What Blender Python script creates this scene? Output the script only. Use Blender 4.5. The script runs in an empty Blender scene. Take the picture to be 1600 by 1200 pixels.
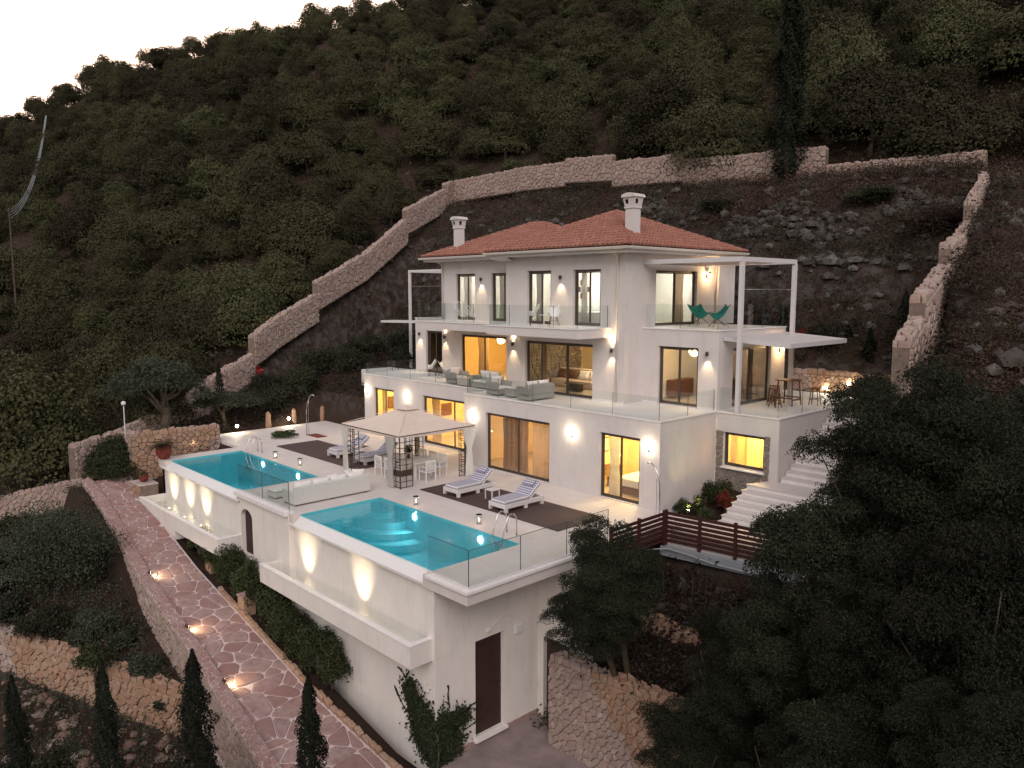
import bpy, math, random
import numpy as np
from mathutils import Vector, Matrix, noise as mnoise
R = math.radians
PI = math.pi
rng = random.Random(7)
nrg = np.random.default_rng(11)
S = bpy.context.scene
COL = S.collection

# ------------------------------------------------------------------ camera, sky, sun, exposure
cam_d = bpy.data.cameras.new('camera')
cam = bpy.data.objects.new('camera', cam_d)
COL.objects.link(cam)
CAMPOS = Vector((16.687, -23.252, 8.048))
fwv = Vector((-0.72116, 0.68280, -0.11709)).normalized()
rtv = Vector((math.cos(0.812715), math.sin(0.812715), 0.0)).normalized()
upv = rtv.cross(fwv).normalized()
mm = Matrix((rtv, upv, -fwv)).transposed().to_4x4()
mm.translation = CAMPOS
cam.matrix_world = mm
cam_d.sensor_width = 36.0
cam_d.lens = 1219.56 / 1600 * 36.0
cam_d.clip_start = 0.2
cam_d.clip_end = 3000
S.camera = cam

SUN_EL, SUN_ROT = R(3.0), R(-62)
SKY_STRENGTH = 0.13
w = bpy.data.worlds.new('World'); S.world = w; w.use_nodes = True
nt = w.node_tree; nt.nodes.clear()
sky = nt.nodes.new('ShaderNodeTexSky'); sky.sky_type = 'NISHITA'; sky.sun_disc = False
sky.sun_elevation = SUN_EL; sky.sun_rotation = SUN_ROT
sky.air_density = 1.0; sky.dust_density = 3.0; sky.ozone_density = 1.0; sky.altitude = 50
mul = nt.nodes.new('ShaderNodeMix'); mul.data_type = 'RGBA'; mul.blend_type = 'MULTIPLY'; mul.inputs[0].default_value = 1.0
mul.inputs[7].default_value = (1.0, 0.875, 0.865, 1)
bg = nt.nodes.new('ShaderNodeBackground'); bg.inputs[1].default_value = SKY_STRENGTH
wo = nt.nodes.new('ShaderNodeOutputWorld')
hsn = nt.nodes.new('ShaderNodeHueSaturation'); hsn.inputs['Saturation'].default_value = .5
nt.links.new(sky.outputs[0], hsn.inputs['Color']); nt.links.new(hsn.outputs[0], mul.inputs[6]); nt.links.new(mul.outputs[2], bg.inputs[0]); nt.links.new(bg.outputs[0], wo.inputs[0])

# the after-glow: one wide, weak, warm sun lamp from the open sea side
sun_d = bpy.data.lights.new('sun', 'SUN'); sun_d.energy = 0.35; sun_d.angle = R(40); sun_d.color = (1.0, 0.86, 0.80)
sun = bpy.data.objects.new('sun', sun_d); COL.objects.link(sun)
sun.rotation_euler = Vector((0.55, -0.55, 0.62)).to_track_quat('Z', 'Y').to_euler()

vs = S.view_settings; vs.view_transform = 'Standard'; vs.look = 'None'; vs.gamma = 1.0; vs.use_curve_mapping = False
vs.exposure = 2.48
S.cycles.use_denoising = True
try: S.cycles.denoiser = 'OPENIMAGEDENOISE'
except Exception: pass
S.cycles.max_bounces = 8; S.cycles.diffuse_bounces = 4; S.cycles.glossy_bounces = 3
S.cycles.transparent_max_bounces = 20; S.cycles.transmission_bounces = 6
S.cycles.sample_clamp_indirect = 4.0
S.cycles.caustics_reflective = False; S.cycles.caustics_refractive = False

# ------------------------------------------------------------------ helpers
def tag(o, label=None, cat=None, group=None, kind=None):
    if label: o['label'] = label
    if cat: o['category'] = cat
    if group: o['group'] = group
    if kind: o['kind'] = kind
    return o

def thing(name, label, cat, loc=(0, 0, 0), rz=0.0, group=None):
    o = bpy.data.objects.new(name, None); COL.objects.link(o)
    o.location = loc; o.rotation_euler = (0, 0, rz); o.empty_display_size = 0.2; o['kind'] = 'thing'
    return tag(o, label, cat, group)

def link(name, me, parent=None, mat=None):
    o = bpy.data.objects.new(name, me); COL.objects.link(o)
    if mat and not me.materials: me.materials.append(mat)
    if parent: o.parent = parent
    return o

def dup(root, loc, rz=None, label=None, group=None, scale=None):
    r = root.copy(); COL.objects.link(r); r.location = loc
    if rz is not None: r.rotation_euler = (0, 0, rz)
    if label: r['label'] = label
    if group: r['group'] = group
    if scale: r.scale = scale
    for ch in list(root.children):
        c = ch.copy(); COL.objects.link(c); c.parent = r
        for g in ch.children:
            d = g.copy(); COL.objects.link(d); d.parent = c
    return r

class MB:
    def __init__(s): s.v = []; s.f = []
    def add(s, vs, fs):
        n = len(s.v); s.v += [tuple(v) for v in vs]; s.f += [tuple(i + n for i in f) for f in fs]; return s
    def quad(s, a, b, c, d): return s.add([a, b, c, d], [(0, 1, 2, 3)])
    def box(s, x0, y0, z0, x1, y1, z1, bev=0.0):
        if x0 > x1: x0, x1 = x1, x0
        if y0 > y1: y0, y1 = y1, y0
        if z0 > z1: z0, z1 = z1, z0
        if bev <= 0:
            return s.add([(x0,y0,z0),(x1,y0,z0),(x1,y1,z0),(x0,y1,z0),(x0,y0,z1),(x1,y0,z1),(x1,y1,z1),(x0,y1,z1)],
                  [(0,3,2,1),(4,5,6,7),(0,1,5,4),(1,2,6,5),(2,3,7,6),(3,0,4,7)])
        b = min(bev, (x1-x0)*.45, (y1-y0)*.45, (z1-z0)*.45)
        def ring(i, z): return [(x0+i,y0+i+0,z),(x1-i,y0+i,z),(x1-i,y1-i,z),(x0+i,y1-i,z)]
        def oct_(z, i):  # corner-cut ring
            return [(x0+b+i*0,y0+i,z),(x1-b,y0+i,z),(x1-i,y0+b,z),(x1-i,y1-b,z),(x1-b,y1-i,z),(x0+b,y1-i,z),(x0+i,y1-b,z),(x0+i,y0+b,z)]
        rs = [oct_(z0, b), oct_(z0+b, 0), oct_(z1-b, 0), oct_(z1, b)]
        n = len(s.v)
        for r in rs: s.v += r
        for k in range(3):
            for j in range(8):
                s.f.append((n+k*8+j, n+k*8+(j+1)%8, n+(k+1)*8+(j+1)%8, n+(k+1)*8+j))
        s.f.append(tuple(n+j for j in range(7,-1,-1))); s.f.append(tuple(n+24+j for j in range(8)))
        return s
    def prism(s, pts, z0, z1):
        n = len(pts)
        return s.add([(p[0],p[1],z0) for p in pts]+[(p[0],p[1],z1) for p in pts],
              [tuple(range(n-1,-1,-1)), tuple(range(n,2*n))]+[(i,(i+1)%n,n+(i+1)%n,n+i) for i in range(n)])
    def tube(s, pts, r, n=8, closed=False, r1=None):
        pts = [Vector(p) for p in pts]; m = len(pts); base = len(s.v)
        up = Vector((0.013, 0.021, 1)).normalized()
        for i, p in enumerate(pts):
            if closed: t = (pts[(i+1) % m]-pts[i-1])
            else: t = pts[min(i+1, m-1)]-pts[max(i-1, 0)]
            t.normalize()
            a = t.cross(up)
            if a.length < 1e-3: a = t.cross(Vector((1, 0, 0)))
            a.normalize(); b = t.cross(a)
            rr = r if r1 is None else r+(r1-r)*i/max(1, m-1)
            for j in range(n):
                an = 2*PI*j/n
                s.v.append(tuple(p+a*(math.cos(an)*rr)+b*(math.sin(an)*rr)))
        k = m if closed else m-1
        for i in range(k):
            i2 = (i+1) % m
            for j in range(n):
                j2 = (j+1) % n
                s.f.append((base+i*n+j, base+i*n+j2, base+i2*n+j2, base+i2*n+j))
        if not closed:
            s.f.append(tuple(base+j for j in range(n-1, -1, -1))); s.f.append(tuple(base+(m-1)*n+j for j in range(n)))
        return s
    def lathe(s, prof, c=(0, 0, 0), n=20, a0=0.0, axis='Z'):
        base = len(s.v); m = len(prof)
        for r, z in prof:
            for j in range(n):
                an = a0+2*PI*j/n
                x, y = r*math.cos(an), r*math.sin(an)
                if axis == 'Z': s.v.append((c[0]+x, c[1]+y, c[2]+z))
                elif axis == 'Y': s.v.append((c[0]+x, c[1]+z, c[2]+y))
                else: s.v.append((c[0]+z, c[1]+x, c[2]+y))
        for i in range(m-1):
            for j in range(n):
                j2 = (j+1) % n
                s.f.append((base+i*n+j, base+i*n+j2, base+(i+1)*n+j2, base+(i+1)*n+j))
        if prof[0][0] > 1e-4: s.f.append(tuple(base+j for j in range(n-1, -1, -1)))
        if prof[-1][0] > 1e-4: s.f.append(tuple(base+(m-1)*n+j for j in range(n)))
        return s
    def cyl(s, c, r, h, n=16, axis='Z', r2=None): return s.lathe([(r, 0), (r if r2 is None else r2, h)], c, n, 0, axis)
    def ball(s, c, r, n=12, m=7, sz=1.0):
        return s.lathe([(max(1e-5, r*math.sin(PI*i/m)), -r*sz*math.cos(PI*i/m)) for i in range(m+1)], c, n)
    def grid(s, P, close_u=False):
        nu, nv = len(P), len(P[0]); base = len(s.v)
        for row in P: s.v += [tuple(p) for p in row]
        for i in range(nu-1 if not close_u else nu):
            for j in range(nv-1):
                i2 = (i+1) % nu
                s.f.append((base+i*nv+j, base+i2*nv+j, base+i2*nv+j+1, base+i*nv+j+1))
        return s
    def xf(s, M, start=0):
        for i in range(start, len(s.v)): s.v[i] = tuple(M @ Vector(s.v[i]))
        return s
    def mesh(s, name, mat, smooth=False):
        me = bpy.data.meshes.new(name); me.from_pydata(s.v, [], s.f); me.update()
        if mat: me.materials.append(mat)
        if smooth: me.polygons.foreach_set('use_smooth', [True]*len(me.polygons))
        return me
    def build(s, name, mat, parent=None, smooth=False):
        return link(name, s.mesh(name, mat, smooth), parent)

def np_mesh(name, verts, quads, mat, smooth=False):
    me = bpy.data.meshes.new(name); nv = len(verts); nf = len(quads); k = quads.shape[1]
    me.vertices.add(nv); me.vertices.foreach_set('co', np.ascontiguousarray(verts, dtype=np.float32).ravel())
    me.loops.add(nf*k); me.loops.foreach_set('vertex_index', np.ascontiguousarray(quads, dtype=np.int32).ravel())
    me.polygons.add(nf); me.polygons.foreach_set('loop_start', np.arange(0, nf*k, k, dtype=np.int32))
    if smooth: me.polygons.foreach_set('use_smooth', np.ones(nf, dtype=bool))
    me.update(calc_edges=True)
    if mat: me.materials.append(mat)
    return me

def leaf_cloud(c, n, size, aspect=0.6, jit=0.9, seed=1):
    """one small bent-free quad per leaf; c centres, n outward directions"""
    g = np.random.default_rng(seed); N = len(c)
    n = n+g.normal(0, jit, (N, 3)); n /= np.linalg.norm(n, axis=1)[:, None]+1e-9
    t = np.cross(n, g.normal(0, 1, (N, 3))); t /= np.linalg.norm(t, axis=1)[:, None]+1e-9
    b = np.cross(n, t)
    sz = (size*g.uniform(0.6, 1.35, N))[:, None]
    v = np.empty((N, 4, 3))
    v[:, 0] = c-t*sz*.5; v[:, 1] = c-b*sz*aspect*.5; v[:, 2] = c+t*sz*.5; v[:, 3] = c+b*sz*aspect*.5
    return v.reshape(-1, 3), np.arange(N*4).reshape(-1, 4)

# ------------------------------------------------------------------ materials
def new_mat(name):
    m = bpy.data.materials.new(name); m.use_nodes = True; t = m.node_tree
    b = t.nodes['Principled BSDF']; return m, t, b
def N_(t, typ, **k):
    n = t.nodes.new(typ)
    for a, v in k.items(): setattr(n, a, v)
    return n
def lk(t, a, b): t.links.new(a, b)
def coords(t, scale=1.0, obj=True):
    tc = N_(t, 'ShaderNodeTexCoord'); mp = N_(t, 'ShaderNodeMapping'); lk(t, tc.outputs['Object' if obj else 'Generated'], mp.inputs[0])
    mp.inputs['Scale'].default_value = (scale,)*3 if isinstance(scale, (int, float)) else scale
    return mp.outputs[0]
def ramp(t, fac, stops):
    r = N_(t, 'ShaderNodeValToRGB'); lk(t, fac, r.inputs[0]); e = r.color_ramp.elements
    while len(e) < len(stops): e.new(0.5)
    for i, (p, c) in enumerate(stops): e[i].position = p; e[i].color = (*c, 1) if len(c) == 3 else c
    return r.outputs[0]
def noise(t, vec, scale, detail=5, rough=0.6):
    n = N_(t, 'ShaderNodeTexNoise'); n.inputs['Scale'].default_value = scale; n.inputs['Detail'].default_value = detail
    n.inputs['Roughness'].default_value = rough
    if vec: lk(t, vec, n.inputs['Vector'])
    return n.outputs['Fac']
def bump(t, b, h, strength=0.3, dist=0.02):
    u = N_(t, 'ShaderNodeBump'); u.inputs['Strength'].default_value = strength; u.inputs['Distance'].default_value = dist
    lk(t, h, u.inputs['Height']); lk(t, u.outputs[0], b.inputs['Normal'])
def mixc(t, fac, a, c, typ='MIX'):
    m = N_(t, 'ShaderNodeMix', data_type='RGBA', blend_type=typ)
    for i, x in ((0, fac), (6, a), (7, c)):
        if hasattr(x, 'links') or hasattr(x, 'is_linked'): lk(t, x, m.inputs[i])
        else: m.inputs[i].default_value = x if i == 0 else (*x, 1)
    return m.outputs[2]
def hs(c, k): return tuple(min(1, x*k) for x in c)

def noisy(name, c, var=0.12, scale=3.0, rough=0.8, bs=0.15, bscale=60, spec=0.3, bd=0.01, stain=0.0):
    m, t, b = new_mat(name); v = coords(t)
    n1 = noise(t, v, scale, 6)
    col = ramp(t, n1, [(0.3, hs(c, 1-var)), (0.7, hs(c, 1+var*.6))])
    if stain > 0:
        tc = coords(t, (1.6, 1.6, 0.35)); n3 = noise(t, tc, 2.2, 7, .7)
        col = mixc(t, ramp(t, n3, [(0.52, (0, 0, 0)), (0.8, (stain,)*3)]), col, hs(c, .55))
    lk(t, col, b.inputs['Base Color'])
    b.inputs['Roughness'].default_value = rough; b.inputs['Specular IOR Level'].default_value = spec
    if bs > 0: bump(t, b, noise(t, v, bscale, 4), bs, bd)
    return m

def piece_mat(name, cols, rough=0.85, fine=9.0, bs=0.5, island=False, spec=0.25):
    """stone-like material: every object (or every loose piece) gets its own tone"""
    m, t, b = new_mat(name); v = coords(t)
    if island: rnd = N_(t, 'ShaderNodeNewGeometry').outputs['Random Per Island']
    else: rnd = N_(t, 'ShaderNodeObjectInfo').outputs['Random']
    k = len(cols); col = ramp(t, rnd, [((i+.5)/k, c) for i, c in enumerate(cols)])
    n = noise(t, v, fine, 7, .65)
    col = mixc(t, ramp(t, n, [(0.25, (0, 0, 0)), (0.8, (.75,)*3)]), hs(cols[0], .55), col)
    lk(t, col, b.inputs['Base Color']); b.inputs['Roughness'].default_value = rough; b.inputs['Specular IOR Level'].default_value = spec
    bump(t, b, noise(t, v, fine*3, 6), bs, 0.02)
    return m

def leaf_mat(name, a, c, d=None, rough=0.65, trans=0.25):
    m, t, b = new_mat(name)
    g = N_(t, 'ShaderNodeNewGeometry').outputs['Random Per Island']; oi = N_(t, 'ShaderNodeObjectInfo').outputs['Random']
    col = ramp(t, g, [(0.0, a), (0.6, c), (1.0, d or c)])
    v = coords(t); nn = noise(t, v, .55, 3)
    col = mixc(t, ramp(t, nn, [(.38, (0, 0, 0)), (.66, (.6,)*3)]), col, hs(c, 1.7))
    hsv = N_(t, 'ShaderNodeHueSaturation'); lk(t, col, hsv.inputs['Color'])
    mr = N_(t, 'ShaderNodeMapRange'); lk(t, oi, mr.inputs[0]); mr.inputs[3].default_value = 0.45; mr.inputs[4].default_value = 1.15; lk(t, mr.outputs[0], hsv.inputs['Value'])
    mr2 = N_(t, 'ShaderNodeMapRange'); lk(t, oi, mr2.inputs[0]); mr2.inputs[3].default_value = 0.47; mr2.inputs[4].default_value = 0.515; lk(t, mr2.outputs[0], hsv.inputs['Hue'])
    lk(t, hsv.outputs[0], b.inputs['Base Color']); b.inputs['Roughness'].default_value = rough; b.inputs['Specular IOR Level'].default_value = 0.2
    tr = N_(t, 'ShaderNodeBsdfTranslucent'); lk(t, hsv.outputs[0], tr.inputs[0])
    mx = N_(t, 'ShaderNodeMixShader'); mx.inputs[0].default_value = trans
    lk(t, b.outputs[0], mx.inputs[1]); lk(t, tr.outputs[0], mx.inputs[2]); lk(t, mx.outputs[0], t.nodes['Material Output'].inputs[0])
    return m

def glass_mat(name, tint=(0.86, 0.93, 0.92), ior=1.5, extra=0.0, gcol=(1, 1, 1), rough=0.0, wave=None):
    """thin clear sheet: transparent, with a two-sided Schlick reflection"""
    m = bpy.data.materials.new(name); m.use_nodes = True; t = m.node_tree; t.nodes.clear()
    tr = N_(t, 'ShaderNodeBsdfTransparent'); tr.inputs[0].default_value = (*tint, 1)
    gl = N_(t, 'ShaderNodeBsdfGlossy'); gl.inputs['Roughness'].default_value = rough; gl.inputs[0].default_value = (*gcol, 1)
    geo = N_(t, 'ShaderNodeNewGeometry'); dot = N_(t, 'ShaderNodeVectorMath', operation='DOT_PRODUCT'); lk(t, geo.outputs['Incoming'], dot.inputs[0])
    if wave:
        u = N_(t, 'ShaderNodeBump'); u.inputs['Strength'].default_value = wave[1]; u.inputs['Distance'].default_value = .05
        lk(t, noise(t, coords(t), wave[0], 4, .5), u.inputs['Height']); lk(t, u.outputs[0], gl.inputs['Normal']); lk(t, u.outputs[0], dot.inputs[1])
    else: lk(t, geo.outputs['Normal'], dot.inputs[1])
    def mth(op, a, b=None, clamp=False):
        n = N_(t, 'ShaderNodeMath', operation=op, use_clamp=clamp)
        for i, x in enumerate((a, b)):
            if x is None: continue
            if isinstance(x, (int, float)): n.inputs[i].default_value = x
            else: lk(t, x, n.inputs[i])
        return n.outputs[0]
    f0 = ((ior-1)/(ior+1))**2
    p = mth('POWER', mth('SUBTRACT', 1.0, mth('ABSOLUTE', dot.outputs['Value']), True), 5.0)
    f = mth('ADD', mth('MULTIPLY', p, 1-f0), f0+extra, True)
    mx = N_(t, 'ShaderNodeMixShader'); lk(t, f, mx.inputs[0]); lk(t, tr.outputs[0], mx.inputs[1]); lk(t, gl.outputs[0], mx.inputs[2])
    o = N_(t, 'ShaderNodeOutputMaterial'); lk(t, mx.outputs[0], o.inputs[0])
    return m

def emit_mat(name, col, strength):
    m, t, b = new_mat(name); b.inputs['Base Color'].default_value = (*hs(col, .8), 1)
    b.inputs['Emission Color'].default_value = (*col, 1); b.inputs['Emission Strength'].default_value = strength
    return m
def plain(name, c, rough=0.6, metal=0.0, spec=0.4):
    return noisy(name, c, .06, 12, rough, .05, 150, spec) if metal == 0 else _metal(name, c, rough)
def _metal(name, c, rough):
    m, t, b = new_mat(name); b.inputs['Base Color'].default_value = (*c, 1); b.inputs['Metallic'].default_value = 1
    v = coords(t); lk(t, ramp(t, noise(t, v, 20, 3), [(0.3, (rough*.7,)*3), (0.7, (rough*1.3,)*3)]), b.inputs['Roughness']); return m

M = {}
M['stucco'] = noisy('stucco', (.62, .585, .57), .06, 1.1, .9, .3, 70, .15, .008, .34)
M['stucco_low'] = noisy('cream_stucco', (.73, .69, .65), .07, .9, .9, .3, 70, .15, .008, .42)
M['soffit'] = noisy('soffit_plaster', (.58, .55, .53), .04, 2, .9, .1)
M['coping'] = noisy('marble_coping', (.78, .75, .74), .08, 4, .5, .05, 40, .4)
M['frame'] = noisy('brown_aluminium', (.075, .058, .05), .1, 8, .45, 0)
M['gutter'] = plain('cream_gutter', (.62, .58, .53), .5)
M['white_metal'] = plain('white_painted_steel', (.62, .60, .61), .45)
M['glass'] = glass_mat('window_glass', (.95, .96, .95), 1.5, 0.01)
M['glass_dark'] = glass_mat('tinted_window_glass', (.75, .73, .70), 1.6, 0.03)
M['balu'] = glass_mat('balustrade_glass', (.935, .96, .955), 1.45, .0)
M['clear'] = glass_mat('clear_glass', (.975, .98, .975), 1.4, 0)
M['balu_edge'] = plain('glass_edge_green', (.05, .10, .10), .2)
M['steel'] = _metal('brushed_steel', (.62, .62, .62), .22)
M['dark_metal'] = plain('dark_bronze_metal', (.05, .035, .03), .5)
M['door_dark'] = noisy('dark_brown_door_paint', (.045, .022, .02), .2, 6, .6, .1)
M['white'] = plain('white_paint', (.72, .71, .70), .5)
M['wicker'] = noisy('white_wicker', (.62, .61, .58), .1, 30, .7, .8, 140, .3, .02)
M['grey_wicker'] = noisy('grey_wicker', (.36, .35, .32), .1, 30, .7, .8, 140, .3, .02)
M['cushion'] = noisy('white_cushion', (.70, .68, .66), .05, 6, .95, .3, 30, .1)
M['canvas'] = noisy('taupe_canvas', (.66, .56, .49), .06, 2.5, .95, .2, 120, .1)
M['curtain'] = leaf_mat('white_voile', (.62, .6, .57), (.66, .64, .6), None, .9, .35)
M['curtain_warm'] = leaf_mat('beige_curtain', (.52, .42, .28), (.58, .47, .32), None, .9, .55)
M['wood'] = noisy('teak_wood', (.16, .075, .045), .3, 9, .5, .3, 60)
M['fence'] = noisy('red_brown_stained_wood', (.058, .019, .016), .3, 7, .55, .3, 50)
M['teal'] = noisy('teal_canvas', (.03, .33, .27), .1, 10, .9, .2)
M['terracotta_pot'] = noisy('red_glazed_pot', (.20, .035, .028), .25, 8, .5, .1)
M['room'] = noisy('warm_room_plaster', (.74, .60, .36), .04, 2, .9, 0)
M['room_cool'] = noisy('pale_room_plaster', (.66, .66, .64), .04, 2, .9, 0)
M['room_floor'] = noisy('room_floor_tile', (.50, .42, .32), .08, 2, .4, 0)
M['pipe'] = plain('grey_hose', (.30, .32, .34), .5)
M['soil'] = noisy('red_soil', (.085, .05, .04), .4, 3, .95, .8, 20, .1, .05)
M['bark'] = noisy('grey_bark', (.10, .08, .06), .35, 6, .95, 1.0, 18, .1, .05)
M['lamp_white'] = emit_mat('frosted_lamp_glow', (1.0, .86, .62), 9.0)
M['lamp_warm'] = emit_mat('warm_lamp_glow', (1.0, .62, .25), 8.0)
M['shade'] = emit_mat('lampshade_glow', (1.0, .66, .18), 4.0)
M['candle'] = emit_mat('candle_flame', (1.0, .75, .4), 25.0)
M['pool_lens'] = emit_mat('pool_light_lens', (.95, 1.0, .95), 7.0)
M['spot_lens'] = emit_mat('garden_spot_lens', (1.0, .88, .62), 14.0)

def deck_mat():
    m, t, b = new_mat('limestone_deck'); v = coords(t)
    br = N_(t, 'ShaderNodeTexBrick'); br.offset = 0.0; br.inputs['Scale'].default_value = 1.0
    br.inputs['Mortar Size'].default_value = .004; br.inputs['Brick Width'].default_value = .6; br.inputs['Row Height'].default_value = .6
    br.inputs['Color1'].default_value = (.66, .61, .59, 1); br.inputs['Color2'].default_value = (.61, .565, .545, 1); br.inputs['Mortar'].default_value = (.48, .43, .41, 1)
    lk(t, v, br.inputs['Vector'])
    col = mixc(t, ramp(t, noise(t, v, 1.2, 6), [(.35, (0, 0, 0)), (.75, (.55,)*3)]), br.outputs[0], (.55, .485, .46))
    lk(t, col, b.inputs['Base Color']); b.inputs['Roughness'].default_value = .62; b.inputs['Specular IOR Level'].default_value = .3
    bump(t, b, noise(t, v, 50, 4), .12, .005)
    return m
M['deck'] = deck_mat()
def mat_mat():
    m, t, b = new_mat('dark_composite_decking'); v = coords(t)
    wv = N_(t, 'ShaderNodeTexNoise'); wv.inputs['Scale'].default_value = 2.2
    st = coords(t, (.5, 14, 1)); n = noise(t, st, 2, 4)
    lk(t, ramp(t, n, [(.3, (.045, .024, .022)), (.7, (.080, .046, .042))]), b.inputs['Base Color'])
    b.inputs['Roughness'].default_value = .7
    return m
M['mat'] = mat_mat()
M['water'] = glass_mat('pool_water', (.62, .93, .97), 1.33, .0, (1, 1, 1), .02, (2.6, .22))
M['trough_water'] = glass_mat('trough_water', (.95, .98, .97), 1.33, 0, (1, 1, 1), .03)
M['pool'] = noisy('turquoise_pool_plaster', (.12, .48, .55), .12, .7, .7, 0)
M['roof'] = piece_mat('terracotta_tile', [(.40, .175, .13), (.50, .225, .165), (.45, .20, .15), (.55, .28, .22), (.42, .17, .125)], .8, 9, .3, True)
M['roof_base'] = noisy('shade_darkened_bedding', (.07, .03, .022), .2, 5)  # bedding coloured extra dark to stand in for shade in the channels between tiles
M['ridge'] = piece_mat('terracotta_ridge_tile', [(.42, .17, .12), (.5, .23, .17), (.46, .2, .14)], .8, 9, .3)
M['rubble'] = piece_mat('rubble_stone', [(.46, .35, .30), (.58, .46, .41), (.50, .33, .27), (.64, .53, .48), (.40, .31, .28), (.54, .36, .29), (.60, .49, .44)], .9, 6, .8, True)
M['rubble_obj'] = piece_mat('warm_rubble_stone', [(.44, .28, .19), (.56, .38, .27), (.50, .28, .19), (.62, .47, .36), (.42, .22, .15), (.54, .37, .27), (.48, .35, .28)], .9, 6, .8)
M['clad'] = piece_mat('grey_cladding_stone', [(.30, .26, .22), (.38, .33, .28), (.34, .28, .24), (.27, .24, .22)], .9, 9, .5)
M['mortar'] = noisy('stone_mortar', (.20, .155, .13), .3, 4, .95, .7, 25, .1, .03)
M['wallcap'] = noisy('pale_wall_capping', (.46, .38, .35), .25, 3, .9, .6, 18, .1, .03)
M['flag'] = piece_mat('pink_flagstone', [(.42, .25, .225), (.50, .37, .345), (.46, .33, .32), (.54, .42, .40), (.46, .27, .23), (.52, .41, .39), (.36, .19, .165), (.49, .385, .37)], .8, 4, .35)
M['grout'] = noisy('pale_pink_grout', (.60, .50, .49), .12, 5, .9, .4, 30)
M['rock'] = piece_mat('hillside_rock', [(.09, .08, .075), (.14, .125, .115), (.12, .10, .09), (.22, .205, .20)], .9, 5, .8, True)
M['rock_warm'] = piece_mat('reddish_broken_rock', [(.24, .15, .12), (.34, .27, .24), (.42, .38, .36), (.28, .20, .17)], .9, 5, .8, True)
M['leaf_forest'] = leaf_mat('forest_foliage', (.032, .030, .014), (.055, .056, .025), (.085, .074, .033), .8, .12)
M['leaf_olive'] = leaf_mat('olive_foliage', (.030, .035, .022), (.048, .055, .036), (.075, .078, .052))
M['leaf_dark'] = leaf_mat('juniper_foliage', (.018, .021, .012), (.036, .041, .023), (.058, .060, .035))
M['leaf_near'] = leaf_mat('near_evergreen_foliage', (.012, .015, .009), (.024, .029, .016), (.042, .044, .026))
M['leaf_green'] = leaf_mat('green_shrub_foliage', (.022, .030, .013), (.042, .055, .022), (.075, .085, .035))
M['leaf_red'] = leaf_mat('red_shrub_foliage', (.16, .035, .02), (.24, .07, .03), (.12, .05, .02))
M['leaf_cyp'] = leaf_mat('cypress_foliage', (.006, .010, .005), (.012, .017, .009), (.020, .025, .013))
M['leaf_dry'] = leaf_mat('dry_scrub', (.040, .026, .020), (.072, .046, .033), (.052, .048, .028))
M['leaf_ivy'] = leaf_mat('ivy_foliage', (.014, .022, .010), (.028, .040, .017), (.042, .055, .025))
M['flower'] = leaf_mat('red_flowers', (.55, .04, .06), (.6, .06, .08), None)

def ground_mat():
    m, t, b = new_mat('hillside_ground'); v = coords(t)
    n1 = noise(t, v, .22, 8, .65); n2 = noise(t, v, 1.7, 8, .7)
    col = ramp(t, n1, [(.32, (.035, .025, .020)), (.5, (.062, .040, .031)), (.66, (.045, .037, .026))])
    rockc = ramp(t, n2, [(.3, (.06, .05, .045)), (.75, (.13, .12, .115))])
    geo = N_(t, 'ShaderNodeNewGeometry'); sx = N_(t, 'ShaderNodeSeparateXYZ'); lk(t, geo.outputs['Normal'], sx.inputs[0])
    st = ramp(t, sx.outputs['Z'], [(.60, (1, 1, 1)), (.76, (0, 0, 0))])
    f2 = ramp(t, n2, [(.44, (0, 0, 0)), (.56, (.9,)*3)])
    mu = N_(t, 'ShaderNodeMath', operation='MULTIPLY'); lk(t, st, mu.inputs[0]); lk(t, f2, mu.inputs[1])
    lk(t, mixc(t, mu.outputs[0], col, rockc), b.inputs['Base Color'])
    b.inputs['Roughness'].default_value = .95; b.inputs['Specular IOR Level'].default_value = .1
    bump(t, b, noise(t, v, 4.5, 8, .75), 1.0, .25)
    return m
M['ground'] = ground_mat()

def patterned_cushion():
    m, t, b = new_mat('navy_and_white_print'); v = coords(t, (1.0, 1.0, .0001))
    vo = N_(t, 'ShaderNodeTexVoronoi'); vo.inputs['Scale'].default_value = 12; vo.inputs['Randomness'].default_value = 0
    lk(t, v, vo.inputs['Vector'])
    lk(t, ramp(t, vo.outputs['Distance'], [(.36, (.07, .07, .20)), (.42, (.66, .64, .66))]), b.inputs['Base Color']); b.inputs['Roughness'].default_value = .9
    return m
M['print'] = patterned_cushion()

# ------------------------------------------------------------------ stones: irregular cells, each with edges and depth
def clip_poly(poly, a, b, c):
    out = []; m = len(poly)
    for i in range(m):
        p, q = poly[i], poly[(i+1) % m]
        dp = a*p[0]+b*p[1]-c; dq = a*q[0]+b*q[1]-c
        if dp <= 0: out.append(p)
        if (dp < 0) != (dq < 0) and dp != dq:
            k = dp/(dp-dq); out.append((p[0]+(q[0]-p[0])*k, p[1]+(q[1]-p[1])*k))
    return out

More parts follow.
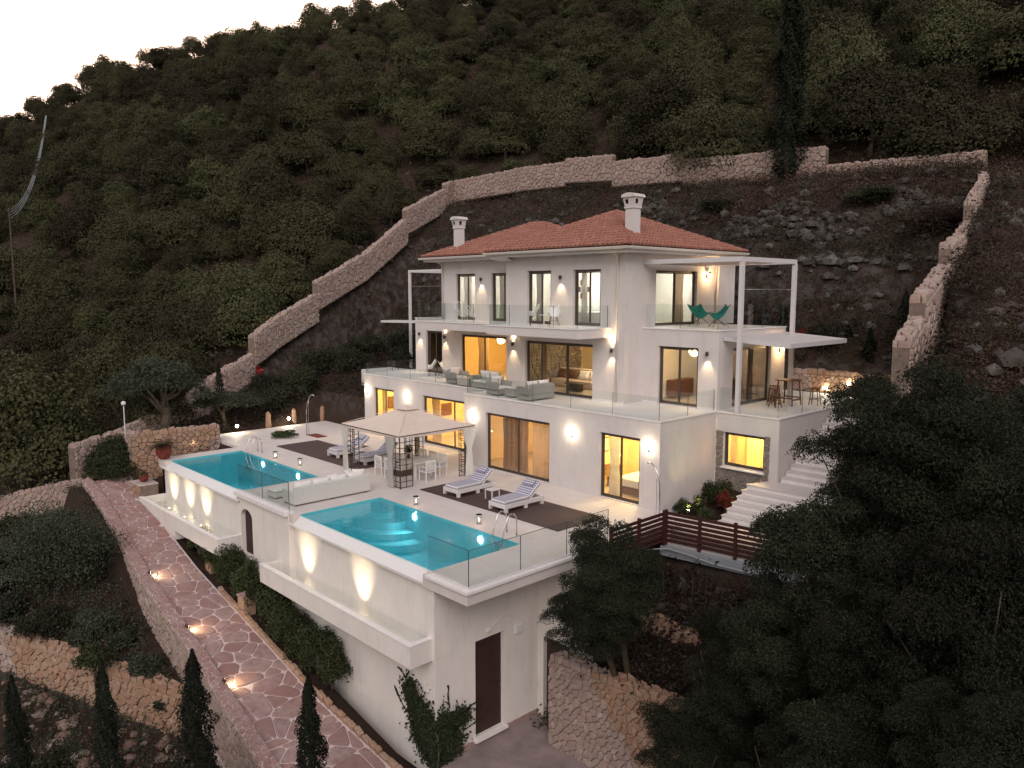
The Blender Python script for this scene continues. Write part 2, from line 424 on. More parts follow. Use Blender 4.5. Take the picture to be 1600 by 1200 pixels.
def cells(poly, size, seed=0, stretch=1.0, jit=.42, drop=.12):
    """irregular cells inside a convex polygon (u,v)"""
    r = random.Random(seed); us = [p[0] for p in poly]; vs_ = [p[1] for p in poly]
    su, sv = size*stretch, size/stretch
    pts = []; j = 0; v = min(vs_)-sv
    while v < max(vs_)+sv:
        u = min(us)-su+(su*.5 if j % 2 else 0)
        while u < max(us)+su:
            q = (u+r.uniform(-jit, jit)*su, v+r.uniform(-jit, jit)*sv); u += su
            if r.random() > drop: pts.append(q)
        v += sv; j += 1
    P = np.array(pts); out = []
    inside = []
    for i in range(len(P)):
        if P[i, 0] < min(us)-su*.5 or P[i, 0] > max(us)+su*.5: continue
        d = (P[:, 0]-P[i, 0])**2/(su*su)+(P[:, 1]-P[i, 1])**2/(sv*sv)
        nb = np.argpartition(d, min(14, len(P)-1))[:14]
        c = list(poly)
        for k in nb:
            if k == i: continue
            a, b = P[k]-P[i]; mid = (P[k]+P[i])/2
            c = clip_poly(c, a, b, a*mid[0]+b*mid[1])
            if len(c) < 3: break
        if len(c) < 3: continue
        ar = abs(sum(c[q][0]*c[(q+1) % len(c)][1]-c[(q+1) % len(c)][0]*c[q][1] for q in range(len(c))))/2
        if ar < su*sv*.07: continue
        out.append(c)
    return out

def stone(mb, c, fn, gap, h, r):
    """c polygon in (u,v); fn(u,v,h)->xyz"""
    n = len(c); cx = sum(p[0] for p in c)/n; cy = sum(p[1] for p in c)/n
    rad = sum(math.hypot(p[0]-cx, p[1]-cy) for p in c)/n
    # cut corners a little so that outlines are rounded rather than straight cells
    pts = []
    for i in range(n):
        a, b, d = c[i-1], c[i], c[(i+1) % n]
        k = .16
        pts.append((b[0]+(a[0]-b[0])*k, b[1]+(a[1]-b[1])*k)); pts.append((b[0]+(d[0]-b[0])*k, b[1]+(d[1]-b[1])*k))
    if n > 6: pts = pts[::2] if len(pts) > 14 else pts
    n = len(pts)
    s1 = max(.3, 1-gap/rad); s2 = max(.2, s1-.12)
    hh = h*r.uniform(.6, 1.25); tx, ty = r.uniform(-.25, .25)*h/rad, r.uniform(-.25, .25)*h/rad
    vs_ = []
    for s_, z in ((s1, -.03), (s1, hh*.55), (s2, hh)):
        for p in pts:
            dx, dy = (p[0]-cx)*s_, (p[1]-cy)*s_
            zz = z if z < 0 else z+(dx*tx+dy*ty)
            vs_.append(fn(cx+dx, cy+dy, zz))
    fs = []
    for k in (0, 1):
        for j in range(n):
            fs.append((k*n+j, k*n+(j+1) % n, (k+1)*n+(j+1) % n, (k+1)*n+j))
    fs.append(tuple(2*n+j for j in range(n)))
    mb.add(vs_, fs)

def poly_cw_fix(c):
    return c

def stones_on(parent, poly, size, fn, gap=.02, h=.04, seed=0, stretch=1.25, mat='rubble', individual=False, name='stone', joined_name='stone_facing', limit=300, near=None):
    cs = cells(poly, size, seed, stretch); r = random.Random(seed+5)
    ind = []; rest = cs
    if individual:
        if near: cs.sort(key=lambda c: near(sum(p[0] for p in c)/len(c), sum(p[1] for p in c)/len(c)))
        ind, rest = cs[:limit], cs[limit:]
    for c in ind:
        mb = MB(); stone(mb, c, fn, gap, h, r); mb.build(name, individual if not isinstance(individual, bool) else M[mat], parent)
    if rest:
        mb = MB()
        for c in rest: stone(mb, c, fn, gap, h, r)
        o = mb.build(joined_name, M[mat], parent); o['kind'] = 'stuff'
    return len(ind)

# ------------------------------------------------------------------ the hillside
def lerp(a, b, t): return a+(b-a)*t
def sstep(a, b, x):
    t = np.clip((x-a)/(b-a), 0, 1); return t*t*(3-2*t)
_lat = nrg.uniform(-1, 1, (64, 64))
def vnoise(x, y):
    xi = np.floor(x).astype(int); yi = np.floor(y).astype(int); fx = x-xi; fy = y-yi
    fx = fx*fx*(3-2*fx); fy = fy*fy*(3-2*fy)
    a = _lat[xi % 64, yi % 64]; b = _lat[(xi+1) % 64, yi % 64]; c = _lat[xi % 64, (yi+1) % 64]; d = _lat[(xi+1) % 64, (yi+1) % 64]
    return (a*(1-fx)+b*fx)*(1-fy)+(c*(1-fx)+d*fx)*fy
def fbm(x, y, s, o=4):
    v = 0; a = 1.0
    for k in range(o): v = v+a*vnoise(x/s+17.3*k, y/s+5.1*k); a *= .5; s = s/2.03
    return v

LW_A, LW_B = (-30.0, -10.0), (-42.3, 25.0)      # left boundary wall in plan
TW_A, TW_B = (-42.3, 25.0), (2.2, 28.0)         # top boundary wall
RW = [(2.6, 27.0), (3.54, 23.4), (4.95, 16.6), (6.55, 9.0), (7.85, 2.75), (8.3, .4), (8.9, -3.0)]
def path_z(X): return -2.75-.18*(np.clip(X, -26, 2)+17.5)
def left_wall_x(Y): return -30.0+(Y+10)/35*(-12.3)
def right_wall_x(Y):
    ys = [p[1] for p in RW][::-1]; xs = [p[0] for p in RW][::-1]
    return np.interp(Y, ys, xs)
def height(X, Y):
    X = np.asarray(X, float); Y = np.asarray(Y, float)
    w1 = np.clip((Y+5)/30, 0, 1)
    nat = np.where(Y > -5, .54, .5)*(Y+5)-.1*(X+42)*w1+.20*np.maximum(0, -X-50)
    nat = nat+sstep(26, 45, Y)*2.0
    # rocky slope outside the right wall
    ro = 7.15+.325*(Y-3); ro = np.where(Y < 1, 6.5+.85*(Y-1), ro)-.35*np.clip(X-right_wall_x(np.clip(Y, -3, 27)), 0, 3)*0
    ro = np.maximum(ro, -14+0*ro)
    wr = sstep(-.6, .35, X-right_wall_x(np.clip(Y, -3, 27)))*(1-sstep(24, 30, Y))
    nat = nat*(1-wr)+ro*wr
    # ridge: falls away behind the skyline
    nx, ny = -.753, .657
    d = (X+150)*nx+(Y-26)*ny
    nat = nat-np.maximum(0, d)*.9
    # the plot inside the walls, cut into the hill
    pin = np.interp(Y, [-14, -9, -5.5, -1, 4, 7, 12.4, 13.2, 16.5, 17.2, 21.5, 25, 28], [-3.2, -1.5, -.25, .3, 2.7, 3.3, 3.4, 5.0, 7.2, 9.6, 13.3, 15.5, 16.2])
    pin = pin-.045*(X+20)*sstep(13, 24, Y)
    pin = pin+fbm(X, Y, 3.2, 4)*.75*sstep(13, 17, Y)*(1-sstep(23, 26, Y))
    ins = sstep(-.2, .5, X-left_wall_x(Y))*sstep(-.2, .5, right_wall_x(Y)-X)*sstep(0, .6, (25.3+(X+42)*.067)-Y)*sstep(-12, -9.5, Y)
    h = nat*(1-ins)+pin*ins
    # right of the house: garden under the fence, falling to the drive
    rg = np.interp(Y, [-12, -6.75, -6.45, -4.6, -4.2, -2.4, -1.5, -1.1, 3.6, 8, 12], [-5.85, -5.85, -3.3, -3.0, -2.4, -1.85, -1.25, -.9, .2, 2.9, 3.3])
    kx = sstep(-.9, -.3, X)*(1-sstep(5.5, 9.5, X))*(1-sstep(3.7, 6.5, Y))*(1-sstep(-10, -16, Y)*0)
    rg2 = rg+.2*fbm(X, Y, 1.3, 3)*sstep(-7, -5, Y)*(1-sstep(-2, -1.2, Y))
    h = np.where(Y > -12, h*(1-kx)+rg2*kx, h)
    # path and what lies below it
    pz = path_z(X)-.12
    s = np.maximum(0, -13.3-Y)
    wy = np.interp(X, [-22, -17.37, -12.74, -9.06], [-19.9, -17.9, -15.83, -14.2]); wy = np.where(X > -9.06, -13.9, wy)
    low = pz-1.2-.22*s-sstep(-.45, -.05, wy-Y)*1.2-np.maximum(0, wy-Y)*.42
    wz = sstep(-27.5, -25.2, X)*(1-sstep(4, 9, X))
    below = np.where(Y > -13.3, pz, low)
    kk = (1-sstep(-10.6, -10.2, Y))*wz
    drive = sstep(-1.2, -.2, X)*(1-sstep(8, 12, X))*sstep(-13.8, -13.2, Y)*(1-sstep(-6.8, -6.5, Y))
    below = below*(1-drive)+(-5.85)*drive
    h = h*(1-kk)+below*kk
    # under buildings and pools
    fp = ((X > -22.6) & (X < -.55) & (Y > -10.3) & (Y < 11.5)) | ((X > -22) & (X < 2.6) & (Y > 3.9) & (Y < 11.9)) | ((X >= -.6) & (X < -.2) & (Y > -10.3) & (Y < -.2))
    h = np.where(fp, np.minimum(h, -6.3), h)
    dk = (X > -27.2) & (X <= -22.6) & (Y > -6.2) & (Y < 1.8)
    h = np.where(dk, -.12, h)
    h = np.where((X > -1) & (X < 1.42) & (Y > -8) & (Y < -5.5), np.minimum(h, -5.86), h)
    h = np.where((X > -.6) & (X < 1.3) & (Y > -5.5) & (Y < -1.4), np.minimum(h, -.7), h)
    h = np.where((X > 2.2) & (X < 4.7) & (Y > 3.3) & (Y < 8.7), np.minimum(h, .3+.45*(Y-3.6)), h)
    dk2 = (X > -.6) & (X < 4.6) & (Y > -.9) & (Y < .9)
    h = np.where(dk2, -.25, h)
    return h
def H(x, y): return float(height(np.array([x]), np.array([y]))[0])

def axis(parts):
    out = []
    for a, b, s in parts: out += list(np.arange(a, b, s))
    return np.array(out+[parts[-1][1]])
gx = axis([(-900, -300, 60), (-300, -90, 3.0), (-90, -48, 1.2), (-48, 14, .38), (14, 60, 2.0), (60, 600, 60)])
gy = axis([(-700, -100, 60), (-100, -30, 4), (-30, 31, .38), (31, 70, 1.4), (70, 220, 4), (220, 700, 60)])
GX, GY = np.meshgrid(gx, gy, indexing='ij')
GZ = height(GX, GY)+fbm(GX, GY, 2.0, 3)*.10*sstep(-30, 40, GY)
far = (np.abs(GX+20) > 70) | (np.abs(GY) > 60)
GZ = GZ+np.where(far, fbm(GX, GY, 24, 3)*1.6, 0)
flat = ((GX > -27.4) & (GX < -22.3) & (GY > -6.3) & (GY < 1.8)) | ((GX > -28) & (GX < 2) & (GY < -10.0) & (GY > -13.7))
GZ = np.where(flat, np.minimum(GZ, height(GX, GY)), GZ)
GZ = np.maximum(GZ, -75)
nx_, ny_ = GX.shape
V = np.stack([GX, GY, GZ], -1).reshape(-1, 3)
idx = np.arange(nx_*ny_).reshape(nx_, ny_)
Q = np.stack([idx[:-1, :-1], idx[1:, :-1], idx[1:, 1:], idx[:-1, 1:]], -1).reshape(-1, 4)
g = link('ground', np_mesh('ground', V, Q, M['ground'], True)); tag(g, kind='structure')

# ------------------------------------------------------------------ boundary walls of the plot
def boundary_wall(name, label, segs, th, side, size=.34, drop=2.6, cap=True, stretch=1.3, seed=3, individual=None, group=None, near=None, mat='rubble', h=.07, limit=300):
    """segs: list of ((x,y,ztop),(x,y,ztop)) ; side=+1: stones on the left-hand face of the direction of travel"""
    root = thing(name, label, 'wall', (0, 0, 0), group=group)
    core = MB(); capm = MB(); allst = []
    for k, (A, B) in enumerate(segs):
        A = Vector(A); B = Vector(B); d = Vector((B.x-A.x, B.y-A.y, 0)); L = d.length; d /= L
        nrm = Vector((-d.y, d.x, 0))*side
        a2, b2 = A-nrm*th, B-nrm*th
        dr = drop if not callable(drop) else drop
        za, zb = A.z-dr, B.z-dr
        core.add([(A.x,A.y,za),(B.x,B.y,zb),(b2.x,b2.y,zb),(a2.x,a2.y,za),(A.x,A.y,A.z),(B.x,B.y,B.z),(b2.x,b2.y,B.z),(a2.x,a2.y,A.z)],
                 [(0,3,2,1),(4,5,6,7),(0,1,5,4),(1,2,6,5),(2,3,7,6),(3,0,4,7)])
        def fn(u, v, hh, A=A, B=B, d=d, nrm=nrm, L=L):
            zt = A.z+(B.z-A.z)*u/L
            p = A+d*u+nrm*hh
            return (p.x, p.y, zt-v)
        poly = [(0, .04), (L, .04), (L, dr*.97), (0, dr*.97)]
        cs = cells(poly, size, seed*31+k, stretch); allst.append((cs, fn))
        # end face and capping stones
        if cap:
            def fc(u, v, hh, A=A, B=B, d=d, nrm=nrm, L=L):
                p = A+d*u-nrm*v; return (p.x, p.y, A.z+(B.z-A.z)*u/L+hh)
            def fcj(u, v, hh, fc=fc): return fc(u, v, hh if hh < 0 else hh*2.6+.05*mnoise.noise((u*1.7, v*2, seed)))
            allst.append((cells([(0, -.03), (L, -.03), (L, th+.03), (0, th+.03)], size*1.05, seed*77+k, 1.2), fcj))
        if k+1 < len(segs):
            C2 = Vector(segs[k+1][0])
            if B.z-C2.z > .35 or C2.z-B.z > .35:
                pass
    core.build('wall_core', M['mortar'], root)
    r = random.Random(seed)
    flat_ = [(c, fn) for cs, fn in allst for c in cs]
    if individual:
        def key(cf):
            c, fn = cf; p = fn(sum(q[0] for q in c)/len(c), sum(q[1] for q in c)/len(c), 0)
            return (Vector(p)-CAMPOS).length if p[2] > H(p[0], p[1])-.4 else 999
        flat_.sort(key=key)
        for c, fn in flat_[:limit]:
            mb = MB(); stone(mb, c, fn, size*.06, h, r); mb.build('stone', individual, root)
        flat_ = flat_[limit:]
    if flat_:
        mb = MB()
        for c, fn in flat_: stone(mb, c, fn, size*.06, h, r)
        o = mb.build('stone_facing', M[mat], root); o['kind'] = 'stuff'
    return root

L_ = lambda pts: [(pts[i], pts[i+1]) for i in range(len(pts)-1)]
lw = [((-29.3,-12.0,-.30),(-30.16,-9.52,.02)), ((-30.16,-9.52,.02),(-31.36,-6.03,.98)), ((-31.36,-6.03,.98),(-32.76,-1.96,2.93)), ((-32.76,-1.96,2.93),(-33.5,.3,3.75)),
      ((-33.5,.3,4.95),(-34.3,2.5,6.1)), ((-34.3,2.5,6.1),(-35.65,6.45,7.8)), ((-35.65,6.45,8.65),(-37.6,12.0,10.95)), ((-37.6,12.0,10.95),(-38.0,13.1,11.6)), ((-38.0,13.1,11.6),(-39.4,17.4,14.2)),
      ((-39.4,17.4,15.0),(-41.6,23.6,17.5)), ((-41.6,23.6,17.95),(-42.3,25.0,18.4))]
boundary_wall('boundary_wall', 'long pale rubble stone wall climbing the hill in steps left of the villa', lw, .55, -1, .36, 2.0, seed=4)
tw = [((-42.4,25.0,18.4),(-33.0,25.63,18.75)), ((-33.0,25.63,18.7),(-28.8,25.92,18.7)), ((-28.8,25.92,18.95),(-24.0,26.24,18.7)), ((-24.0,26.24,18.2),(-17.6,26.67,18.05)), ((-17.6,26.67,17.6),(-11.2,27.1,17.4)), ((-11.2,27.1,17.55),(-7.15,27.38,17.25)), ((-7.15,27.38,16.1),(2.0,28.0,15.95))]
boundary_wall('upper_boundary_wall', 'long pale rubble stone wall along the top of the rocky cut behind the roof', tw, .5, -1, .36, 1.9, seed=5)
rw = [((2.3,27.2,14.7),(3.54,23.4,13.85)), ((3.54,23.4,13.85),(4.2,20.2,12.95)), ((4.2,20.2,12.95),(4.95,16.7,11.95)), ((4.95,16.7,11.1),(5.7,13.2,10.3)), ((5.7,13.2,10.3),(6.55,9.0,9.65)), ((6.55,9.0,9.0),(7.85,2.75,7.7)), ((7.85,2.75,7.15),(8.3,.4,6.45))]
boundary_wall('ragged_boundary_wall', 'ragged pale rubble wall running down the slope to the right of the villa', rw, .45, 1, .34, 2.2, seed=6)
# cross faces where the right wall steps down
# lower retaining walls
boundary_wall('garden_retaining_wall', 'low rubble retaining wall with pink capping in the bottom left corner', [((-22.0,-19.9,-4.7),(-17.4,-17.9,-5.0)), ((-17.4,-17.9,-5.0),(-12.74,-15.83,-5.3)), ((-12.74,-15.83,-5.3),(-9.06,-14.2,-5.6))], .55, -1, .26, 1.9, seed=8, individual=M['rubble_obj'])
boundary_wall('lane_wall', 'low stone wall with pale capping running off the left edge below the boundary wall', [((-33.5,-15.6,-3.5),(-30.0,-13.2,-2.35)), ((-30.0,-13.2,-2.35),(-25.6,-12.7,-1.35))], .4, -1, .3, 1.4, seed=9)

# ------------------------------------------------------------------ the villa
villa = thing('villa', 'white three storey villa with lit windows and red tiled roofs above the pools', 'house', (0, 0, 0))

def wall(ax, c, u0, u1, z0, z1, ops=(), out=1, t=.28, mb=None):
    """ax 'Y': face in plane y=c running along x; ax 'X': plane x=c along y. out = sign of the outward normal; openings (u0,u1,z0,z1)"""
    mb = mb or MB()
    us = sorted({u0, u1, *[o[0] for o in ops], *[o[1] for o in ops]}); zs = sorted({z0, z1, *[o[2] for o in ops], *[o[3] for o in ops]})
    us = [u for u in us if u0 <= u <= u1]; zs = [z for z in zs if z0 <= z <= z1]
    ci = c-out*t
    def P(u, d, z): return (u, d, z) if ax == 'Y' else (d, u, z)
    def solid(i, j):
        if i < 0 or j < 0 or i >= len(us)-1 or j >= len(zs)-1: return False
        um, zm = (us[i]+us[i+1])/2, (zs[j]+zs[j+1])/2
        return not any(o[0] < um < o[1] and o[2] < zm < o[3] for o in ops)
    for i in range(len(us)-1):
        for j in range(len(zs)-1):
            if not solid(i, j): continue
            a, b, lo, hi = us[i], us[i+1], zs[j], zs[j+1]
            mb.quad(P(a, c, lo), P(b, c, lo), P(b, c, hi), P(a, c, hi)); mb.quad(P(a, ci, lo), P(a, ci, hi), P(b, ci, hi), P(b, ci, lo))
            if not solid(i-1, j): mb.quad(P(a, c, lo), P(a, c, hi), P(a, ci, hi), P(a, ci, lo))
            if not solid(i+1, j): mb.quad(P(b, c, lo), P(b, ci, lo), P(b, ci, hi), P(b, c, hi))
            if not solid(i, j-1): mb.quad(P(a, c, lo), P(a, ci, lo), P(b, ci, lo), P(b, c, lo))
            if not solid(i, j+1): mb.quad(P(a, c, hi), P(b, c, hi), P(b, ci, hi), P(a, ci, hi))
    return mb

def window(ax, c, u0, u1, z0, z1, out=1, leaves=2, glass='glass', name='sliding_door', fr=.07, ratio=None, thr=True):
    """frame set back in the reveal with one sash per leaf, each with its pane"""
    d = c-out*.16; e = .035
    def B(mb, a, b, lo, hi, k0, k1):
        y0, y1 = sorted((d+out*k0, d+out*k1))
        if ax == 'Y': mb.box(a, y0, lo, b, y1, hi)
        else: mb.box(y0, a, lo, y1, b, hi)
    f = MB()
    B(f, u0+.003, u0+fr, z0, z1, -e, e); B(f, u1-fr, u1-.003, z0, z1, -e, e)
    B(f, u0+fr, u1-fr, z1-fr, z1-.003, -e, e); B(f, u0+fr, u1-fr, z0, z0+fr*.8, -e, e)
    root = f.build(name, M['frame'], villa)
    a0, a1 = u0+fr, u1-fr
    sp = [a0+(a1-a0)*k/leaves for k in range(leaves+1)] if ratio is None else [a0+(a1-a0)*k for k in ratio]
    for k in range(len(sp)-1):
        a, b = sp[k], sp[k+1]; s = .055; off = .012 if k % 2 else -.012
        m = MB(); lo, hi = z0+fr*.8+.004, z1-fr-.004
        B(m, a+.002, a+s, lo, hi, off-.02, off+.02); B(m, b-s, b-.002, lo, hi, off-.02, off+.02)
        B(m, a+s, b-s, hi-s, hi, off-.02, off+.02); B(m, a+s, b-s, lo, lo+s, off-.02, off+.02)
        m.build('sash', M['frame'], root)
        p = MB(); B(p, a+s-.01, b-s+.01, lo+s-.01, hi-s+.01, off-.004, off+.004); p.build('pane', M[glass], root)
    return root

GF = [  # ax, c, u0, u1, openings, outward sign
    ('Y', 0.0, -11.12, 0.0, [(-9.61, -5.60, .05, 2.62), (-2.87, -.90, .03, 2.60)], -1),
    ('Y', 1.56, -22.04, -11.40, [(-21.06, -19.09, .03, 2.62), (-16.44, -11.95, .05, 2.60)], -1),
]
w_ = MB()
for a in GF: wall(a[0], a[1], a[2], a[3], -.3, 3.12, a[4], a[5], mb=w_)
wall('X', 0.0, .28, 3.75, -.3, 3.12, [], 1, mb=w_)
wall('X', -11.12, .28, 1.84, -.3, 3.12, [], -1, mb=w_)
wall('Y', 3.75, .003, 2.68, -.3, 3.12, [(.35, 2.11, 1.22, 2.57)], -1, mb=w_)
wall('X', 2.68, 4.03, 12.2, -.3, 3.12, [], 1, mb=w_)
wall('X', -22.04, 1.84, 10.5, -.3, 3.12, [], -1, mb=w_)
w_.build('ground_floor_walls', M['stucco'], villa)
w_ = MB()
MF0, MF1 = 3.35, 6.549
wall('Y', 2.56, -10.98, -3.73, MF0, MF1, [(-9.65, -5.48, MF0+.03, 5.78)], -1, mb=w_)
wall('Y', 3.56, -17.25, -11.26, MF0, MF1, [(-15.63, -11.75, MF0+.03, 5.80)], -1, mb=w_)
wall('X', -10.98, 2.84, 3.84, MF0, MF1, [], -1, mb=w_)
wall('X', -17.25, 3.84, 4.50, MF0, MF1, [], -1, mb=w_)
wall('Y', 4.50, -20.96, -17.53, MF0, 6.40, [(-19.95, -18.35, MF0+.03, 5.82)], -1, mb=w_)
wall('X', -20.96, 4.78, 10, MF0, 6.40, [], -1, mb=w_)
wall('X', -3.73, 2.84, 3.75, MF0, 6.549, [], 1, mb=w_)
wall('Y', 3.75, -4.0, 0.0, MF0, 6.40, [(-2.87, -.92, MF0+.03, 5.80)], -1, mb=w_)
wall('X', 0.0, 4.03, 9.14, MF0, 6.40, [(4.86, 7.93, MF0+.03, 5.80)], 1, mb=w_)
wall('Y', 9.14, -3.73, -.28, MF0, 6.40, [], 1, mb=w_)
w_.build('middle_floor_walls', M['stucco'], villa)
w_ = MB()
UF0, UF1 = 6.55, 9.66
wall('Y', 2.56, -10.98, -3.73, UF0, UF1, [(-9.53, -8.0, UF0+.03, 9.02), (-6.64, -5.07, UF0+.03, 9.02)], -1, mb=w_)
wall('Y', 3.56, -17.25, -11.26, UF0, UF1, [(-16.01, -14.44, UF0+.03, 9.0), (-13.17, -11.6, UF0+.03, 9.0)], -1, mb=w_)
wall('X', -10.98, 2.84, 3.84, UF0, UF1, [], -1, mb=w_)
wall('X', -17.25, 3.84, 10.7, UF0, UF1, [], -1, mb=w_)
wall('X', -3.73, 2.84, 9.35, UF0, UF1, [(4.65, 7.80, UF0+.03, 8.98)], 1, mb=w_)
w_.box(-4.2, 9.35, UF0, -3.55, 10.75, UF1)
wall('Y', 10.75, -17.25, -4.2, UF0, UF1, [], 1, mb=w_)
w_.build('upper_floor_walls', M['stucco'], villa)
# skirting course
sk = MB()
sk.box(-5.45, 2.535, MF0, -3.75, 2.556, MF0+.09); sk.box(-.88, 3.725, MF0, 0, 3.746, MF0+.09); sk.box(-3.6, 3.725, MF0, -2.9, 3.746, MF0+.09)
sk.build('skirting', M['coping'], villa)

# slabs: terrace at 3.35, balconies at 6.55; each a fascia with a thin projecting coping
def slab(name, pts, z0, z1, over=.035, cop=.045):
    o = MB().prism(pts, z0, z1-cop).build(name, M['stucco'], villa)
    c = [p for p in pts]; n = len(c)
    cx = sum(p[0] for p in c)/n; cy = sum(p[1] for p in c)/n
    # offset the outline outwards
    out = []
    for i in range(n):
        a, b, d = Vector(c[i-1]), Vector(c[i]), Vector(c[(i+1) % n])
        e1 = (b-a).normalized(); e2 = (d-b).normalized()
        n1 = Vector((e1.y, -e1.x)); n2 = Vector((e2.y, -e2.x))
        out.append(b+(n1+n2)*over)
    MB().prism([(p.x, p.y) for p in out], z1-cop+.002, z1).build('coping', M['coping'], o)
    return o
slab('terrace_slab', [(-22.04,1.56),(-11.12,1.56),(-11.12,0),(0,0),(0,3.75),(2.68,3.75),(2.68,12.2),(-22.04,12.2)], 3.123, 3.35)
slab('balcony_slab', [(-16.9,1.5),(-10.1,1.5),(-10.1,.5),(-4.5,.5),(-4.5,2.555),(-10.985,2.555),(-10.985,3.555),(-16.9,3.555)], 6.13, 6.55)
slab('balcony_slab', [(-3.725,3.75),(0,3.75),(0,9.14),(-3.725,9.14)], 6.403, 6.55)
slab('balcony_slab', [(-20.96,4.5),(-17.255,4.5),(-17.255,10),(-20.96,10)], 6.403, 6.55)
MB().box(-17.2, 2.9, 6.125, -3.8, 10.6, 6.545).build('floor_slab', M['room_floor'], villa)
MB().box(-17.2, 3.9, 9.2, -4.05, 10.5, 9.3).build('ceiling', M['room_cool'], villa)
MB().box(-10.7, 2.85, 9.2, -4.05, 3.9, 9.3).build('ceiling', M['room_cool'], villa)

# rooms behind the windows (floors, back walls, partitions)
def room(x0, x1, y0, y1, z0, z1, mat='room', fl='room_floor', skip=()):
    m = MB(); t = .06
    if 'b' not in skip: m.box(x0, y1, z0, x1, y1+t, z1)
    if 'l' not in skip: m.box(x0-t, y0, z0, x0, y1, z1)
    if 'r' not in skip: m.box(x1, y0, z0, x1+t, y1, z1)
    m.box(x0, y0, z1, x1, y1, z1+t)
    m.build('room_wall', M[mat], villa)
    MB().box(x0, y0, z0-.01, x1, y1, z0+.02).build('room_floor', M[fl], villa)
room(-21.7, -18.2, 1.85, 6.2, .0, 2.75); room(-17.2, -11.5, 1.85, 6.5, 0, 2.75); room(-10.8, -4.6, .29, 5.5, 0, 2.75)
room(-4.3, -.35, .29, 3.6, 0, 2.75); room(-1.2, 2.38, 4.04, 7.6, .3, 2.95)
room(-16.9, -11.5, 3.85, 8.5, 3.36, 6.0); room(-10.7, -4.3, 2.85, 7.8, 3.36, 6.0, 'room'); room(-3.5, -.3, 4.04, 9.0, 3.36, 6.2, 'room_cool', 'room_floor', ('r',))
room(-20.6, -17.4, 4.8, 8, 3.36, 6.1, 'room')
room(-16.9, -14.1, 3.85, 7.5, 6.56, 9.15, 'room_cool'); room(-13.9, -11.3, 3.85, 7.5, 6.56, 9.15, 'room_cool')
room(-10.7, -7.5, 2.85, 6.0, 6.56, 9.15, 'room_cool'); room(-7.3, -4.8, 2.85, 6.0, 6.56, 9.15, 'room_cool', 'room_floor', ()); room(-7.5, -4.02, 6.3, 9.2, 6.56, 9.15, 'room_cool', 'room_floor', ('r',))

# windows and doors
window('Y', 0, -9.61, -5.60, .05, 2.62, -1, 2); window('Y', 0, -2.87, -.90, .03, 2.60, -1, 2)
window('Y', 1.56, -21.06, -19.09, .03, 2.62, -1, 2); window('Y', 1.56, -16.44, -11.95, .05, 2.60, -1, 2, ratio=[0, .56, 1])
window('Y', 3.75, .35, 2.11, 1.22, 2.57, -1, 1, name='window')
window('Y', 2.56, -9.65, -5.48, 3.38, 5.78, -1, 3, ratio=[0, .22, .62, 1]); window('Y', 3.56, -15.63, -11.75, 3.38, 5.80, -1, 2, ratio=[0, .46, 1])
window('Y', 4.50, -19.95, -18.35, 3.38, 5.82, -1, 2, 'glass_dark')
window('Y', 3.75, -2.87, -.92, 3.38, 5.80, -1, 2); window('X', 0, 4.86, 7.93, 3.38, 5.80, 1, 2, 'glass_dark')
for a, b in ((-9.53, -8.0), (-6.64, -5.07)): window('Y', 2.56, a, b, 6.58, 9.02, -1, 2, name='french_window', ratio=[0, .55, 1], fr=.09)
for a, b in ((-16.01, -14.44), (-13.17, -11.6)): window('Y', 3.56, a, b, 6.58, 9.0, -1, 2, name='french_window', ratio=[0, .55, 1], fr=.09)
window('X', -3.73, 4.65, 7.80, 6.58, 8.98, 1, 2, name='sliding_door')
# stone cladding round the bedroom window
def clad_fn(u, v, h): return (u, 3.747-h, v)
for poly in ([(.03, .1), (2.32, .1), (2.32, 1.13), (.03, 1.13)], [(.03, 1.14), (.34, 1.14), (.34, 2.61), (.03, 2.61)], [(2.12, 1.14), (2.34, 1.14), (2.34, 2.61), (2.12, 2.61)]):
    stones_on(villa, poly, .21, clad_fn, .010, .035, 3, 1.2, 'clad', individual=True, name='cladding_stone')
MB().box(.3, 3.62, 1.13, 2.17, 3.76, 1.19).build('window_sill', M['coping'], villa)

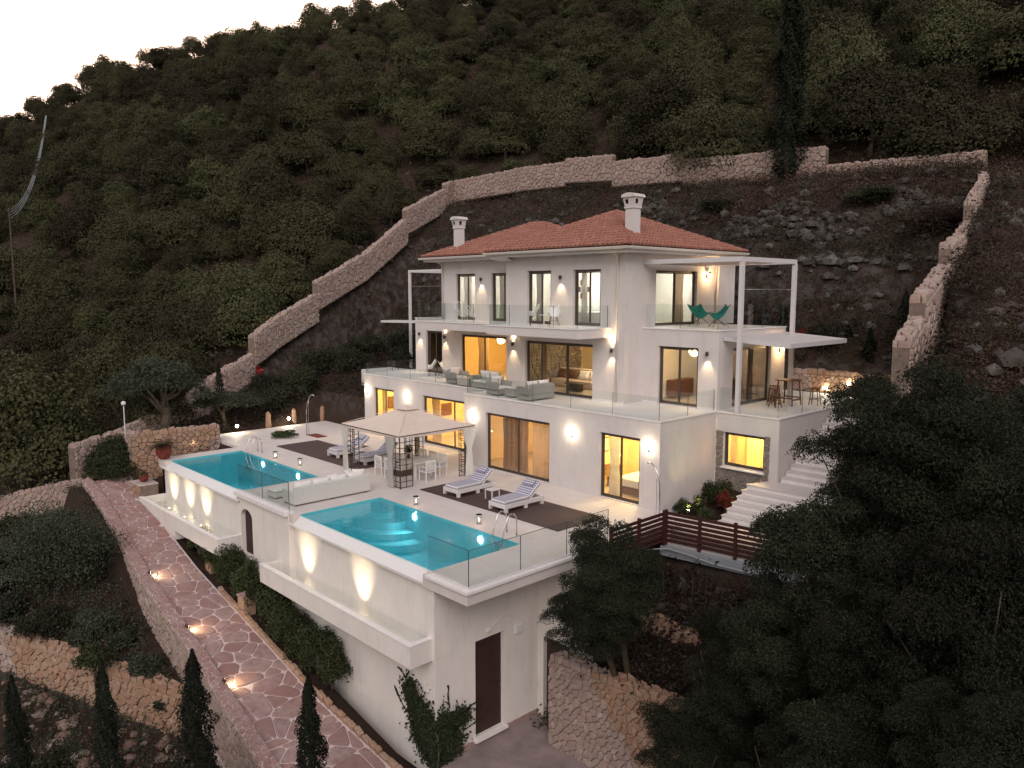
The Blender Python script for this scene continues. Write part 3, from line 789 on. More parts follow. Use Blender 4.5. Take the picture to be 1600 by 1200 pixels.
# ---- roofs
def roof_face(parent, P, e0, e1, ridge_pts, mbs):
    """P: polygon of the slope (eave first two points e0->e1); lays barrel tiles on it"""
    e0, e1 = Vector(e0), Vector(e1); u = (e1-e0).normalized()
    poly3 = [Vector(p) for p in P]; nrm = (poly3[1]-poly3[0]).cross(poly3[2]-poly3[1]).normalized()
    if nrm.z < 0: nrm = -nrm
    s = nrm.cross(u).normalized()
    if s.z < 0: s = -s
    p2 = [((p-e0).dot(u), (p-e0).dot(s)) for p in poly3]
    area = sum(p2[i-1][0]*p2[i][1]-p2[i][0]*p2[i-1][1] for i in range(len(p2)))
    if area < 0: p2 = p2[::-1]
    def inside(x, y, m=0.0):
        for i in range(len(p2)):
            a, b = p2[i], p2[(i+1) % len(p2)]
            L = math.hypot(b[0]-a[0], b[1]-a[1])
            if ((b[0]-a[0])*(y-a[1])-(b[1]-a[1])*(x-a[0]))/L < m: return False
        return True
    W, Hh, hr = .25, .36, .115
    xs0 = min(p[0] for p in p2); xs1 = max(p[0] for p in p2); ys1 = max(p[1] for p in p2)
    rr = random.Random(int(abs(e0.x*100)))
    ny = int(ys1/Hh)+1; nx = int((xs1-xs0)/W)+1
    for j in range(ny):
        for i in range(nx):
            x = xs0+(i+.5)*W; y = j*Hh
            if not (inside(x, y+.02, .0) or inside(x, y+Hh*.6, .0)): continue
            y1 = y+Hh+.05
            # clamp the top of tiles that meet a hip
            while y1 > y+.08 and not inside(x, y1-.05, -.06): y1 -= .05
            n = len(mbs.v); jx = rr.uniform(-.008, .008); dz = rr.uniform(-.006, .006)
            for (yy, w2, zz) in ((y-.01, W*.40, .034), (y1, W*.33, .0)):
                for k in range(6):
                    an = PI*k/5
                    p = e0+u*(x+jx+math.cos(an)*w2)+s*yy+nrm*(math.sin(an)*hr+zz+dz)
                    mbs.v.append(tuple(p))
            for k in range(5): mbs.f.append((n+k, n+k+1, n+6+k+1, n+6+k))
            mbs.f.append(tuple(n+k for k in range(6)))
    return mbs
def hip_roof(name, x0, x1, y0, y1, ze, apexes):
    root = MB().add([(x0,y0,ze-.03),(x1,y0,ze-.03),(x1,y1,ze-.03),(x0,y1,ze-.03),*[(a[0],a[1],a[2]-.03) for a in apexes]], ([(0,1,4),(1,2,4),(2,3,4),(3,0,4)] if len(apexes) == 1 else [(0,1,5,4),(1,2,5),(2,3,4,5),(3,0,4)])+[(3,2,1,0)]).build(name, M['roof_base'], villa)
    A = apexes; B = A[-1]
    t = MB(); c = [(x0,y0,ze),(x1,y0,ze),(x1,y1,ze),(x0,y1,ze)]
    f1 = [c[0], c[1], B, A[0]] if len(A) > 1 else [c[0], c[1], A[0]]
    roof_face(root, f1, c[0], c[1], None, t)
    roof_face(root, [c[1], c[2], B], c[1], c[2], None, t)
    f3 = [c[2], c[3], A[0], B] if len(A) > 1 else [c[2], c[3], A[0]]
    roof_face(root, f3, c[2], c[3], None, t); roof_face(root, [c[3], c[0], A[0]], c[3], c[0], None, t)
    o = t.build('roof_tiles', M['roof'], root); o['kind'] = 'stuff'
    def ridge(a, b):
        a, b = Vector(a), Vector(b); d = b-a; L = d.length; d /= L; k = int(L/.36)
        side = d.cross(Vector((0, 0, 1))).normalized(); up = side.cross(d).normalized()
        for i in range(k):
            m = MB(); 
            for yy, r0, z in ((i*L/k-.02, .115, .055), ((i+1)*L/k+.03, .095, .035)):
                for q in range(7):
                    an = PI*(q/6)
                    p = a+d*yy+side*(math.cos(an)*r0*1.15)+up*(math.sin(an)*r0*.85+z); m.v.append(tuple(p))
            for q in range(6): m.f.append((q, q+1, 8+q, 7+q))
            m.f.append(tuple(range(7))); m.f.append(tuple(range(13, 6, -1)))
            m.build('ridge_tile', M['ridge'], root)
    ridge(c[0], A[0]); ridge(c[1], B); ridge(c[2], B)
    if len(A) > 1: ridge(A[0], B)
    return root
ZE = 9.92
hip_roof('tiled_roof', -11.7, -3.06, 1.81, 10.9, ZE, [(-7.38, 6.4, 11.82)])
hip_roof('tiled_roof', -18.0, -8.6, 2.81, 11.1, ZE-.01, [(-13.85, 7.0, 11.66), (-12.75, 7.0, 11.66)])
# soffits, gutters, downpipes
MB().box(-11.65, 1.86, 9.665, -3.1, 10.85, 9.80).build('eaves_board', M['soffit'], villa)
MB().box(-17.95, 2.86, 9.665, -11.655, 11.0, 9.80).build('eaves_board', M['soffit'], villa)
def gutter(a, b, n):
    a, b, n = Vector(a), Vector(b), Vector(n); m = MB(); m2 = []
    prof = [(0, -.04), (0, -.10), (.05, -.14), (.11, -.13), (.14, -.06), (.14, -.03), (.125, -.03), (.12, -.05), (.1, -.11), (.05, -.12), (.015, -.09), (.015, -.04)]
    m.grid([[tuple(p+n*x+Vector((0, 0, z))) for p in (a, b)] for x, z in prof], True)
    return m.build('gutter', M['gutter'], villa)
gutter((-11.7, 1.80, ZE), (-2.92, 1.80, ZE), (0, -1, 0)); gutter((-3.05, 1.80, ZE), (-3.05, 10.95, ZE), (1, 0, 0)); gutter((-18.1, 2.80, ZE-.01), (-11.75, 2.80, ZE-.01), (0, -1, 0)); gutter((-18.01, 11, ZE-.01), (-18.01, 2.66, ZE-.01), (-1, 0, 0))
def downpipe(x, y, nx, ny, z1, ox, oy):
    MB().tube([(x+ox, y+oy, 9.82), (x+ox*.7, y+oy*.7, 9.68), (x+nx*.07, y+ny*.07, 9.52), (x+nx*.07, y+ny*.07, z1)], .045, 8).build('downpipe', M['gutter'], villa, True)
downpipe(-4.12, 2.56, 0, -1, 3.4, 0, -.7); downpipe(-3.73, 9.25, 1, 0, 6.6, .68, 0); downpipe(-17.1, 3.56, 0, -1, 6.6, 0, -.7)
for x in (-11.45,): MB().add([(x, 1.9, 9.66), (x+1.2, 1.9, 9.66), (x+1.0, 2.5, 9.5), (x, 2.5, 9.5)], [(0, 1, 2, 3)]).build('soffit_panel', M['gutter'], villa)

# chimneys
def chimney(x, y, z0, z1, s):
    m = MB(); m.box(x-s/2, y-s/2, z0, x+s/2, y+s/2, z1-.62)
    o = m.build('chimney', M['stucco'], villa)
    c = MB(); c.box(x-s/2-.04, y-s/2-.04, z1-.62, x+s/2+.04, y+s/2+.04, z1-.55)
    h = s/2+.02; zt, zb = z1-.13, z1-.55
    # flared smoke head with square openings on each side
    for sx, sy in ((0, -1), (1, 0), (0, 1), (-1, 0)):
        def P(u, v, d=0.0):
            k = h+.07*(v)-d
            return (x+sx*k+(-sy)*u*(h+.07*v), y+sy*k+sx*u*(h+.07*v), zb+(zt-zb)*v)
        us = [-1, -.7, -.12, .12, .7, 1]; vs2 = [0, .28, .72, 1]
        for i in range(5):
            for j in range(3):
                if j == 1 and i in (1,): 
                    a = [P(us[i], vs2[j], .12), P(us[i+1], vs2[j], .12), P(us[i+1], vs2[j+1], .12), P(us[i], vs2[j+1], .12)]
                    continue
                c.quad(P(us[i], vs2[j]), P(us[i+1], vs2[j]), P(us[i+1], vs2[j+1]), P(us[i], vs2[j+1]))
    c.build('chimney_head', M['stucco'], o)
    MB().box(x-h+.08, y-h+.08, zb, x+h-.08, y+h-.08, zt-.02).build('flue', M['door_dark'], o)
    cp = MB(); hh = h+.12
    cp.grid([[(x+hh*math.cos(PI*k/8)*-1, y+yy, zt+.0+.15*math.sin(PI*k/8)**.7) for k in range(9)] for yy in (-hh, hh)])
    cp.add([(x+hh*math.cos(PI*k/8)*-1, y-hh, zt+.15*math.sin(PI*k/8)**.7) for k in range(9)], [tuple(range(9))]); cp.add([(x+hh*math.cos(PI*k/8)*-1, y+hh, zt+.15*math.sin(PI*k/8)**.7) for k in range(9)], [tuple(range(8, -1, -1))])
    cp.box(x-hh, y-hh, zt-.03, x+hh, y+hh, zt+.001)
    cp.build('chimney_cap', M['stucco'], o)
    MB().box(x-s/2-.14, y-s/2-.16, z0+.12, x+s/2+.14, y-s/2-.01, z0+.2).build('flashing', M['coping'], o)
chimney(-4.5, 3.95, 10.2, 12.22, .46); chimney(-16.3, 4.05, 10.2, 12.05, .41)

# glass balustrades
def balustrade(pts, z, h=1.0, gap=.02, panes=None, closed=False):
    for k in range(len(pts)-1):
        a, b = Vector(pts[k]), Vector(pts[k+1]); d = b-a; L = d.length; d /= L
        n = panes[k] if panes else max(1, round(L/2.0)); nn = Vector((-d.y, d.x))*.008
        for i in range(n):
            p = a+d*(L*i/n+gap); q = a+d*(L*(i+1)/n-gap)
            m = MB(); m.prism([tuple(p-nn), tuple(q-nn), tuple(q+nn), tuple(p+nn)], z, z+h)
            o = m.build('glass_panel', M['balu'], villa)
            e = MB()
            e.prism([tuple(q-nn*1.2-d*.012), tuple(q-nn*1.2), tuple(q+nn*1.2), tuple(q+nn*1.2-d*.012)], z, z+h)
            e.build('glass_edge', M['balu_edge'], o)
balustrade([(-22.0, 9.0), (-22.0, 1.66), (-11.02, 1.66)], 3.36, .62, panes=[4, 5])
balustrade([(-11.02, 1.66), (-11.02, .10), (-.10, .10), (-.10, 3.72)], 3.36, .85, panes=[1, 5, 2])
balustrade([(.06, 3.85), (2.58, 3.85), (2.58, 9.5)], 3.36, .95, panes=[1, 3])
balustrade([(-16.8, 3.5), (-16.8, 1.6), (-10.0, 1.6)], 6.56, .92, panes=[1, 3]); balustrade([(-10.0, 1.6), (-10.0, .6), (-4.6, .6), (-4.6, 2.5)], 6.56, .92, panes=[1, 4, 1])
balustrade([(-3.6, 3.85), (-.1, 3.85), (-.1, 9.05)], 6.56, .98, panes=[2, 3]); balustrade([(-20.6, 4.6), (-17.4, 4.6)], 6.56, .92, panes=[2])

def free_balustrade(label, pts, z, h, panes):
    t = thing('glass_balustrade', label, 'glass balustrade')
    for k in range(len(pts)-1):
        a, b = Vector(pts[k]), Vector(pts[k+1]); d = b-a; L = d.length; d /= L; n = panes[k]; nn = Vector((-d.y, d.x))*.009
        for i in range(n):
            p = a+d*(L*i/n+.012); q = a+d*(L*(i+1)/n-.012)
            m = MB(); m.prism([tuple(p-nn), tuple(q-nn), tuple(q+nn), tuple(p+nn)], z, z+h); o = m.build('glass_panel', M['balu'], t)
            e = MB(); e.prism([tuple(q-nn*1.2-d*.014), tuple(q-nn*1.2), tuple(q+nn*1.2), tuple(q+nn*1.2-d*.014)], z, z+h); e.build('glass_edge', M['balu_edge'], o)
            e = MB(); e.prism([tuple(p-nn*1.1), tuple(q-nn*1.1), tuple(q+nn*1.1), tuple(p+nn*1.1)], z+h+.001, z+h+.012); e.build('top_edge', M['balu_edge'], o)
        MB().prism([tuple(a-nn*4), tuple(b-nn*4), tuple(b+nn*4), tuple(a+nn*4)], z-.02, z+.06).build('base_channel', M['white_metal'], t)
free_balustrade('clear glass balustrade round the jutting corner of the deck beside the big pool', [(-.74, -10.08), (1.08, -10.08), (1.08, -4.2)], .03, 1.08, [1, 3])
free_balustrade('clear glass balustrade between the two pools behind the long sofa', [(-13.4, -10.03), (-9.12, -10.03)], .06, 1.08, [2])

# pergolas
def beam(m, a, b, w=.14, h=.16):
    a, b = Vector(a), Vector(b); d = (b-a).normalized(); s = Vector((-d.y, d.x, 0))
    if s.length < .1: s = Vector((1, 0, 0))
    s.normalize(); u = Vector((0, 0, 1)) if abs(d.z) < .9 else Vector((0, 1, 0))
    c = [a-s*w/2-u*h/2, a+s*w/2-u*h/2, a+s*w/2+u*h/2, a-s*w/2+u*h/2, b-s*w/2-u*h/2, b+s*w/2-u*h/2, b+s*w/2+u*h/2, b-s*w/2+u*h/2]
    m.add([tuple(v) for v in c], [(0, 3, 2, 1), (4, 5, 6, 7), (0, 1, 5, 4), (1, 2, 6, 5), (2, 3, 7, 6), (3, 0, 4, 7)])
pg = thing('pergola', 'tall white steel pergola on the right side of the villa', 'pergola', (0, 0, 0))
m = MB(); beam(m, (-3.72, 3.77, 9.30), (.80, 3.77, 9.30), .12, .18); m.build('beam', M['white_metal'], pg)
m = MB(); beam(m, (-3.5, 8.0, 9.30), (.80, 8.0, 9.30), .12, .18); m.build('beam', M['white_metal'], pg)
m = MB(); beam(m, (.87, 3.7, 9.30), (.87, 8.07, 9.30), .14, .18); m.build('beam', M['white_metal'], pg)
for y in (3.82, 8.0):
    m = MB(); m.box(.80, y-.09, 3.36, .96, y+.07, 9.21); m.build('post', M['white_metal'], pg)
m = MB(); beam(m, (-3.4, 3.84, 9.24), (-3.4, 7.9, 9.24), .10, .05); m.build('canopy', M['canvas'], pg)
m = MB(); m.tube([(.87, 3.9, 8.15), (.87, 7.9, 8.15)], .012, 5); m.build('wire', M['steel'], pg)
m = MB()
m.grid([[(-3.45+x*.55, 3.86+y*.5, 9.27-.06*math.sin(PI*x/7)) for y in range(9)] for x in range(8)])
m.build('canopy', M['canvas'], pg, True)
cp2 = thing('canopy', 'low flat slatted canopy sheltering the wooden bar table on the right terrace', 'canopy', (0, 0, 0))
m = MB(); P4 = [(.02, 4.08, 6.22), (2.78, 4.08, 6.05), (2.85, 8.75, 6.06), (.02, 8.95, 6.24)]
for a, b in ((0, 1), (1, 2), (2, 3)): beam(m, P4[a], P4[b], .06, .17)
m.build('frame', M['white_metal'], cp2)
for k in range(34):
    t = (k+.5)/34; a = Vector(P4[0]).lerp(Vector(P4[3]), t); b = Vector(P4[1]).lerp(Vector(P4[2]), t)
    m = MB(); beam(m, a+Vector((.04, 0, .05)), b+Vector((-.04, 0, .05)), .10, .03); m.build('slat', M['white_metal'], cp2)
pl = thing('pergola', 'slim white pergola on the far left side of the villa', 'pergola', (0, 0, 0))
m = MB(); m.box(-24.24, 6.4, 3.0, -24.1, 6.54, 9.28); m.build('post', M['white_metal'], pl)
m = MB(); beam(m, (-24.24, 6.47, 9.35), (-17.3, 6.47, 9.35), .12, .15); m.build('beam', M['white_metal'], pl)
m = MB(); beam(m, (-24.17, 6.4, 9.35), (-24.17, 10.5, 9.35), .12, .15); m.build('beam', M['white_metal'], pl)
m = MB(); beam(m, (-24.1, 6.47, 8.4), (-17.3, 6.47, 8.4), .02, .02); m.build('wire', M['steel'], pl)
m = MB(); beam(m, (-24.6, 5.0, 6.22), (-20.98, 5.0, 6.28), 1.0, .13); m.build('canopy', M['white_metal'], pl)
m = MB(); m.box(-24.6, 3.0, 2.3, -22.1, 5.2, 3.3, .02); tag(m.build('planter', M['stucco']), 'low white parapet planter at the far left end of the terrace', 'planter')

# ------------------------------------------------------------------ pool deck
dk = MB()
Z0 = -.38
def deckbox(x0, y0, x1, y1): dk.box(x0, y0, Z0, x1, y1, 0.0)
deckbox(-26.6, -6.05, -22.3, 1.9); deckbox(-22.3, -6.32, -11.4, 1.8)
deckbox(-22.3, -10.08, -21.36, -6.33); deckbox(-13.49, -10.08, -8.76, -6.33); deckbox(-11.4, -6.32, 1.19, .25); deckbox(-.79, -10.24, 1.19, -6.33)
deckbox(1.19, -1.4, 1.5, .25)
tag(dk.build('pool_deck', M['deck']), kind='structure')
cm = MB()
cm.box(-.62, -10.30, -.06, 1.25, -10.12, .02); cm.box(1.07, -10.12, -.06, 1.25, -4.0, .02)
cm.box(-13.45, -10.24, -.10, -9.12, -9.86, .05)
tag(cm.build('deck_coping', M['coping']), kind='structure')

def pool(name, label, x0, x1, y0, y1, wx0, wx1, steps):
    root = thing(name, label, 'pool', (x0, y1, 0))
    loc = Vector((x0, y1, 0)); M0 = Matrix.Translation(-loc)
    b = MB(); zb = -1.45
    b.quad((x0, y0, zb), (x1, y0, zb), (x1, y1, zb), (x0, y1, zb))
    b.quad((x0, y0, zb), (x1, y0, zb), (x1, y0, -.08), (x0, y0, -.08))
    for (a, c_) in (((x0, y1), (x0, y0)), ((x1, y0), (x1, y1)), ((x1, y1), (x0, y1))):
        b.quad((a[0], a[1], zb), (c_[0], c_[1], zb), (c_[0], c_[1], -.012), (a[0], a[1], -.012))
    b.xf(M0).build('basin', M['pool'], root)
    e = MB()   # bevelled infinity edge
    e.add([(wx0, y0+.02, -.075), (wx1, y0+.02, -.075), (wx1, -10.1, -.34), (wx0, -10.1, -.34), (wx1, -10.1, -.42), (wx0, -10.1, -.42), (wx1, -9.9, -.42), (wx0, -9.9, -.42)],
          [(0, 3, 2, 1), (3, 5, 4, 2), (5, 7, 6, 4), (0, 1, 6, 7)])
    e.xf(M0).build('weir_edge', M['white'], root)
    wt = MB(); wt.box(x0+.004, y0+.004, -.10, x1-.004, y1-.004, -.06); 
    wm = MB(); wm.quad((x0+.004, y0+.004, -.06), (x1-.004, y0+.004, -.06), (x1-.004, y1-.004, -.06), (x0+.004, y1-.004, -.06))
    wm.xf(M0).build('water_surface', M['water'], root)
    if steps:
        for k in range(4):
            m = MB(); r = 2.3-.48*k; n = 14
            pts = [(x0+.01, y1-.01)]+[(x0+.01+r*math.sin(PI/2*i/n)*1.25, y1-.01-r*math.cos(PI/2*i/n)*.9) for i in range(n+1)]
            m.prism(pts, zb+.01, -1.15+.26*k); m.xf(M0).build('step', M['pool'], root)
    tag(root, kind='thing')
    return root
pA = pool('swimming_pool', 'smaller turquoise infinity pool on the left, with ladder and stone wall behind', -21.35, -13.5, -9.78, -6.33, -22.0, -13.2, False)
pB = pool('swimming_pool', 'larger turquoise infinity pool with curved corner steps beside the dark lounger mat', -8.75, -.8, -9.78, -6.33, -9.1, -.8, True)

ps = thing('pool_substructure', 'white rendered retaining building below the pools with dark doors', 'building', (0, 0, 0))
b = MB()
wall('Y', -9.9, -22.3, -13.3, -2.6, -.40, [], -1, .25, b)      # lit wall under pool 1
wall('Y', -9.9, -9.1, -.80, -2.6, -.40, [], -1, .25, b)
b.build('lit_wall', M['stucco_low'], ps)
b = MB()
MB().box(-22.3, -9.9, -6, -22.06, -6.34, -.385).build('end_wall', M['stucco_low'], ps)
wall('Y', -10.1, -13.3, -9.1, -6.3, -.101, [(-13.12, -12.12, -2.45, -.56)], -1, .25, b)
b.build('retaining_wall', M['stucco_low'], ps)
for sgn in (-1, 1):   # spandrels that turn the square head into an arch
    b = MB()
    arc = [(-12.62+sgn*.5*math.cos(PI/2*k/6), -.93+.365*math.sin(PI/2*k/6)) for k in range(7)]
    cr = (-12.62+sgn*.5, -.562)
    for k in range(6):
        for yy in (-10.098,):
            b.add([(cr[0], yy, cr[1]), (arc[k][0], yy, arc[k][1]), (arc[k+1][0], yy, arc[k+1][1])], [(0, 1, 2)])
        b.add([(arc[k][0], -10.098, arc[k][1]), (arc[k+1][0], -10.098, arc[k+1][1]), (arc[k+1][0], -9.86, arc[k+1][1]), (arc[k][0], -9.86, arc[k][1])], [(0, 1, 2, 3)])
    b.build('arch_spandrel', M['stucco_low'], ps)
b = MB()
wall('Y', -10.1, -9.1, -.45, -6.3, -2.58, [], -1, .25, b)
wall('Y', -10.1, -17.9, -13.3, -6.3, -2.401, [], -1, .25, b); wall('Y', -11.08, -22.2, -17.9, -6.3, -2.401, [], -1, .25, b)
b.box(-17.9, -11.08, -6.3, -17.8, -10.1, -2.401)
wall('X', -.45, -9.85, -5.85, -6.3, -.385, [(-8.56, -7.40, -5.56, -2.47)], 1, .25, b)
b.box(-.80, -10.1, -2.579, -.45, -9.852, -.385)
wall('Y', -5.85, -.45, 1.9, -6.3, -.40, [(-.2, .95, -5.9, -3.05)], -1, .25, b)
b.build('lower_wall', M['stucco_low'], ps)
def trough(x0, x1, yo, zt, zb):
    t = MB(); yi = -9.9 if x0 < -9.95 or True else yo
    t.box(x0, yo, zb, x1, yo+.16, zt); t.box(x1-.16, yo+.16, zb, x1, yi-.005, zt); t.box(x0, yo+.16, zb, x0+.16, yi-.005, zt)
    t.box(x0+.16, yo+.16, zb, x1-.16, yi-.005, zb+.16)
    o = t.build('catch_trough', M['stucco_low'], ps)
    c = MB(); c.box(x0-.01, yo-.02, zt+.002, x1+.01, yo+.18, zt+.03); c.box(x1-.18, yo+.18, zt+.002, x1+.01, yi-.01, zt+.03)
    c.build('coping', M['coping'], o)
    wq = MB(); wq.quad((x0+.16, yo+.16, zt-.16), (x1-.16, yo+.16, zt-.16), (x1-.16, yi-.01, zt-.16), (x0+.16, yi-.01, zt-.16)); wq.build('trough_water', M['trough_water'], o)
trough(-9.9, -.55, -10.9, -1.93, -2.58); trough(-22.2, -13.15, -11.1, -1.75, -2.40)
# arched door
arch = MB(); pts = [(-13.10, -2.44), (-12.14, -2.44), (-12.14, -.95)]+[(-12.62+.48*math.cos(PI*k/10), -.95+.36*math.sin(PI*k/10)) for k in range(1, 10)]+[(-13.10, -.95)]
arch.add([(x, -9.93, z) for x, z in pts]+[(x, -9.88, z) for x, z in pts], [tuple(range(len(pts)-1, -1, -1)), tuple(range(len(pts), 2*len(pts)))]+[(i, (i+1) % len(pts), len(pts)+(i+1) % len(pts), len(pts)+i) for i in range(len(pts))])
arch.build('arched_door', M['door_dark'], ps)

d = MB(); d.box(-.62, -8.55, -5.55, -.56, -7.41, -2.48); d.build('metal_door', M['door_dark'], ps)
d = MB(); d.box(-.62, -7.62, -4.2, -.53, -7.52, -4.1); d.build('door_handle', M['steel'], ps.children[-1])
d = MB(); d.box(-.44, -8.66, -5.66, -.30, -7.32, -5.58); d.build('door_sill', M['coping'], ps)
d = MB(); d.box(-.45, -6.95, -2.72, -.36, -6.62, -2.42, .02); d.build('junction_box', M['white'], ps)
d = MB(); d.tube([(-.41, -7.9, -2.2), (-.42, -7.7, -2.05), (-.42, -7.45, -1.98), (-.42, -7.15, -2.0), (-.42, -7.05, -2.12), (-.42, -7.02, -2.4)], .014, 6); d.build('conduit', M['white'], ps)
d = MB(); d.cyl((-.45, -8.03, -2.28), .0, .01, 8); d.box(-.45, -8.15, -2.3, -.36, -7.93, -2.18, .03); d.build('bulkhead_lamp', M['cushion'], ps)
d = MB(); d.box(-.449, -10.1, -5.9, -.42, -5.86, -5.62); d.build('plinth', M['terracotta_pot'] if False else M['flag'], ps)
d = MB(); d.box(-.19, -5.70, -5.9, .94, -5.64, -3.06); d.build('passage_door', M['door_dark'], ps)
dr = MB(); dr.box(-.44, -16, -5.84, 9, -5.86, -5.78); tag(dr.build('driveway', noisy('mauve_drive_paving', (.27, .215, .21), .3, 1.2, .85, .5, 12, .2, .02, .3)), kind='structure')

# ------------------------------------------------------------------ crazy-paved path below the pools
pw = thing('paved_path', 'pink crazy paved path sloping down beside the white pool building', 'path', (0, 0, 0)); pw['kind'] = 'structure'
def pzs(x): return float(path_z(x))
Lp = [(-25.4, -12.3), (-24.2, -12.3), (-21.1, -12.5), (-14.8, -13.12), (-8.3, -13.42), (-4.0, -13.75), (-1.0, -13.9)]
Rp = [(-25.4, -10.5), (-23.4, -10.75), (-20.9, -11.0), (-14.7, -11.35), (-8.5, -11.4), (-5.5, -11.45), (-.6, -11.2)]
def li(P, x): return float(np.interp(x, [p[0] for p in P], [p[1] for p in P]))
bs = MB(); xs_ = np.linspace(-25.4, -.7, 50)
bs.grid([[(x, li(Lp, x)-.42, pzs(x)-.02), (x, li(Rp, x)+.05, pzs(x)-.02)] for x in xs_])
bs.build('grout_bed', M['grout'], pw)
def pfn(u, v, h):
    a, b = li(Lp, u), li(Rp, u); return (u, a+(b-a)*v/1.95, pzs(u)+h-.02)
cs = []
for k in range(8):
    x0 = -25.4+k*3.1; x1 = min(x0+3.1, -.65)
    if x0 < x1: cs += cells([(x0, 0.03), (x1, 0.03), (x1, 1.93), (x0, 1.93)], .56, 20+k, 1.15, .5, .26)
cs.sort(key=lambda c: (Vector(pfn(sum(p[0] for p in c)/len(c), sum(p[1] for p in c)/len(c), 0))-CAMPOS).length)
rr = random.Random(2)
for c in cs[:300]:
    mb = MB(); stone(mb, c, pfn, .028, .028, rr); mb.build('flagstone', M['flag'], pw)
pr = thing('path_retaining_wall', 'rubble retaining wall with small pink capping stones holding the outer edge of the paved path', 'wall', (0, 0, 0))
core = MB(); cap = []; face = []
for k in range(24):
    x0 = -25.4+k*1.03; x1 = x0+1.03; ya, yb = li(Lp, x0), li(Lp, x1); za, zb = pzs(x0)+.14, pzs(x1)+.14
    core.add([(x0, ya, za-2.6), (x1, yb, zb-2.6), (x1, yb-.42, zb-2.6), (x0, ya-.42, za-2.6), (x0, ya, za), (x1, yb, zb), (x1, yb-.42, zb), (x0, ya-.42, za)], [(0, 1, 2, 3), (7, 6, 5, 4), (4, 5, 1, 0), (6, 7, 3, 2), (0, 3, 7, 4), (1, 5, 6, 2)])
def wtop(u, v, h): return (u, li(Lp, u)-v, pzs(u)+.14+h)
def wface(u, v, h): return (u, li(Lp, u)-.42-h, pzs(u)+.14-v)
core.build('wall_core', M['grout'], pr)
for k in range(6):
    x0 = -25.4+k*4.12; cap += cells([(x0, -.01), (x0+4.12, -.01), (x0+4.12, .43), (x0, .43)], .22, 40+k, 1.2)
    face += cells([(x0, .03), (x0+4.12, .03), (x0+4.12, 2.1), (x0, 2.1)], .24, 50+k, 1.2)
cap.sort(key=lambda c: -c[0][0]); face.sort(key=lambda c: -c[0][0])
for c in cap[:150]:
    mb = MB(); stone(mb, c, wtop, .014, .025, rr); mb.build('capping_stone', M['flag'], pr)
mb = MB()
for c in cap[150:]: stone(mb, c, wtop, .014, .025, rr)
mb.build('capping_stones', M['flag'], pr)['kind'] = 'stuff'
mb = MB()
for c in face: stone(mb, c, wface, .014, .045, rr)
mb.build('stone_facing', M['rubble'], pr)['kind'] = 'stuff'
# pale kerb of stones along the inner edge of the path
kb = thing('stone_kerb', 'uneven cream stone kerb between the paved path and the clipped hedge', 'kerb', (0, 0, 0)); x = -12.8
rk = random.Random(9)
while x < -.9:
    l = rk.uniform(.22, .42); y = li(Rp, x+l/2)+.12; z = pzs(x+l/2)
    m = MB(); m.box(-l/2*.95, -.09, -.12, l/2*.95, .09, rk.uniform(.10, .19), .03); m.xf(Matrix.Translation((x+l/2, y, z))@Matrix.Rotation(rk.uniform(-.15, .15), 4, 'Z')@Matrix.Rotation(.17, 4, 'Y'))
    m.build('kerb_stone', M['rubble_obj'], kb); x += l
for i, (x, y) in enumerate([(-10.9, -11.0), (-14.5, -10.75)]):
    z = pzs(x); m = MB(); m.box(x-.25, y-.25, z-.2, x+.25, y+.25, z+.55, .02); o = m.build('brick_pillar', M['rubble_obj'])
    MB().box(x-.28, y-.28, z+.56, x+.28, y+.28, z+.62, .01).build('capping', M['flag'], o)
    tag(o, ['little brick pillar at the inner edge of the paved path', 'little brick pillar below the arched cellar door'][i], 'pillar')

# garden wall beside the left pool, planter at its foot
gw = [(-24.4, -6.1, .75), (-25.0, -8.6, .72), (-25.3, -10.4, .66)]
boundary_wall('garden_wall', 'low stone garden wall with a bright round lamp beside the left pool', [(gw[2], gw[1]), (gw[1], gw[0])], .45, -1, .27, 2.6, seed=12, individual=M['rubble_obj'], limit=140)
boundary_wall('garden_wall', 'low stone wall running back from the garden corner towards the tall boundary wall', [((-30.0, -9.7, .1), (-27.5, -10.2, .5)), ((-27.5, -10.2, .5), (-25.3, -10.4, .66))], .45, -1, .3, 2.4, seed=13)
pb = thing('stone_planter', 'square stone planter block at the foot of the left pool wall', 'planter', (0, 0, 0))
MB().box(-23.6, -11.0, -2.6, -22.33, -10.15, -1.28).build('block', M['mortar'], pb)
stones_on(pb, [(-23.6, -2.3), (-22.34, -2.3), (-22.34, -1.3), (-23.6, -1.3)], .22, lambda u, v, h: (u, -11.0-h, v), .012, .03, 4, 1.2, 'rubble_obj', individual=True)
MB().box(-23.65, -11.06, -1.278, -22.32, -10.13, -1.20, .02).build('capping', M['wallcap'], pb)

# ------------------------------------------------------------------ stairs on the right
st = thing('garden_staircase', 'pale stone staircase rising from the slatted fence to a landing beside the bedroom window', 'staircase', (0, 0, 0))
for k in range(7):
    zt = .92-.17*k; y1 = 2.75-.335*k
    if k == 0:
        m = MB(); m.prism([(2.0, y1), (5.2, y1-.0), (5.2, 5.0), (2.70, 5.0), (2.70, 3.74), (2.36, 3.74)], -.4, zt-.04); m.build('landing', M['coping'], st)
        MB().prism([(1.97, y1-.03), (5.2, y1-.03), (5.2, 5.0), (2.72, 5.0), (2.72, 3.735), (2.34, 3.735)], zt-.038, zt).build('landing_slab', M['deck'], st)
    else:
        m = MB(); m.box(2.0, y1-.0, -.5, 5.2, y1+.333, zt-.04); o = m.build('step', M['coping'], st)
        MB().box(1.97, y1-.03, zt-.038, 5.2, y1+.333, zt, .005).build('tread', M['deck'], o)
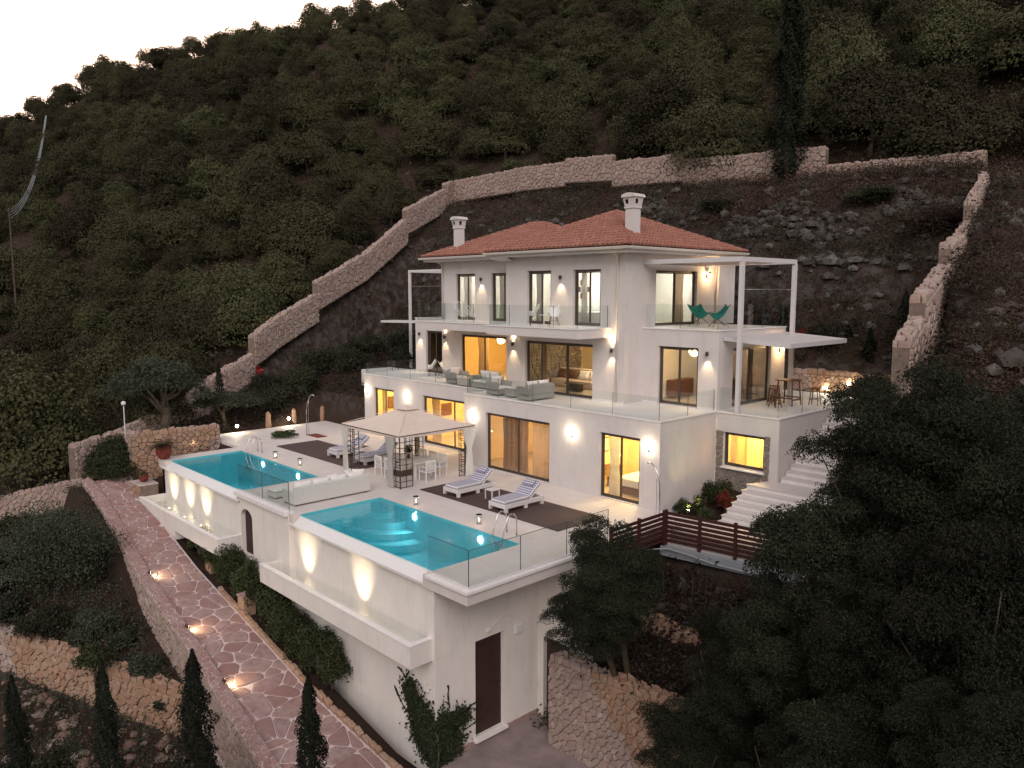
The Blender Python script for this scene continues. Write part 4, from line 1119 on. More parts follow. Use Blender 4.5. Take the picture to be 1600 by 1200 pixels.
s2 = thing('side_staircase', 'stone staircase climbing along the right side wall up to the terrace', 'staircase', (0, 0, 0))
for k in range(13):
    zt = .92+.187*(k+1); y0 = 3.95+.36*k
    m = MB(); m.box(2.72, y0, zt-1.0, 4.3, y0+.36, zt-.04); o = m.build('step', M['coping'], s2); MB().box(2.72, y0-.03, zt-.038, 4.3, y0+.36, zt, .005).build('tread', M['deck'], o)
s3 = thing('garden_steps', 'broad stone steps rising into the dark garden at the far left corner of the villa', 'steps', (0, 0, 0))
for k in range(7):
    m = MB(); m.box(-26.6+.1*k, 1.95+.42*k, -.3, -22.3, 2.37+.42*k, .16*(k+1), .01); m.build('step', M['wallcap'], s3)

# ------------------------------------------------------------------ slatted fence
fc = thing('slatted_fence', 'dark red wooden fence of wide horizontal slats in front of the garden stairs', 'fence', (0, 0, 0))
FA, FB = Vector((1.35, -1.42, 0)), Vector((6.3, -.75, 0)); fd = (FB-FA); FL = fd.length; fd.normalize(); fn_ = Vector((-fd.y, fd.x, 0))
fz = -.52
tag(MB().prism([(1.22, -1.36), (6.3, -.70), (6.3, .78), (1.22, .78)], -.7, -.12).build('stair_paving', M['deck']), kind='structure')
for k in range(5):
    p = FA+fd*(FL*k/4-.0); m = MB(); a = p-fd*.05-fn_*.05; q = p+fd*.05+fn_*.05
    m.prism([tuple((p-fd*.05-fn_*.04)[:2]), tuple((p+fd*.05-fn_*.04)[:2]), tuple((p+fd*.05+fn_*.04)[:2]), tuple((p-fd*.05+fn_*.04)[:2])], fz-.35, fz+1.14); m.build('post', M['fence'], fc)
for bay in range(4):
    for r in range(7):
        a = FA+fd*(FL*bay/4+.055); b_ = FA+fd*(FL*(bay+1)/4-.055); z = fz+.08+r*.157
        m = MB(); beam(m, (a.x, a.y, z), (b_.x, b_.y, z), .025, .112); m.build('slat', M['fence'], fc)
FC = Vector((1.38, -4.4, 0))
f2 = thing('slatted_fence', 'short return of the dark red slatted fence half hidden behind the leaning tree', 'fence', (0, 0, 0))
for k in range(3):
    y = -1.5-1.45*k; m = MB(); m.box(1.31, y-.04, fz-.2, 1.41, y+.04, fz+1.14) if k else m.box(1.31, y-.09, fz-.2, 1.41, y-.03, fz+1.14); m.build('post', M['fence'], f2)
for bay in range(2):
    for r in range(7):
        z = fz+.08+r*.157; m = MB(); beam(m, (1.36, -1.6-1.4*bay, z), (1.36, -2.9-1.45*bay, z), .025, .112); m.build('slat', M['fence'], f2)
kbm = MB(); beam(kbm, FA+Vector((-.1, -.06, fz-.27)), FB+Vector((0, -.06, fz-.27)), .26, .34); tag(kbm.build('fence_footing', M['pipe']), 'grey rendered footing under the slatted fence', 'footing')
hp = MB(); hp.tube([(.9, -3.0, -.85), (1.1, -2.0, -.72), (1.6, -1.66, -.66), (2.4, -1.62, -.68), (3.2, -1.5, -.80), (4.3, -1.35, -.82), (5.3, -1.18, -.80), (6.2, -1.15, -.72)], .035, 6)
tag(hp.build('hose', M['pipe'], None, True), 'pale blue hose lying along the foot of the slatted fence', 'hose')
sb = thing('slat_barrier', 'low dark red slatted timber barrier on the ground above the tall rubble wall', 'fence', (0, 0, 0))
for r in range(7):
    m = MB(); beam(m, (1.25, -4.55+.02*r, -3.92+.13*r), (4.55, -4.55+.02*r, -3.72+.13*r), .03, .10); m.build('slat', M['fence'], sb)
# tall rubble wall by the drive
boundary_wall('drive_retaining_wall', 'tall orange rubble stone wall beside the drive in front of the dark trees', [((1.02, -6.84, -3.05), (4.0, -6.84, -2.92)), ((4.0, -6.84, -2.92), (8.2, -6.84, -2.75))], .45, -1, .20, 2.95, seed=15, individual=M['rubble_obj'], stretch=1.15, h=.06)
boundary_wall('rubble_terrace_wall', 'small dry stone terrace wall in the earth below the slatted fence', [((2.2, -4.25, -2.0), (4.6, -4.1, -2.3)), ((4.6, -4.1, -2.3), (5.5, -4.3, -2.9))], .35, -1, .22, 1.0, seed=16, individual=M['rubble_obj'], limit=90)
boundary_wall('rough_garden_wall', 'rough tapering stone wall falling away from the right end of the slatted fence', [((5.2, -4.3, -2.7), (5.6, -2.7, -1.7)), ((5.6, -2.7, -1.7), (6.1, -1.1, -.75))], .4, 1, .22, 1.1, seed=17, individual=M['rubble_obj'], limit=60)
# walls behind the right terrace
boundary_wall('terrace_back_wall', 'low stone wall with small round lamps at the back of the right terrace', [((-1.4, 12.25, 4.22), (2.2, 12.3, 4.22)), ((2.2, 12.3, 4.22), (5.6, 12.35, 4.22))], .35, -1, .27, .95, seed=18, individual=M['rubble_obj'], limit=120)
boundary_wall('upper_garden_wall', 'stone garden wall glowing orange behind the cypresses on the right', [((-1.0, 16.2, 6.5), (3.0, 16.5, 6.45)), ((3.0, 16.5, 6.45), (5.0, 16.6, 6.4))], .4, -1, .3, 1.9, seed=19)
boundary_wall('upper_garden_wall', 'second stone garden wall higher up behind the right terrace', [((-1.2, 18.0, 8.0), (4.4, 18.4, 7.9))], .4, -1, .3, 1.2, seed=20)
m = MB(); m.box(2.66, 3.76, 3.1, 5.6, 12.2, 3.34); 
tag(MB().box(2.70, 8.7, 3.05, 6.6, 12.2, 3.345).build('terrace_paving', M['deck']), kind='structure')

# ------------------------------------------------------------------ outdoor furniture
def mat_rug(name, label, x0, y0, x1, y1):
    o = thing(name, label, 'decking', (x0, y0, 0)); n = int((y1-y0)/.145)
    mb = MB()
    for k in range(n): mb.box(0, k*(y1-y0)/n+.003, .004, x1-x0, (k+1)*(y1-y0)/n-.003, .026)
    mb.build('planks', M['mat'], o)['kind'] = 'stuff'
mat_rug('decking_panel', 'dark brown decking panel under the two right sun loungers', -8.6, -4.52, -.84, -2.1)
mat_rug('decking_panel', 'dark brown decking panel under the two left sun loungers behind the gazebo', -21.1, -4.52, -13.4, -2.1)

def make_lounger(label):
    t = thing('sun_lounger', label, 'sun lounger', (0, 0, 0), group='sun loungers by the pools'); W = .42
    m = MB()   # frame: head towards +y, foot at y=0
    for s in (-1, 1): m.box(s*W-.04, 0, .17, s*W+.04, 2.0, .33)
    m.box(-W+.04, 0, .17, W-.04, .07, .33); m.box(-W+.04, 1.93, .17, W-.04, 2.0, .33)
    m.box(-W+.04, .07, .27, W-.04, 1.3, .31)
    m.build('frame', M['grey_wicker'] if False else M['white_metal'], t)
    for s in (-1, 1):
        for y in (.0, 1.0, 1.87): MB().box(s*W-.045, y, 0.03, s*W+.045, y+.13, .168).build('leg', M['white_metal'], t)
    c = MB(); c.box(-.39, .04, .335, .39, 1.30, .45, .035); c.build('mattress', M['print'], t)
    a = R(38); b = MB(); b.box(-.39, 0, .0, .39, .78, .11, .035); b.xf(Matrix.Translation((0, 1.32, .35))@Matrix.Rotation(a, 4, 'X')); b.build('backrest_cushion', M['print'], t)
    b = MB(); b.box(-.40, 0, -.05, .40, .76, -.01); b.xf(Matrix.Translation((0, 1.32, .35))@Matrix.Rotation(a, 4, 'X')); b.build('backrest', M['white_metal'], t)
    b = MB(); b.box(-.27, .42, .11, .27, .70, .18, .035); b.xf(Matrix.Translation((0, 1.32, .35))@Matrix.Rotation(a, 4, 'X')); b.build('head_pillow', M['print'], t)
    return t
l1 = make_lounger('sun lounger left of the small side table on the right decking'); l1.location = (-6.93, -4.25, 0)
dup(l1, (-4.05, -4.38, 0), 0, 'sun lounger nearest the pool ladder, right of the small side table')
dup(l1, (-16.6, -3.85, 0), 0, 'sun lounger partly seen left of the gazebo curtain, farthest from the camera')
dup(l1, (-14.35, -3.75, 0), 0, 'sun lounger on the left decking, nearest the gazebo')
def side_table(x, y, label):
    t = thing('side_table', label, 'side table', (x, y, 0)); h = .42
    MB().box(-.22, -.22, h-.035, .22, .22, h, .008).build('table_top', M['white_metal'], t)
    for a in (-1, 1):
        for b in (-1, 1): MB().box(a*.19-.018, b*.19-.018, .028, a*.19+.018, b*.19+.018, h-.036).build('leg', M['white_metal'], t)
side_table(-5.45, -3.35, 'small square white side table between the two right sun loungers'); side_table(-15.5, -3.0, 'small square side table between the two left sun loungers')

def cushion(name, cx, cy, cz, sx, sy, sz, rz, rx, mat, parent, ry=0):
    P = []; n = 10
    for i in range(n+1):
        row = []
        for j in range(n+1):
            u, v = i/n*2-1, j/n*2-1; row.append((u, v))
        P.append(row)
    m = MB(); f = lambda u, v: (max(0, (1-u**4)*(1-v**4)))**.5
    for s in (1, -1):
        G = [[((u*sx/2*(1-.07*(1-abs(v)**3)) , v*sy/2*(1-.07*(1-abs(u)**3)), s*sz/2*f(u, v))) for u, v in row] for row in P]
        if s < 0: G = G[::-1]
        m.grid(G)
    m.xf(Matrix.Translation((cx, cy, cz))@Matrix.Rotation(rz, 4, 'Z')@Matrix.Rotation(rx, 4, 'X')@Matrix.Rotation(ry, 4, 'Y'))
    return m.build(name, mat, parent, True)

# long white sofa with its back to the camera
sf = thing('corner_sofa', 'long white corner sofa seen from behind between the two pools', 'sofa', (0, 0, 0))
MB().box(-9.86, -9.5, .06, -9.72, -6.15, .74, .02).build('backrest', M['wicker'], sf)
MB().box(-10.7, -9.5, .06, -9.87, -9.36, .55, .02).build('armrest', M['wicker'], sf); MB().box(-10.7, -6.29, .06, -9.87, -6.15, .55, .02).build('armrest', M['wicker'], sf)
MB().box(-10.7, -9.35, .06, -9.87, -6.3, .26, .015).build('seat_base', M['wicker'], sf)
for y in (-9.4, -7.85, -6.3):
    for x in (-10.6, -9.82): MB().box(x-.03, y-.03, .0, x+.03, y+.03, .06).build('foot', M['dark_metal'], sf)
for k in range(3): MB().box(-10.68, -9.33+k*1.01, .265, -9.9, -8.34+k*1.01, .41, .04).build('seat_cushion', M['cushion'], sf)
for k in range(4): cushion('back_cushion', -10.0, -8.95+k*.78, .62, .76, .5, .2, PI/2, R(74), M['cushion'], sf)
cushion('throw_pillow', -10.3, -6.75, .70, .5, .5, .18, PI/2+.5, R(62), M['cushion'], sf); cushion('throw_pillow', -10.15, -6.45, .68, .5, .5, .18, PI/2-.7, R(70), M['cushion'], sf); cushion('throw_pillow', -10.2, -7.5, .66, .5, .5, .16, PI/2+.2, R(50), M['cushion'], sf)
ot = thing('footstool', 'low white wicker footstool at the left end of the long sofa', 'footstool', (-11.6, -9.2, 0))
MB().box(-.35, -.35, .05, .35, .35, .24, .015).build('base', M['wicker'], ot); MB().box(-.34, -.34, .245, .34, .34, .36, .04).build('cushion', M['cushion'], ot)

# gazebo with curtains
gz = thing('gazebo', 'square gazebo with a taupe tent roof, lattice posts and white curtains', 'gazebo', (0, 0, 0))
gx0, gx1, gy0, gy1, ze_ = -13.4, -9.05, -5.2, -1.15, 2.24; pk = (-11.25, -3.15, 3.06)
cor = [(gx0, gy0), (gx1, gy0), (gx1, gy1), (gx0, gy1)]
for i in range(4):
    a, b_ = cor[i], cor[(i+1) % 4]; n = 12; rows = []
    for j in range(n+1):
        t = j/n; row = []
        for k in range(n+1):
            s = k/n; ex, ey = a[0]+(b_[0]-a[0])*s, a[1]+(b_[1]-a[1])*s
            x = ex+(pk[0]-ex)*t; y = ey+(pk[1]-ey)*t; z = ze_+(pk[2]-ze_)*t-.10*math.sin(PI*s)*(1-t)-.07*math.sin(PI*t)
            row.append((x, y, z))
        rows.append(row)
    m = MB(); m.grid(rows); 
    val = [[(a[0]+(b_[0]-a[0])*k/n, a[1]+(b_[1]-a[1])*k/n, ze_-.10*math.sin(PI*k/n)-d) for k in range(n+1)] for d in (.0, .06)]
    m.grid(val); m.build('roof_panel', M['canvas'], gz, True)
    m = MB(); beam(m, (a[0], a[1], ze_-.02), (b_[0], b_[1], ze_-.02), .03, .03); m.build('eaves_rail', M['dark_metal'], gz)
    m = MB(); m.tube([(a[0], a[1], ze_+.01), pk], .012, 5); m.build('roof_rib', M['canvas'], gz)
m = MB(); m.add([(pk[0]-.42, pk[1]-.4, pk[2]-.12), (pk[0]+.42, pk[1]-.4, pk[2]-.12), (pk[0]+.42, pk[1]+.4, pk[2]-.12), (pk[0]-.42, pk[1]+.4, pk[2]-.12), (pk[0], pk[1], pk[2]+.06)], [(0, 1, 4), (1, 2, 4), (2, 3, 4), (3, 0, 4)]); m.build('vent_cap', M['canvas'], gz)
def curtain(parent, x, y, z0, z1, w0, wt, w1, ax, name='curtain', mat='curtain', tie=.42, seed=0, open_=False):
    rows = []; n = 40; rg = random.Random(seed)
    for j in range(15):
        t = j/14; z = z1+(z0-z1)*t
        w = (w0+(wt-w0)*(t/tie)**1.4) if t < tie else (wt+(w1-wt)*((t-tie)/(1-tie))**.7)
        row = []
        for k in range(n+1):
            u = k/n-.5; d = .045*math.sin(k/n*2*PI*5.5+seed)*(.5+w)+.02*math.sin(k*1.7+t*3)
            row.append((x+u*w, y+d, z) if ax == 'Y' else (x+d, y+u*w, z))
        rows.append(row)
    return MB().grid(rows).build(name, M[mat], parent, True)
def lattice(x, y, sx, sy):
    o = MB(); L = .62
    o.box(x-.02, y-.02, 0, x+.02, y+.02, ze_-.03); rt = o.build('lattice_post', M['dark_metal'], gz)
    for (dx, dy) in ((sx, 0), (0, sy)):
        m = MB()
        for k in (1, 2): 
            ex, ey = x+dx*L*k/2, y+dy*L*k/2; m.box(ex-.013, ey-.013, .02, ex+.013, ey+.013, ze_-.08)
        for r in range(10):
            z = .05+r*.235; a, b_ = (x+dx*.025, y+dy*.025), (x+dx*L, y+dy*L)
            m.box(min(a[0], b_[0])-(.0 if dx else .012), min(a[1], b_[1])-(.0 if dy else .012), z-.012, max(a[0], b_[0])+(.0 if dx else .012), max(a[1], b_[1])+(.0 if dy else .012), z+.012)
        m.build('lattice', M['dark_metal'], rt)
        if sx < 0 and sy > 0:
            p = MB(); a, b_ = (x+dx*.03, y+dy*.03), (x+dx*(L-.02), y+dy*(L-.02))
            p.box(min(a[0], b_[0])-(.0 if dx else .006), min(a[1], b_[1])-(.0 if dy else .006), .53, max(a[0], b_[0])+(.0 if dx else .006), max(a[1], b_[1])+(.0 if dy else .006), .74); p.build('solid_panel', M['dark_metal'], rt)
lattice(-9.2, -5.05, -1, 1); lattice(-9.2, -1.3, -1, -1); lattice(-13.25, -5.05, 1, 1); lattice(-13.25, -1.3, 1, -1)
curtain(gz, -9.75, -5.15, .04, 2.15, .75, .30, .42, 'Y', seed=1); curtain(gz, -9.0, -1.5, .04, 2.15, .85, .24, .5, 'X', seed=2)
curtain(gz, -13.2, -5.15, .04, 2.15, .65, .26, .4, 'Y', seed=3); curtain(gz, -13.2, -1.2, .04, 2.15, .4, .2, .3, 'Y', seed=4)

# dining set
tb = thing('dining_table', 'white slatted dining table laid under the gazebo', 'table', (-10.95, -3.25, 0))
for k in range(7): MB().box(-1.0, -.5+k*.143, .70, 1.0, -.5+k*.143+.135, .735).build('top_slat', M['white'], tb)
MB().box(-.9, -.42, .62, .9, .42, .698).build('apron', M['white'], tb)
for a in (-1, 1):
    for b_ in (-1, 1): MB().box(a*.88-.045, b_*.40-.045, 0, a*.88+.045, b_*.40+.045, .618).build('leg', M['white'], tb)
def make_chair(label):
    t = thing('dining_chair', label, 'chair', (0, 0, 0), group='white dining chairs round the gazebo table'); W = .25
    MB().box(-W, -.24, .40, W, .24, .44).build('seat', M['white'], t); MB().box(-W+.02, -.22, .441, W-.02, .22, .49, .02).build('seat_cushion', M['print'], t)
    for s in (-1, 1):
        MB().box(s*W-.02, .20, 0, s*W+.02, .25, .64).build('leg', M['white'], t)
        m = MB(); m.box(s*W-.02, -.28, 0, s*W+.02, -.235, .92); m.build('leg', M['white'], t)
        MB().box(s*W-.03, -.26, .642, s*W+.03, .27, .67).build('armrest', M['white'], t)
    m = MB(); m.box(-W+.02, -.28, .84, W-.02, -.245, .93); m.box(-W+.02, -.275, .52, W-.02, -.25, .56); m.build('back_frame', M['white'], t)
    for k in range(5): MB().box(-W+.06+k*.088, -.27, .561, -W+.095+k*.088, -.255, .839).build('back_slat', M['white'], t)
    return t
ch = make_chair('white dining chair at the table end, just right of the near lattice post'); ch.location = (-9.95, -2.35-1.0, 0); ch.rotation_euler = (0, 0, PI/2)
ch.location = (-9.62, -3.35, 0)
for (x, y, rz, lb) in [(-11.75, -4.15, 0, 'white dining chair, left of the two standing along the pool side of the table'), (-11.0, -4.15, 0, 'white dining chair half behind the near gazebo curtain'), (-11.6, -2.35, PI, 'white dining chair on the house side of the table, left'), (-10.85, -2.35, PI, 'white dining chair on the house side of the table, middle'), (-10.1, -2.35, PI+.2, 'white dining chair on the house side of the table, right end')]:
    dup(ch, (x, y, 0), rz, lb)
for k, (dx, dy) in enumerate([(-.75, -.28), (0.0, -.3), (-.6, .28), (.1, .28), (.72, .0)]):
    m = MB(); m.lathe([(.0001, 0), (.10, .0), (.15, .018), (.14, .02), (.09, .008)], (0, 0, 0), 18)
    o = m.build('plate', M['cushion']); o.location = (-10.95+dx, -3.25+dy, .737); tag(o, ['dinner plate at the left end of the gazebo table, pool side', 'dinner plate in the middle of the pool side of the gazebo table', 'dinner plate at the left end of the gazebo table, house side', 'dinner plate in the middle of the house side of the gazebo table', 'dinner plate at the right end of the gazebo table'][k], 'plate', 'plates on the gazebo table')
vz = thing('plant_vase', 'dark leafy plant in a vase in the middle of the gazebo table', 'plant', (-11.1, -3.25, .737)); MB().lathe([(.05, 0), (.08, .06), (.06, .17), (.045, .2)], (0, 0, 0), 14).build('vase', M['dark_metal'], vz, True)
g_ = np.random.default_rng(3); c_ = g_.normal(0, 1, (260, 3)); c_ /= np.linalg.norm(c_, axis=1)[:, None]; v_, q_ = leaf_cloud(c_*.24*g_.uniform(.5, 1, (260, 1))+[0, 0, .42], c_, .09, .5, .6, 3); link('foliage', np_mesh('foliage', v_, q_, M['leaf_dark']), vz)

def candle(x, y, label):
    t = thing('candle_lantern', label, 'lantern', (x, y, .003), group='glass candle lanterns on the pool edge')
    MB().lathe([(.115, .012), (.115, .33), (.109, .33), (.109, .012)], (0, 0, 0), 18).build('glass_cylinder', M['clear'], t, True)
    MB().lathe([(.117, .322), (.117, .333), (.107, .333), (.107, .322), (.117, .322)], (0, 0, 0), 18).build('rim', M['steel'], t)
    MB().cyl((0, 0, 0), .12, .012, 18).build('base', M['cushion'], t); MB().cyl((0, 0, .013), .04, .1, 12).build('candle', M['cushion'], t)
    MB().lathe([(.001, .118), (.016, .14), (.011, .165), (.001, .195)], (0, 0, 0), 8).build('flame', M['candle'], t)
for a in [(-6.87, -5.98, 'candle lantern on the edge of the big pool nearest the gazebo'), (-3.37, -5.85, 'candle lantern on the edge of the big pool nearest the ladder'), (-18.35, -5.95, 'candle lantern by the left pool, nearest its ladder'), (-16.09, -5.85, 'candle lantern by the left pool, nearest the gazebo')]: candle(*a)

def ladder(x, label):
    t = thing('pool_ladder', label, 'pool ladder', (x, -6.33, 0), group='steel pool ladders')
    for s in (-.24, .24):
        m = MB(); m.tube([(s, .52, .0), (s, .52, .5), (s, .48, .66), (s, .38, .76), (s, .25, .78), (s, .12, .70), (s, .02, .5), (s, -.12, .1), (s, -.13, -.9)], .021, 10); m.build('handrail', M['steel'], t, True)
        MB().cyl((s, .52, 0), .04, .015, 12).build('flange', M['steel'], t)
    for k in range(3): MB().box(-.22, -.17, -.2-.25*k, .22, -.09, -.17-.25*k).build('rung', M['steel'], t)
ladder(-1.75, 'steel pool ladder at the right end of the larger pool'); ladder(-20.3, 'steel pool ladder at the far left end of the smaller pool')

def pot(x, y, z, s, label, frond=True):
    t = thing('potted_plant', label, 'potted plant', (x, y, z))
    MB().lathe([(.17*s, 0), (.24*s, .05*s), (.36*s, .30*s), (.37*s, .42*s), (.31*s, .58*s), (.35*s, .62*s), (.35*s, .66*s), (.28*s, .66*s), (.27*s, .58*s)], (0, 0, 0), 24).build('pot', M['terracotta_pot'], t, True)
    MB().cyl((0, 0, .56*s), .28*s, .02, 20).build('soil', M['soil'], t)
    fr = MB(); rg = random.Random(int(x*10))
    for k in range(46 if frond else 22):
        an = rg.uniform(0, 2*PI); L = (rg.uniform(.7, 1.15) if frond else rg.uniform(.3, .5))*1.0; el = rg.uniform(.15, 1.2); P0 = Vector((0, 0, .6*s)); last = None
        d = Vector((math.cos(an), math.sin(an), 0)); sd = Vector((-d.y, d.x, 0))
        pts = [P0+d*(L*q*math.cos(el)*1.0)+Vector((0, 0, L*(math.sin(el)*q-.55*q*q))) for q in [i/7 for i in range(8)]]
        for i in range(7):
            for b_ in range(3 if frond else 1):
                q = pts[i].lerp(pts[i+1], b_/3)
                if frond and i:
                    for sg in (-1, 1):
                        e = q+sd*sg*.16*math.sin(PI*(i+b_/3)/7.5)+d*.05-Vector((0, 0, .02)); fr.add([tuple(q), tuple(q+d*.03), tuple(e)], [(0, 1, 2)])
            if not frond: fr.add([tuple(pts[i]-sd*.03), tuple(pts[i]+sd*.03), tuple(pts[i+1]+sd*.03), tuple(pts[i+1]-sd*.03)], [(0, 1, 2, 3)])
    fr.build('fronds', M['leaf_green'], t)
pot(-21.95, -9.98+.05, .0, 1.0, 'big red glazed pot with a dark palm on the corner of the left pool'); pot(-22.95, -10.6, -1.2, .62, 'small red pot with a green plant on the stone planter block', False)

# terrace and balcony furniture
def shell_chair(x, y, z, rz, label, group, src=[None]):
    if src[0] is None:
        t = thing('shell_chair', label, 'chair', (x, y, z), rz, group)
        rows = []
        for i in range(9):
            v = i/8
            row = []
            for j in range(13):
                u = j/12*2-1; w = .29-.02*v
                px = u*w; py = .22-.42*v-.05*(1-u*u)*v; pz = .44+.02*(1-v)*0+(.0 if v < .45 else (v-.45)*.72)+abs(u)**3*.20*(1-.3*v)+(-.03*(1-u*u)) 
                row.append((px, py, pz))
            rows.append(row)
        MB().grid(rows).build('shell', M['white'], t, True)
        for a in (-1, 1):
            for b_ in (-1, 1): MB().tube([(a*.12, b_*.10-.02, .42), (a*.24, b_*.22-.02, 0)], .014, 6, r1=.010).build('leg', M['wood'], t)
        m = MB(); m.tube([(-.17, -.14, .24), (.17, .14, .24)], .005, 4); m.tube([(-.17, .10, .24), (.17, -.18, .24)], .005, 4); m.build('brace', M['dark_metal'], t)
        src[0] = t; return t
    return dup(src[0], (x, y, z), rz, label, group)
G1_ = 'white shell chairs'
shell_chair(-17.9, 3.35, 3.36, 2.6, 'white shell chair at the far left of the terrace, turned to the sea', G1_); shell_chair(-17.0, 3.45, 3.36, -1.2, 'white shell chair on the terrace just left of the wicker armchairs', G1_)
shell_chair(-8.25, 1.75, 6.56, 2.3, 'white shell chair on the upper balcony, facing right', G1_); shell_chair(-6.95, 1.65, 6.56, -2.2, 'white shell chair on the upper balcony, facing left, beside the rightmost french window', G1_)
tag(MB().lathe([(.16, 0), (.16, .02), (.02, .03), (.02, .45), (.22, .46), (.22, .48)], (-7.6, 1.7, 6.56), 18).build('balcony_table', M['white'], None, True), 'little round white table between the two balcony shell chairs', 'table')

def armchair(x, y, rz, L, label, group='grey wicker lounge seats on the terrace'):
    t = thing('wicker_sofa' if L > 1 else 'wicker_armchair', label, 'sofa' if L > 1 else 'armchair', (x, y, 3.36), rz, group)
    MB().box(-L/2, -.4, .05, L/2, .4, .27, .02).build('seat_base', M['grey_wicker'], t)
    for s in (-1, 1): MB().box(s*L/2-.06, -.4, .272, s*L/2+.06, .4, .62, .02).build('armrest', M['grey_wicker'], t)
    MB().box(-L/2+.062, -.4, .272, L/2-.062, -.27, .72, .02).build('backrest', M['grey_wicker'], t)
    n = 2 if L > 1 else 1; w_c = (L-.14)/n
    for k in range(n):
        xx = -L/2+.07+w_c*(k+.5)
        MB().box(xx-w_c/2+.01, -.26, .275, xx+w_c/2-.01, .39, .40, .04).build('seat_cushion', M['cushion'], t); cushion('back_cushion', xx, -.18, .62, w_c*.95, .48, .18, 0, R(75), M['cushion'], t)
    return t
armchair(-14.3, 2.2, -PI/2+.0, .85, 'grey wicker armchair at the left end of the terrace lounge group'); armchair(-11.75, 2.0, PI, 1.5, 'grey wicker two seat sofa with white cushions in front of the yellow room')
armchair(-9.6, .8, -PI/2, .85, 'grey wicker armchair left of the white sofa on the near part of the terrace'); armchair(-7.35, .95, PI/2, 1.55, 'white cushioned sofa seen from behind in front of the living room window')
def low_table(x, y, sx, label):
    t = thing('coffee_table', label, 'coffee table', (x, y, 3.36)); MB().box(-sx/2, -.3, .04, sx/2, .3, .40, .02).build('body', M['grey_wicker'], t); MB().box(-sx/2-.01, -.31, .401, sx/2+.01, .31, .425, .005).build('table_top', M['white_metal'], t)
low_table(-13.2, 1.95, .9, 'grey wicker coffee table between armchair and sofa at the left of the terrace'); low_table(-8.55, .75, .6, 'grey wicker coffee table beside the white cushioned sofa')

def acapulco(x, y, rz, label, group='white wire lounge chairs on the upper balcony'):
    t = thing('wire_lounge_chair', label, 'chair', (x, y, 6.56), rz, group); Mx = Matrix.Translation((0, 0, .62))@Matrix.Rotation(R(-52), 4, 'X')
    ring = [Mx@Vector((.42*math.cos(2*PI*k/28), .48*math.sin(2*PI*k/28), 0)) for k in range(28)]
    MB().tube(ring, .014, 6, True).build('hoop', M['white'], t, True)
    c = MB(); hub = Mx@Vector((0, -.08, -.30))
    for k in range(40):
        p = Mx@Vector((.42*math.cos(2*PI*k/40), .48*math.sin(2*PI*k/40), 0)); c.tube([p, p.lerp(hub, .55)+(hub-p).normalized()*0+Mx.to_3x3()@Vector((0, 0, -.07)), hub], .005, 3)
    c.build('cord_seat', M['white'], t)
    for s in (-1, 1): MB().tube([(s*.3, .3, .42), (s*.27, .28, 0), (s*.27, -.3, 0), (s*.3, -.3, .55)], .011, 5).build('leg', M['white'], t)
acapulco(-14.6, 2.65, .4, 'white wire lounge chair on the upper balcony, left of the pair'); acapulco(-13.6, 2.45, -.9, 'white wire lounge chair on the upper balcony, right of the pair, turned sideways')

def butterfly(x, y, rz, label):
    t = thing('butterfly_chair', label, 'chair', (x, y, 6.56), rz, 'teal butterfly chairs'); rows = []
    tips = [(-.38, -.38, .98), (.38, -.38, .98), (.40, .40, .62), (-.40, .40, .62)]
    for i in range(9):
        v = i/8; row = []
        for j in range(9):
            u = j/8; a = Vector(tips[0]).lerp(Vector(tips[1]), u); b_ = Vector(tips[3]).lerp(Vector(tips[2]), u); p = a.lerp(b_, v)
            sag = math.sin(PI*v)**.8*(.38)*(.55+.45*math.sin(PI*u))+.14*math.sin(PI*u)*(1-v)+.06*math.sin(PI*u)*v
            p.z -= sag; row.append(tuple(p))
        rows.append(row)
    MB().grid(rows).build('sling', M['teal'], t, True)
    m = MB()
    for a, b_ in (((-.38, -.38, .97), (.36, .36, 0)), ((.38, -.38, .97), (-.36, .36, 0)), ((.4, .4, .61), (-.3, -.34, 0)), ((-.4, .4, .61), (.3, -.34, 0))): m.tube([a, b_], .012, 6)
    m.build('frame', M['dark_metal'], t)
butterfly(-3.0, 6.9, -PI/2-.35, 'teal butterfly chair in front of the upper sliding door'); butterfly(-1.6, 6.3, PI-.75, 'teal butterfly chair at the corner of the right balcony, side on')

# bar table and stools
bt = thing('bar_table', 'tall square wooden bar table on the right terrace', 'table', (1.15, 7.35, 3.36))
for k in range(5): MB().box(-.40, -.40+k*.161, 1.03, .40, -.40+k*.161+.155, 1.07).build('top_board', M['wood'], bt)
for a in (-1, 1):
    for b_ in (-1, 1): MB().tube([(a*.30, b_*.30, 1.025), (a*.38, b_*.38, 0)], .032, 4).build('leg', M['wood'], bt)
m = MB(); 
for a in (-1, 1): m.box(a*.36-.02, -.34, .22, a*.36+.02, .34, .28); m.box(-.34, a*.36-.02, .29, .34, a*.36+.02, .34)
m.build('footrest', M['wood'], bt)
def stool(x, y, label, h=.72):
    t = thing('bar_stool', label, 'stool', (x, y, 3.36), rng.uniform(-.3, .3), 'wooden bar stools')
    MB().box(-.19, -.15, h-.035, .19, .15, h, .01).build('seat', M['wood'], t)
    for a in (-1, 1):
        for b_ in (-1, 1): MB().tube([(a*.13, b_*.10, h-.037), (a*.19, b_*.17, 0)], .022, 4).build('leg', M['wood'], t)
    m = MB(); 
    for a in (-1, 1): m.tube([(a*.175, -.15, .2), (a*.175, .15, .2)], .014, 4); m.tube([(-.17, a*.14, .27), (.17, a*.14, .27)], .014, 4)
    m.build('rung', M['wood'], t)
